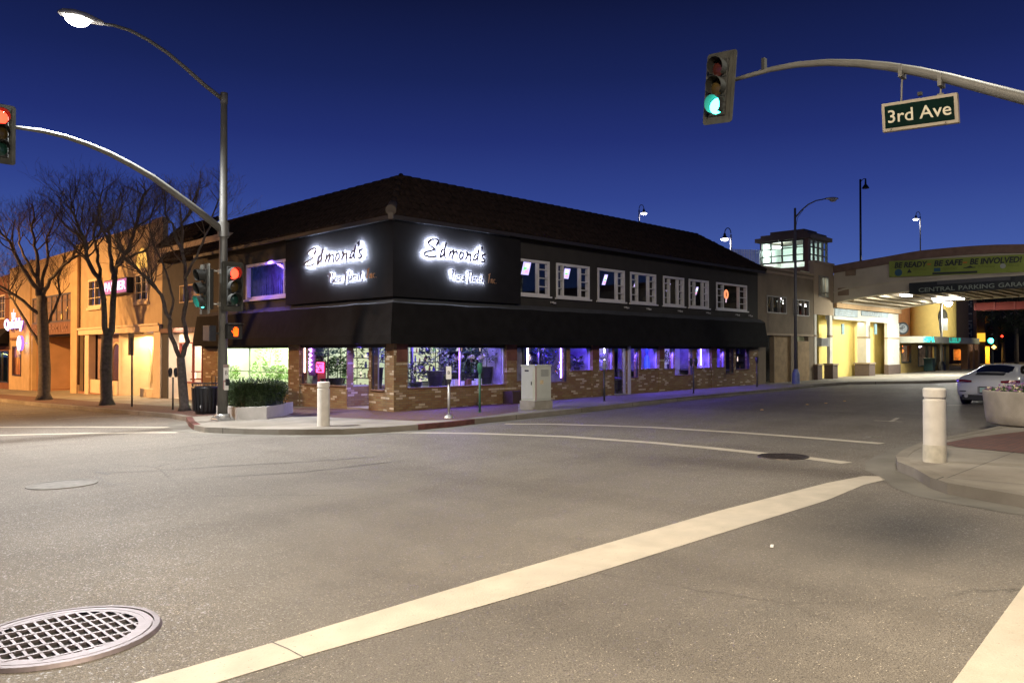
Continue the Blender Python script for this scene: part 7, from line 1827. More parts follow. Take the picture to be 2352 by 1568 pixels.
# --- bowl planter at the right edge with small flowers
bc = onG(2385, 975, KH); bR = .98
t = thing('bowl_planter', 'round concrete bowl planter of small flowers beside the white sports car', 'planter', bc)
mb = MB(); mb.lathe(bc, [(.0, 0), (bR * .86, 0), (bR * .93, .04), (bR * .955, .2), (bR * .98, .45), (bR, .66), (bR * .99, .69), (bR * .91, .69), (bR * .9, .6), (.0, .58)], 40, cap=False); mb.build('bowl', mat('bowl_concrete', (.30, .27, .22), .85, var=.2, vscale=3, bump=.4, bscale=60), t)
mb = MB(); fl_ = MB(); fl2 = MB()
for k in range(5200):
    a = rnd.uniform(0, 6.28); r_ = bR * .93 * math.sqrt(rnd.random()); h = .56 + .19 * rnd.random() * (1.1 - (r_ / bR) ** 3)
    leaf(mb, bc + Vector((r_ * math.cos(a), r_ * math.sin(a), h)), Vector((rnd.gauss(0, 1), rnd.gauss(0, 1), rnd.uniform(.2, 1.6))), rnd.uniform(.04, .1), rnd.uniform(.02, .04), rnd)
    if k < 330:
        q = bc + Vector((r_ * math.cos(a), r_ * math.sin(a), h + .1)); tgt = fl_ if k % 4 else fl2
        for m in range(5): leaf(tgt, q, Vector((rnd.gauss(0, 1), rnd.gauss(0, 1), .6)), .04, .035, rnd)
mb.build('foliage', M_LEAF, t); fl_.build('flowers', mat('petal_mauve', (.3, .15, .32), .6, var=.3), t); fl2.build('flowers', mat('petal_cream', (.7, .62, .4), .6), t)

# ------------------------------------------------------------------ bollards, meters, bin, cabinet, posts
M_BOLL = mat('bollard_paint', (.60, .57, .50), .6, var=.1, vscale=6, bump=.1)
def bollard(px, py, label, s=1.0):
    p = onG(px, py, KH); t = thing('bollard', label, 'bollard', p, 'round white bollards')
    mb = MB(); q = p - Vector((0, 0, .03)); mb.lathe(q, [(.148 * s, 0), (.145 * s, .28), (.144 * s, .885 * s)], 28); mb.lathe(q, [(.144 * s, .885 * s), (.137 * s, .9 * s)], 28); mb.lathe(q, [(.126 * s, .9 * s), (.126 * s, .93 * s)], 28); mb.build('post', M_BOLL, t)
    mb = MB(); mb.lathe(q, [(.144 * s, .93 * s), (.145 * s, 1.035 * s)], 28); mb.lathe(q, [(.145 * s, 1.035 * s), (.138 * s, 1.05 * s), (.125 * s, 1.056 * s)], 28); mb.build('cap', M_BOLL, t); return t
tb = bollard(2147, 1060, 'stout weathered white bollard on the near right pavement corner')
pb0 = onG(2147, 1060, KH); mb = MB(); mb.lathe(pb0, [(.152, .0), (.150, .24)], 28, cap=False); mb.build('base_sleeve', mat('dirty_sleeve', (.5, .47, .38), .8, var=.2, vscale=8), tb)
bollard(743, 978, 'white bollard standing in front of the flower shop entrance', 1.04)
def meter(px, py, h, label, kind='single', mpost=None, headm=None):
    p = onG(px, py, KH); mp = mpost or mat('meter_post', (.05, .05, .05), .5); t = thing('parking_meter' if kind != 'post' else 'sign_post', label, 'parking meter' if kind != 'post' else 'post', p, 'parking meters' if kind != 'post' else None)
    mb = MB(); mb.tube([p - Vector((0, 0, .02)), p + Vector((0, 0, h - .3))], .032, 8); mb.lathe(p - Vector((0, 0, .01)), [(.07, 0), (.05, .03)], 10); mb.build('post', mp, t)
    hm = headm or mat('meter_head', (.04, .04, .045), .35, metal=.3)
    if kind != 'post':
        for dx in ((0,) if kind == 'single' else (-.1, .1)):
            mb = MB(); c = p + RT * dx + Vector((0, 0, h - .3)); mb.lathe(c, [(.035, 0), (.06, .06), (.075, .16), (.075, .24), (.06, .3), (.0, .33)], 12, cap=False); mb.obox(c + Vector((0, 0, .19)) - H * .065, RT * .04, H * .02, (0, 0, .04)); mb.build('head', hm, t)
    return t, p
meter(397, 941, 1.42, 'black twin headed parking meter between the second tree and the third tree', 'double')
t, p = meter(1102, 947, 1.42, 'green parking meter post before the big corner window', 'single', mat('green_post', (.04, .13, .08), .5), mat('green_head', (.03, .16, .09), .4))
meter(1388, 921, 1.4, 'black parking meter right of the utility cabinet', 'single', None, mat('pale_head', (.3, .3, .34), .4)); meter(1593, 903, 1.4, 'black parking meter in front of the white blind doorway', 'double'); meter(1739, 888, 1.4, 'black parking meter at the far end of the long awning')
# push-button post
t, p = meter(1031, 960, 1.22, 'short grey post with crossing push button in front of the corner window', 'post', M_GALV)
mb = MB(); mb.lathe(p, [(.13, 0), (.12, .05), (.05, .09)], 12); mb.build('foot', M_GALV, t)
pc_ = p + Vector((0, 0, 1.2)) - H * .05; mb = MB(); mb.obox(pc_, RT * .07, H * .01, (0, 0, .17)); o = mb.build('button_sign', M_WHITE, t)
textmesh('button_text', 'B', .13, M_BLACK, o, pc_ - H * .014 + Vector((0, 0, .0)), RT, (0, 0, 1), .001)
mb = MB(); mb.obox(pc_ - Vector((0, 0, .23)), RT * .05, H * .04, (0, 0, .06)); mb.build('push_button', M_BLACK, t, bevel=.01)
# sign pole down the left pavement
p = onG(303, 934, KH); t = thing('sign_pole', 'tall thin pole with a small parking sign seen edge on, between two trees', 'sign pole', p); Dp = p.dot(H)
mb = MB(); mb.tube([p, atd(303, 776, Dp)], .035, 8); mb.build('post', mat('rusty_post', (.08, .05, .045), .6), t); q = atd(301, 790, Dp); mb = MB(); mb.obox(q, (.14, .14, 0), (.008, -.008, 0), (0, 0, .42)); mb.build('plate', mat('plate_brown', (.22, .12, .07), .6), t)
# litter bin
p = onG(473, 950, KH); t = thing('litter_bin', 'round black slatted litter bin left of the signal mast', 'litter bin', p)
mb = MB(); mb.lathe(p, [(.30, .0), (.31, .05), (.37, .15), (.41, .78), (.42, .84), (.38, .86), (.32, .86), (.31, .3)], 22, cap=False)
for k in range(22):
    a = 2 * math.pi * k / 22; mb.obox(p + Vector((.40 * math.cos(a), .40 * math.sin(a), .47)), Vector((.012 * math.cos(a), .012 * math.sin(a), .0)), Vector((-math.sin(a), math.cos(a), 0)) * .025, (.02 * math.cos(a) * .9, .02 * math.sin(a) * .9, .36))
mb.build('body', mat('bin_black', (.012, .012, .013), .35, spec=.4), t)
mb = MB()
for k in range(20): a = 2 * math.pi * k / 20; mb.tube([p + Vector((.4 * math.cos(a), .4 * math.sin(a), .84)), p + Vector((.42 * math.cos(a), .42 * math.sin(a), .95))], .01, 4)
mb.tube([p + Vector((.42 * math.cos(2 * math.pi * k / 24), .42 * math.sin(2 * math.pi * k / 24), .95)) for k in range(25)], .013, 5, cap=False)
mb.tube([p + RT * .18 + Vector((0, 0, .9)), p + RT * .18 + Vector((0, 0, 1.18)), p + RT * .3 + Vector((0, 0, 1.18)), p + RT * .3 + Vector((0, 0, .9))], .012, 5); mb.build('rim', M_BLACK, t)
mb = MB(); q = p - H * .385 + Vector((0, 0, .25)); mb.disc(q, RT * .04, Vector((0, 0, .05)), 12); mb.build('badge', mat('badge_grey', (.3, .3, .3), .5), t)
# traffic control cabinet
def proj(P):
    d = Vector(P) - E0; w = d.dot(FW); return CX + FPX * d.dot(RT) / w, CY - FPX * d.dot(UC) / w
q = onG(1228, 941, KH)
def solve(px, ax):
    lo, hi = 0, 4
    for _ in range(40):
        m = (lo + hi) / 2; v = proj(q + ax * m)[0]
        if (v < px) == (ax.x > 0): lo = m
        else: hi = m
    return lo
ly_, lx_ = solve(1197, Vector((0, 1, 0))), solve(1266, Vector((1, 0, 0)))
ly_ = min(ly_, 1.0); lx_ = min(lx_, 1.4)
t = thing('utility_cabinet', 'pale grey traffic control cabinet on a concrete plinth before the brick wall', 'cabinet', q)
Dq = q.dot(H); zt = atd(1228, 838, Dq).z; zbm = atd(1228, 921, Dq).z
mb = MB(); mb.box(q.x - .04, q.x + lx_ + .02, q.y - .04, q.y + ly_ + .02, q.z - .1, zbm); mb.build('plinth', mat('plinth_concrete', (.28, .26, .21), .85, var=.2), t)
mb = MB(); mb.box(q.x, q.x + lx_, q.y, q.y + ly_, zbm, zt - .05); mb.box(q.x - .02, q.x + lx_ + .02, q.y - .02, q.y + ly_ + .02, zt - .05, zt); mb.build('body', mat('cabinet_paint', (.50, .52, .44), .45, var=.06), t, bevel=.012)
mb = MB(); mb.box(q.x + lx_ * .12, q.x + lx_ - .04, q.y - .018, q.y - .001, zbm + .06, zt - .1); mb.box(q.x - .018, q.x - .001, q.y + .05, q.y + ly_ - .04, zbm + .06, zt - .1); mb.build('door', mat('cabinet_paint', (0, 0, 0)), t, bevel=.006)
mb = MB(); mb.box(q.x + .02, q.x + lx_ * .12 - .01, q.y - .012, q.y - .001, zbm + .02, zt - .06); mb.build('hinge_strip', mat('strip_pink', (.4, .3, .27), .5), t)
mb = MB(); mb.box(q.x - .03, q.x - .018, q.y + .1, q.y + .13, (zt + zbm) / 2 - .06, (zt + zbm) / 2 + .04); mb.build('handle', M_BLACK, t)
for k_ in range(6):
    mb = MB(); zz_ = zt - .16 - k_ * .035; mb.box(q.x + lx_ * .35, q.x + lx_ * .8, q.y - .026, q.y - .0185, zz_, zz_ + .014); mb.build('vent_slot', mat('vent_grey', (.2, .2, .18), .5), t)
mb = MB(); mb.box(q.x + lx_ * .3, q.x + lx_ * .5, q.y - .0215, q.y - .0185, zbm + .5, zbm + .62); mb.build('sticker', mat('sticker_faded', (.62, .5, .3), .6, var=.3, vscale=30), t)
mb = MB(); mb.box(q.x - .022, q.x - .019, q.y + ly_ * .4, q.y + ly_ * .7, zt - .2, zt - .15); mb.build('name_plate', M_BLACK, t)
# low dark plinth against the shop wall behind the cabinet
p = FR.a(1150); mb = MB(); mb.box(FR.a(1152), FR.a(1200), YC - .55, YC - .07, g(20, YC), g(20, YC) + .55); mb.build('brick_bench', mat('dark_plinth', (.06, .035, .03), .8), None, label='low dark brick ledge against the shop wall behind the grey cabinet', category='ledge')
# wheeled bin far down the pavement
p = atd(2135, 858, 58); p.z = g(p.x, p.y) + KH; t = thing('wheeled_bin', 'dark teal wheeled bin on the bright pavement under the marquee', 'bin', p)
mb = MB(); mb.prism([(p.x - .28, p.y - .3), (p.x + .28, p.y - .3), (p.x + .28, p.y + .3), (p.x - .28, p.y + .3)], p.z + .05, p.z + .9); mb.build('body', mat('bin_teal', (.03, .08, .075), .4), t)
mb = MB(); mb.obox((p.x, p.y, p.z + .94), (.33, 0, .02), (0, .34, 0), (0, 0, .04)); mb.build('lid', mat('bin_teal', (0, 0, 0)), t); 
for s_ in (-1, 1): mb = MB(); mb.tube([(p.x + .25, p.y + s_ * .24, p.z + .1), (p.x + .25, p.y + s_ * .3, p.z + .1)], .1, 10); mb.build('wheel', M_BLACK, t)
# dark leafy trees far right, beyond the bridge
M_FARL = mat('far_leaf', (.022, .032, .014), .8, var=.5, vscale=1)
def leafy(px, D, h, w, seed, label):
    rnd = random.Random(seed); p = atd(px, 850, D); p.z = g(p.x, p.y) + KH; t = thing('leafy_tree', label, 'tree', p, 'dark trees at the end of the right street')
    mb = MB(); mb.tube([p, p + Vector((.1, 0, h * .3)), p + Vector((-.1, .1, h * .6))], [.22, .17, .1], 8)
    for k in range(6): a = k * 1.05; mb.tube([p + Vector((0, 0, h * (.3 + .04 * k))), p + Vector((math.cos(a) * w * .5, math.sin(a) * w * .5, h * (.55 + .05 * k)))], [.09, .03], 6)
    mb.build('trunk', M_BARK, t); mb = MB(); cl_ = [(Vector((rnd.gauss(0, w * .38), rnd.gauss(0, w * .38), rnd.uniform(.38, 1) * h)), rnd.uniform(.5, 1.0)) for _ in range(30)]
    for k in range(5200):
        c, r_ = rnd.choice(cl_); v = Vector((rnd.gauss(0, 1), rnd.gauss(0, 1), rnd.gauss(0, .8))).normalized() * r_ * rnd.random() ** .35; leaf(mb, p + c + v, v + Vector((0, 0, -.3)), rnd.uniform(.12, .26), .1, rnd)
    mb.build('crown', M_FARL, t)
for i, (px, D, h, w) in enumerate(((2262, 108, 11, 4.2), (2305, 92, 9, 3.6), (2335, 80, 10, 3.8), (2365, 70, 9, 3.4), (2325, 112, 12, 5), (2290, 118, 13, 4.6), (2395, 88, 11, 4.2))):
    leafy(px, D, h, w, 40 + i, ['dark leafy tree behind the blade sign at the street end', 'dark leafy tree just right of the far green signal', 'dark leafy tree second from the right edge under the bridge', 'dark leafy tree nearest the right edge under the bridge', 'tall dark tree far behind the small red signal', 'tallest dark tree at the street end behind the green signal', 'dark leafy tree cut by the right edge of the view'][i])
# ------------------------------------------------------------------ parked sports car (rear three-quarter view)
rl_ = onG(2197, 929, 0)
CW, CL = .94, 4.45
car = thing('parked_car', 'white rear engined sports coupe parked at the near kerb of the right street', 'car', (0, 0, 0))
M_CAR = mat('car_paint', (.66, .67, .66), .16, var=.02, spec=.6); M_CGL = mat('car_glass', (.008, .01, .012), .05, var=0, spec=.8); M_RUB = mat('tyre_rubber', (.012, .012, .012), .8, var=.1)
M_TAIL = mat('tail_lens', (.16, .008, .012), .15, var=0, spec=.7)
# stations: s (0 = tail), half width low/mid, z bottom, z beltline, z roof, half width at roof, half width at belt
ST = [(.00, .62, .66, .42, .70, .74, .42, .60), (.06, .80, .84, .30, .76, .82, .5, .72), (.25, .86, .905, .22, .84, .91, .56, .78), (.55, .90, .925, .18, .90, .985, .58, .80), (.95, .91, .93, .18, .92, 1.10, .53, .76),
      (1.35, .89, .92, .18, .91, 1.22, .53, .74), (1.75, .87, .90, .18, .90, 1.285, .53, .72), (2.15, .86, .89, .18, .89, 1.30, .54, .72), (2.55, .86, .89, .18, .88, 1.27, .57, .74), (2.9, .87, .89, .18, .86, 1.13, .55, .74),
      (3.25, .88, .90, .18, .84, .93, .60, .74), (3.6, .88, .905, .19, .80, .85, .58, .72), (4.0, .84, .87, .22, .72, .77, .52, .66), (4.3, .72, .76, .27, .60, .64, .42, .55), (4.45, .50, .54, .34, .50, .53, .3, .4)]
def prof(st):
    s, wl, wm, zb_, zs, zr, wr, wg = st
    return [(0, zb_), (wl * .9, zb_), (wl, zb_ + .05), (wm, (zb_ + zs) / 2), (wm * .985, zs - .08), (wm * .93, zs), (wg, zs + min(.03, (zr - zs) * .3)), ((wg + wr) / 2 + .02, (zs + zr) / 2 + .02), (wr, zr - .03 * (zr > zs + .1)), (wr * .6, zr), (0, zr + .008)]
mb = MB(); mb.smooth = True; rows = []
for st in ST:
    P_ = prof(st); full = P_ + [(-y, z) for y, z in P_[-2:0:-1]]
    rows.append(len(mb.v)); mb.v += [Vector((st[0], y, z)) for y, z in full]
nn_ = len(full)
for i in range(len(rows) - 1):
    for j in range(nn_): mb.face([rows[i] + j, rows[i] + (j + 1) % nn_, rows[i + 1] + (j + 1) % nn_, rows[i + 1] + j][::-1])
mb.face([rows[0] + j for j in range(nn_)]); mb.face([rows[-1] + nn_ - 1 - j for j in range(nn_)])
body = mb.build('body', M_CAR, car); ss = body.modifiers.new('smooth', 'SUBSURF'); ss.levels = ss.render_levels = 2
def interp(s):
    for i in range(len(ST) - 1):
        if ST[i][0] <= s <= ST[i + 1][0]:
            f = (s - ST[i][0]) / (ST[i + 1][0] - ST[i][0]); return [a + (b - a) * f for a, b in zip(ST[i], ST[i + 1])]
    return ST[-1]
def surf(s, k):   # k: 0..10 along the half profile
    P_ = prof(interp(s)); i = min(int(k), 9); f = k - i; return Vector((s, P_[i][0] + (P_[i + 1][0] - P_[i][0]) * f, P_[i][1] + (P_[i + 1][1] - P_[i][1]) * f))
# rear screen
mb = MB(); mb.smooth = True; n = 8
def rs(u, v): # u across -1..1, v 0..1 from low to high
    s = .72 + .72 * v; p = surf(s, 10 - 1e-6); w = .53 - .06 * v; z = p.z - .055 * abs(u) ** 2.5 + .022; return Vector((s - .02 * 0, u * w, z))
for i in range(n):
    for j in range(n): mb.poly([rs(-1 + 2 * i / n, j / n), rs(-1 + 2 * (i + 1) / n, j / n), rs(-1 + 2 * (i + 1) / n, (j + 1) / n), rs(-1 + 2 * i / n, (j + 1) / n)][::-1])
mb.build('rear_window', M_CGL, car)
# side glass
for sg_ in (1, -1):
    mb = MB(); mb.smooth = True; S_ = [1.15, 1.4, 1.7, 2.0, 2.3, 2.6, 2.85]; lo = [6.5, 6.25, 6.2, 6.2, 6.2, 6.2, 6.3]; hi = [6.8, 7.3, 7.7, 7.8, 7.75, 7.5, 6.8]
    def sp(s, k): p = surf(s, k); return Vector((p.x, sg_ * (p.y + .012), p.z))
    for i in range(len(S_) - 1):
        q = [sp(S_[i], lo[i]), sp(S_[i + 1], lo[i + 1]), sp(S_[i + 1], hi[i + 1]), sp(S_[i], hi[i])]; mb.poly(q if sg_ < 0 else q[::-1])
    mb.build('side_window', M_CGL, car)
    # tail light
    mb = MB(); mb.smooth = False; b0 = .035
    a = [Vector((b0 - .045, sg_ * .40, .735)), Vector((b0 - .03, sg_ * .60, .735)), Vector((b0 + .02, sg_ * .78, .73)), Vector((b0 + .14, sg_ * .865, .75))]
    c = [Vector((p.x + .015, p.y, p.z + (.06, .085, .095, .06)[i])) for i, p in enumerate(a)]
    for i in range(3): q = [a[i] - Vector((.02, 0, 0)), a[i + 1] - Vector((.02, -sg_ * .015, 0)), c[i + 1] - Vector((.02, -sg_ * .015, 0)), c[i] - Vector((.02, 0, 0))]; mb.poly(q[::-1] if sg_ > 0 else q)
    mb.build('tail_light', M_TAIL, car)
    mb = MB(); mb.obox((.0, sg_ * .66, .45), (.012, 0, 0), (0, .09, 0), (0, 0, .012)); mb.build('reflector', M_BLACK, car)
    mb = MB(); mb.tube([(.02, sg_ * .56, .3), (-.03, sg_ * .56, .3)], .055, 12); mb.build('exhaust_pipe', M_GALV, car)
    for s0_ in (.93, 3.4):
        w_ = MB(); yw = sg_ * .80; w_.tube([(s0_, yw - .11, .335), (s0_, yw + .11, .335)], .335, 28); wh = w_.build('wheel', M_RUB, car)
        w_ = MB(); w_.tube([(s0_, yw + sg_ * .112, .335), (s0_, yw + sg_ * .118, .335)], .24, 24)
        for k in range(5): a_ = k * 1.2566; w_.obox((s0_ + .12 * math.cos(a_), yw + sg_ * .122, .335 + .12 * math.sin(a_)), Vector((math.cos(a_), 0, math.sin(a_))) * .11, (0, .008, 0), Vector((-math.sin(a_), 0, math.cos(a_))) * .022)
        w_.build('rim', mat('alloy', (.35, .35, .36), .3, metal=.8), wh)
        # black ring drawn for the shadow gap round the wheel arch
        w_ = MB(); ring = [Vector((s0_ + .37 * math.cos(t_), sg_ * .915, .335 + .37 * math.sin(t_))) for t_ in [math.pi * k / 14 for k in range(15)]]; w_.tube(ring, .018, 6); w_.build('arch_shadow', M_BLACK, car)
    mb = MB(); mb.obox((2.72, sg_ * .98, .95), (.05, 0, 0), (0, .09, 0), (0, 0, .055)); mb.tube([(2.72, sg_ * .8, .9), (2.72, sg_ * .95, .94)], .02, 6); mb.build('wing_mirror', M_CAR, car, bevel=.02)
# lower apron, number plate, engine grille
mb = MB(); mb.obox((.06, 0, .25), (.06, 0, 0), (0, .70, 0), (0, 0, .085)); mb.build('diffuser', M_BLACK, car, bevel=.02)
mb = MB(); mb.obox((-.02, 0, .50), (.006, 0, 0), (0, .17, 0), (0, 0, .07)); pl = mb.build('number_plate', mat('plate_paint', (.42, .62, .56), .5, var=.1), car); mb = MB(); mb.obox((-.012, 0, .50), (.006, 0, 0), (0, .24, 0), (0, 0, .10)); mb.build('plate_recess', mat('recess_grey', (.25, .26, .25), .5), car)
for z_ in (.595, .405): mb = MB(); mb.obox((-.022, 0, z_), (.008, 0, 0), (0, .2, 0), (0, 0, .012)); mb.build('trim_bar', M_BLACK, car)
for k in range(5):
    s_ = .40 + k * .05; z_ = surf(s_, 10 - 1e-6).z; mb = MB(); mb.obox((s_, 0, z_ + .012), (.012, 0, .004), (0, .40, 0), (-.002, 0, .006)); mb.build('grille_slat', M_BLACK, car)
tz_ = g(rl_.x, rl_.y); car.location = (rl_.x, rl_.y - CW * .86, tz_ + .0); car.rotation_euler = (0, -.0075, R(0)); car.scale = (.96, .96, .955)

# a second dark car ahead: only its red lamp glints past the coupe
c2 = onG(2350, 905, 0); c2 = Vector((rl_.x + 6.4, rl_.y - .95, 0)); c2.z = g(c2.x, c2.y)
car2 = copy_tree(car); car2.location = c2; car2['label'] = 'dark red car parked ahead of the white coupe at the right edge'; 
M_C2 = mat('car_paint_dark', (.10, .02, .025), .2, var=.02, spec=.6)
for ch in car2.children:
    if ch.name.startswith('body') or ch.name.startswith('wing_mirror'):
        ch.data = ch.data.copy(); ch.data.materials[0] = M_C2
    if ch.name.startswith('tail_light'): ch.data = ch.data.copy(); ch.data.materials[0] = emat('tail_glow', (1, .04, .05), 1.2)

# ------------------------------------------------------------------ things in the shop windows
rnd = random.Random(31)
M_POT = mat('dark_pot', (.03, .028, .035), .35); M_POTC = mat('clay_pot', (.2, .09, .05), .7); M_PETAL = mat('orchid_petal', (.75, .68, .8), .6, var=.1); M_POTW = mat('white_pot', (.7, .7, .68), .3)
def potted(p, h, w, label, pot=M_POT, ph=.35, leaves=260, lm=None, flowers=0, name='potted_plant', cat='potted plant', group='plants in the shop windows', ll=.16):
    t = thing(name, label, cat, p, group); pr = w * .32
    mb = MB(); mb.lathe(p, [(pr * .7, 0), (pr, ph), (pr * 1.05, ph + .02), (pr * .9, ph + .02), (pr * .85, ph - .03)], 14); mb.build('pot', pot, t)
    mb = MB(); c = p + Vector((0, 0, ph))
    mb.tube([c, c + Vector((.02, .01, (h - ph) * .5)), c + Vector((-.02, .02, (h - ph) * .8))], .015, 5)
    for k in range(leaves):
        z = ph + (h - ph) * (.15 + .85 * rnd.random()); rr_ = w * .5 * math.sqrt(rnd.random()) * (.35 + .65 * math.sin(math.pi * min(1, (z - ph) / (h - ph) * .85 + .1))); a = rnd.uniform(0, 6.28)
        leaf(mb, p + Vector((rr_ * math.cos(a), rr_ * math.sin(a), z)), Vector((math.cos(a), math.sin(a), rnd.uniform(-.4, .9))), rnd.uniform(.6, 1.2) * ll, ll * .32, rnd)
    mb.build('foliage', lm or M_LEAFD, t)
    if flowers:
        mb = MB()
        for k in range(flowers):
            a = rnd.uniform(0, 6.28); q = p + Vector((math.cos(a) * w * .4 * rnd.random(), math.sin(a) * w * .4 * rnd.random(), h * rnd.uniform(.7, 1)))
            for m in range(5): leaf(mb, q, Vector((rnd.gauss(0, 1), rnd.gauss(0, 1), rnd.gauss(0, 1))), .08, .07, rnd)
        mb.build('blossom', M_PETAL, t)
    return t
def orchid(p, label, s=1.0):
    t = thing('orchid', label, 'orchid', p, 'orchids in the corner window'); mb = MB(); mb.lathe(p, [(.07, 0), (.09, .16), (.08, .16)], 12); mb.build('pot', M_POTW, t)
    mb = MB(); st = [p + Vector((.0, 0, .15)), p + Vector((.05, 0, .5 * s)), p + Vector((.2, -.03, .75 * s)), p + Vector((.42, -.05, .78 * s))]; mb.tube(st, .008, 5)
    for k in range(5): leaf(mb, p + Vector((0, 0, .15)), Vector((math.cos(k * 1.3), math.sin(k * 1.3), .5)), .22, .06, rnd)
    mb.build('stem', M_LEAF, t); mb = MB()
    for k in range(6):
        q = st[2].lerp(st[3], k / 5) + Vector((0, -.03, rnd.uniform(-.03, .03)))
        for m in range(5): a = m * 1.257; leaf(mb, q, Vector((math.cos(a), -.3, math.sin(a))), .075, .07, rnd)
    mb.build('blossom', M_PETAL, t)
def inR(px, z, d): a = onY(px, 808, YC + d).x; return Vector((a, YC + d, z))
def inL(px, z, d): a = onX(px, 808, XC + d).y; return Vector((XC + d, a, z))
S = SILL
potted(inR(1000, S, .75), 1.75, .95, 'tall bushy plant in a black pot near the left edge of the corner window', ph=.5, leaves=420, flowers=5)
potted(inR(955, S, .5), .75, .7, 'low leafy plant at the left end of the corner window', leaves=220, ph=.15, flowers=4)
potted(inR(1118, S, .8), 1.8, .8, 'tall dark plant in a black tub near the right side of the corner window', ph=.6, leaves=420)
potted(inR(1080, S, .95), 1.2, .7, 'middle sized dark plant behind the violet tube in the corner window', ph=.3, leaves=260)
potted(inR(1030, S, 1.1), 1.0, .6, 'grey green plant behind the orchids in the corner window', ph=.3, leaves=240, lm=mat('grey_leaf', (.12, .12, .12), .7))
for px, l in ((1036, 'white orchid left of the violet tube'), (1062, 'white orchid just right of the violet tube'), (1086, 'white orchid in the right half of the corner window')): orchid(inR(px, S, .45), l, 1.25)
for px, l, m in ((1046, 'small pale box below the orchids, left of the violet tube', M_POTW), (1075, 'small brown box on the shelf right of the violet tube', M_POTC), (1098, 'small pale box near the tall dark tub', M_POTW)):
    p = inR(px, S, .35); t = thing('gift_box', l, 'box', p, 'boxes on the window shelf'); mb = MB(); mb.box(p.x - .1, p.x + .1, p.y - .08, p.y + .08, p.z, p.z + .2); mb.build('box', m, t); mb = MB(); mb.box(p.x - .105, p.x + .105, p.y - .085, p.y + .085, p.z + .2, p.z + .23); mb.build('lid', m, t)
# lit shelving with vases at the back of the corner window
def shelving(p0, ax, W, Hh, rows_, label, n_per, back, face):
    t = thing('shelf_unit', label, 'shelves', p0, 'lit shelf units inside the shop'); ax = Vector(ax); nn = Vector(face)
    mb = MB(); mb.obox(p0 + ax * W / 2 + Vector((0, 0, Hh / 2)) - nn * .2, ax * W / 2, nn * .02, (0, 0, Hh / 2)); mb.build('back_panel', back, t)
    for r_ in range(rows_ + 1):
        z = Hh * r_ / rows_; mb = MB(); mb.obox(p0 + ax * W / 2 + Vector((0, 0, z)), ax * W / 2, nn * .2, (0, 0, .015)); mb.build('shelf', M_BLACK, t)
        if r_ < rows_:
            for k in range(n_per):
                if rnd.random() < .2: continue
                c = p0 + ax * W * (k + .5 + rnd.uniform(-.3, .3)) / n_per + Vector((0, 0, z + .015)); h = rnd.uniform(.12, Hh / rows_ * .75); r0_ = rnd.uniform(.03, .07)
                mb = MB(); mb.lathe(c, [(r0_ * .6, 0), (r0_, h * .4), (r0_ * .5, h * .75), (r0_ * .7, h)], 10); mb.build('vase', rnd.choice((M_BLACK, M_POTW, mat('vase_clay', (.4, .2, .1), .4), mat('vase_green', (.15, .35, .12), .3), mat('vase_blue', (.1, .1, .4), .3), emat('candle_glow', (1, .75, .6), 1.6))), t)
    return t
M_BKY = emat('back_light_yellow', (.95, 1, .6), .75); M_BKD = mat('back_dark', (.05, .045, .07), .7)
shelving(inR(948, S + .1, 2.2), (1, 0, 0), 1.3, 1.7, 5, 'yellow green back lit shelf unit seen in the left of the corner window', 6, M_BKY, (0, -1, 0))
shelving(inR(1022, S + .35, 2.4), (1, 0, 0), 2.3, 1.2, 3, 'dark shelf unit of pale bottles behind the orchids', 10, M_BKD, (0, -1, 0))
# ornament tree in the second window
p = inR(1275, S, .8); t = thing('ornament_tree', 'dark tree hung with blue and orange baubles in the second window', 'ornament tree', p, None)
mb = MB(); mb.tube([p, p + Vector((0, 0, 1.8))], .03, 6); mb.build('trunk', M_BLACK, t); mb = MB()
for k in range(700):
    z = rnd.random(); r_ = (.62 * (1 - z) + .1) * math.sqrt(rnd.random()); a = rnd.uniform(0, 6.28); leaf(mb, p + Vector((r_ * math.cos(a), r_ * math.sin(a), .15 + 1.65 * z)), Vector((math.cos(a), math.sin(a), rnd.uniform(-.5, .3))), .13, .02, rnd)
mb.build('foliage', M_LEAFD, t); MB_B = (mat('bauble_blue', (.1, .15, .9), .1, metal=.9, var=0), mat('bauble_silver', (.7, .7, .8), .1, metal=.9, var=0), mat('bauble_copper', (.8, .3, .1), .15, metal=.9, var=0), emat('fairy_warm', (1, .6, .3), 4), emat('fairy_blue', (.4, .5, 1), 4))
for k in range(44):
    z = rnd.random(); r_ = .6 * (1 - z) + .12; a = rnd.uniform(3.3, 6.1); c = p + Vector((r_ * math.cos(a), r_ * math.sin(a), .15 + 1.6 * z)); rr_ = rnd.choice((.05, .04, .03)) if k % 3 else .02
    mb = MB(); mb.lathe(c, [(rr_ * math.cos(math.pi * (i / 6 - .5)) + .0005, rr_ * math.sin(math.pi * (i / 6 - .5))) for i in range(7)], 8, cap=False); mb.build('bauble', MB_B[3 + k % 2] if k % 3 == 0 else MB_B[k % 3 % 2 + (k % 5 == 0)], t)
p = inR(1337, .95, .6); t = thing('table_lamp', 'small lamp with a glowing orange red shade in the narrow window', 'lamp', p)
mb = MB(); mb.lathe(p, [(.1, 0), (.02, .04), (.015, .6), (.015, .72)], 8); mb.build('stem', M_BLACK, t); mb = MB(); mb.lathe(p + Vector((0, 0, .70)), [(.13, 0), (.1, .24)], 12); mb.build('lamp_shade', emat('shade_orange', (1, .14, .03), 3), t)
potted(inR(1325, .95, .5), .55, .4, 'small dark plant under the red lamp', leaves=90, ph=.12, flowers=3)
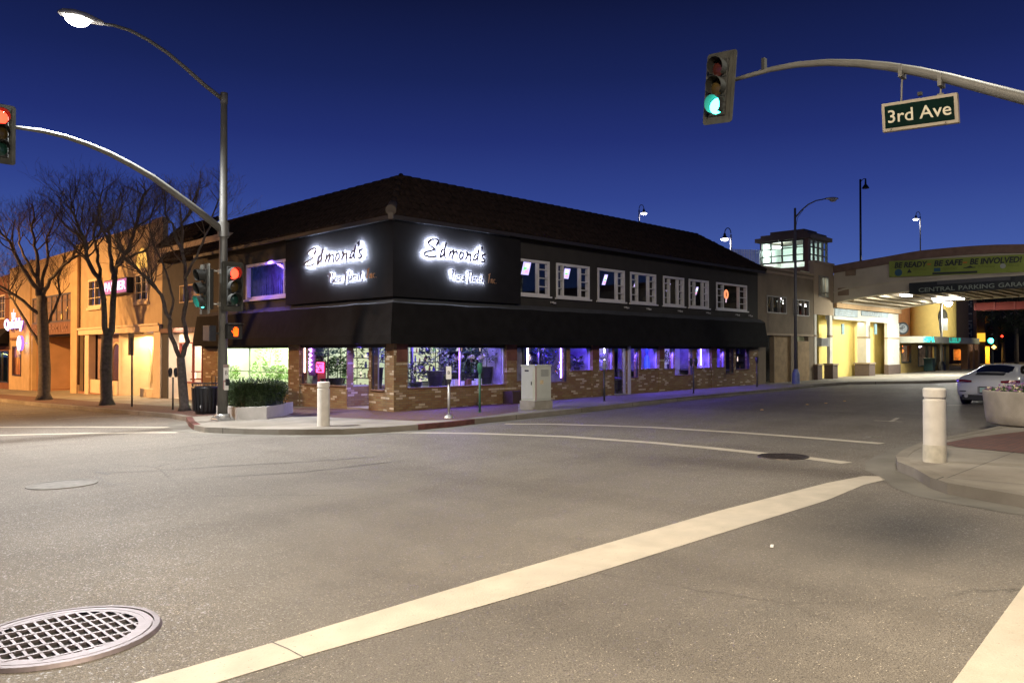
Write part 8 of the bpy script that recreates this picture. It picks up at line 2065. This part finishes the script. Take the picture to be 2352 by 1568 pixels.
shelving(inR(1212, S + .05, 1.2), (1, 0, 0), 1.25, 1.5, 4, 'dark shelf unit of glass and baubles behind the utility cabinet', 8, mat('back_blue', (.03, .03, .12), .6), (0, -1, 0))
potted(inR(1250, S, .45), 1.5, .75, 'dark bushy plant with blue lights left of the ornament tree', ph=.4, leaves=320, flowers=6, lm=mat('blue_leaf', (.05, .06, .16), .4))
potted(inR(1297, S, .5), 1.1, .5, 'dark plant between the ornament tree and the purple tube', ph=.3, leaves=220)
potted(inR(1350, .95, .6), .9, .45, 'dark tall leafed plant at the right of the red lamp', ph=.2, leaves=180)
potted(inR(1537, .92, .4), .8, .35, 'thin dark plant beside the lavender tube', ph=.2, leaves=110)
potted(inR(1657, .92, .4), .85, .3, 'thin dark plant in the narrow window before the blue doorway', ph=.2, leaves=110)
shelving(inR(1692, .82, .9), (1, 0, 0), 1.3, 1.1, 3, 'dim shelf unit in the last window of the shop', 6, mat('back_blue', (0, 0, 0)), (0, -1, 0))
for px, l in ((1225, 'wicker vase on the shelf left of the utility cabinet tube'), (1310, 'glass vase at the foot of the purple tube')):
    p = inR(px, S, .35); t = thing('vase', l, 'vase', p, None); mb = MB(); mb.lathe(p, [(.07, 0), (.12, .15), (.1, .35), (.05, .45), (.08, .52)], 12); mb.build('body', mat('vase_glassy', (.2, .22, .4), .1, metal=.5, var=0), t)
    mb = MB()
    for k in range(7): mb.tube([p + Vector((0, 0, .4)), p + Vector((rnd.uniform(-.3, .3), rnd.uniform(-.15, .15), rnd.uniform(.8, 1.1)))], .008, 4)
    mb.build('twigs', M_BLACK, t)
# round ring ornaments
for px, z, l in ((1500, 1.4, 'white ring ornament in the window right of the glass door'), (1617, 1.42, 'white ring ornament in the window near the seventh brick pier')):
    p = inR(px, z, .75); t = thing('ring_ornament', l, 'ornament', p, 'white ring ornaments in the windows'); mb = MB(); mb.tube([p + Vector((.27 * math.cos(k * .524), 0, .27 * math.sin(k * .524))) for k in range(13)], .13, 10, cap=False); mb.build('ring', mat('ring_white', (.7, .7, .72), .7), t)
    mb = MB(); mb.lathe(p + Vector((0, 0, -.48)), [(.14, 0), (.05, .05), (.05, .12)], 10); mb.build('stand', M_BLACK, t)
# figure with a black hat and scarf in the sixth window
for px, z, l in ((1487, .95, 'costume bust with blue face cloth and dark hat in the window'), (1608, .92, 'white scarfed bust with dark hat beside the ring ornament')):
    p = inR(px, z, .55); t = thing('display_bust', l, 'display bust', p, 'display busts in the windows'); mb = MB(); mb.lathe(p, [(.16, 0), (.18, .15), (.12, .5), (.06, .62), (.09, .72), (.11, .85), (.08, .98)], 12); mb.build('bust', mat('bust_blue', (.12, .3, .6), .5) if px < 1500 else mat('bust_white', (.7, .7, .75), .6), t)
    mb = MB(); mb.lathe(p + Vector((0, 0, .94)), [(.17, 0), (.17, .03), (.1, .04), (.1, .24)], 12); mb.build('hat', M_BLACK, t)
# white bear-like bundle left of the door window
p = inR(1384, .95, .45); t = thing('fabric_bundle', 'soft white bundle on the shelf left of the glass door', 'bundle', p); mb = MB(); mb.smooth = True
for c, r_ in (((0, 0, .22), .2), ((.03, 0, .55), .14), ((-.16, 0, .32), .08), ((.18, 0, .1), .09)): mb.lathe(p + Vector(c), [(r_ * math.cos(math.pi * (i / 7 - .5)) + .0005, r_ * math.sin(math.pi * (i / 7 - .5))) for i in range(8)], 12, cap=False)
mb.build('fleece', mat('fleece', (.6, .6, .65), .9), t)
# wire rack in the doorway
p = inR(1425, g(24, YC) + KH, .35); t = thing('wire_rack', 'dark wire rack standing inside the glass door', 'rack', p); mb = MB()
for z_ in (.1, .4, .7, .95):
    for dy in (-.15, .15): mb.tube([p + Vector((-.2, dy, z_)), p + Vector((.2, dy, z_))], .01, 4)
for sx__ in (-.2, 0, .2):
    for dy in (-.15, .15): mb.tube([p + Vector((sx__, dy, 0)), p + Vector((sx__, dy, 1.0))], .01, 4)
mb.build('frame', M_BLACK, t)
p = inR(1592, .7, .6); t = thing('waste_basket', 'black basket behind the window at the white blind', 'basket', p); mb = MB(); mb.lathe(p, [(.16, 0), (.2, .45), (.19, .45)], 12); mb.build('basket', M_BLACK, t)
# greenhouse plants
for i, (px, d, h, w, l) in enumerate(((560, 1.9, 1.5, 1.0, 'pale green plant at the back of the bright window, left'), (600, 1.5, .9, .9, 'leafy plant low in the middle of the bright window'), (640, .8, .85, .8, 'bright green plant in the right corner of the bright window'), (655, .6, .7, .6, 'small round plant by the brick pier in the bright window'), (530, 1.0, .8, .7, 'plant low behind the hedge in the bright window'), (620, 1.9, 1.2, 1.1, 'long trailing plant on the middle shelf of the bright window'))):
    potted(inL(px, .3 if i != 5 else .9, d), h, w, l, pot=M_POTW, ph=.15, leaves=200, lm=mat('bright_leaf', (.16, .30, .06), .5, var=.4, vscale=4), flowers=3 if i in (1, 4) else 0)
# entrance window and door displays
for px, d, h, w, l, fl__ in ((752, .5, 1.75, .8, 'tall leafy plant in the entrance window beside the pink neon', 6), (735, .9, 1.7, .6, 'slim dark plant behind the violet neon', 2), (775, .7, .9, .7, 'low flowering plant at the right end of the entrance window', 8), (782, 1.1, 1.85, .6, 'tall pale flowering branch in the entrance window', 14)):
    potted(inL(px, S, d), h, w, l, ph=.2, leaves=300, flowers=fl__, lm=M_LEAF if px != 735 else M_LEAFD)
potted(inL(868, .46, .45), 1.85, .55, 'dark violet dressed plant stand in the small window by the corner', ph=.7, leaves=260, flowers=10, lm=mat('violet_leaf', (.15, .12, .4), .6))
shelving(inL(800, S - .3, 3.6), (0, -1, 0), 2.2, 2.0, 5, 'bright shelf unit glimpsed through the shop door', 8, M_BKY, (-1, 0, 0))
shelving(inL(716, S, 2.6), (0, -1, 0), 1.9, 1.8, 4, 'pale lit shelf unit behind the entrance window', 8, emat('back_light_white', (1, 1, .85), .9), (-1, 0, 0))
# terracotta box with shrubs at the back of the entry recess
p = FB.P(FB.a(836), g(XC, 22) + KH + .02, .25); t = thing('flower_trough', 'terracotta trough with silvery plants in front of the shop door', 'trough', p)
mb = MB(); FB.box(mb, FB.a(851), FB.a(822), p.z, p.z + .33, .1, .5); mb.build('trough', mat('terracotta', (.42, .16, .11), .7, var=.1), t)
mb = MB(); ya, yb = FB.a(851), FB.a(822)
for k in range(500): leaf(mb, Vector((XC + 1.7 - rnd.uniform(.12, .48), rnd.uniform(min(ya, yb), max(ya, yb)), p.z + .3 + rnd.random() * .2)), Vector((rnd.gauss(0, .5), rnd.gauss(0, .5), 1)), .1, .025, rnd)
mb.build('foliage', mat('silver_leaf', (.12, .16, .14), .6, var=.3), t)
p = FB.P(FB.a(812), g(XC, 22) + KH + .02, .3); t = thing('grey_crate', 'dark grey crate left of the terracotta trough in the shop entry', 'crate', p); mb = MB(); FB.box(mb, FB.a(821), FB.a(805), p.z, p.z + .32, .1, .45); mb.build('crate', mat('crate_grey', (.1, .09, .1), .7), t)
p = FB.P(FB.a(816), g(XC, 22) + KH + .34, .3); potted(p, .75, .4, 'small pink and green plant standing on the grey crate', pot=mat('pink_pot', (.6, .1, .3), .5), ph=.15, leaves=120, lm=mat('bright_leaf', (0, 0, 0)))
# counter with a neon lit vase in the dim shop room
p = inL(820, .1, 2.7); potted(p, 2.1, .5, 'dark giraffe like tall stem with leaves inside the shop door', ph=.3, leaves=160)
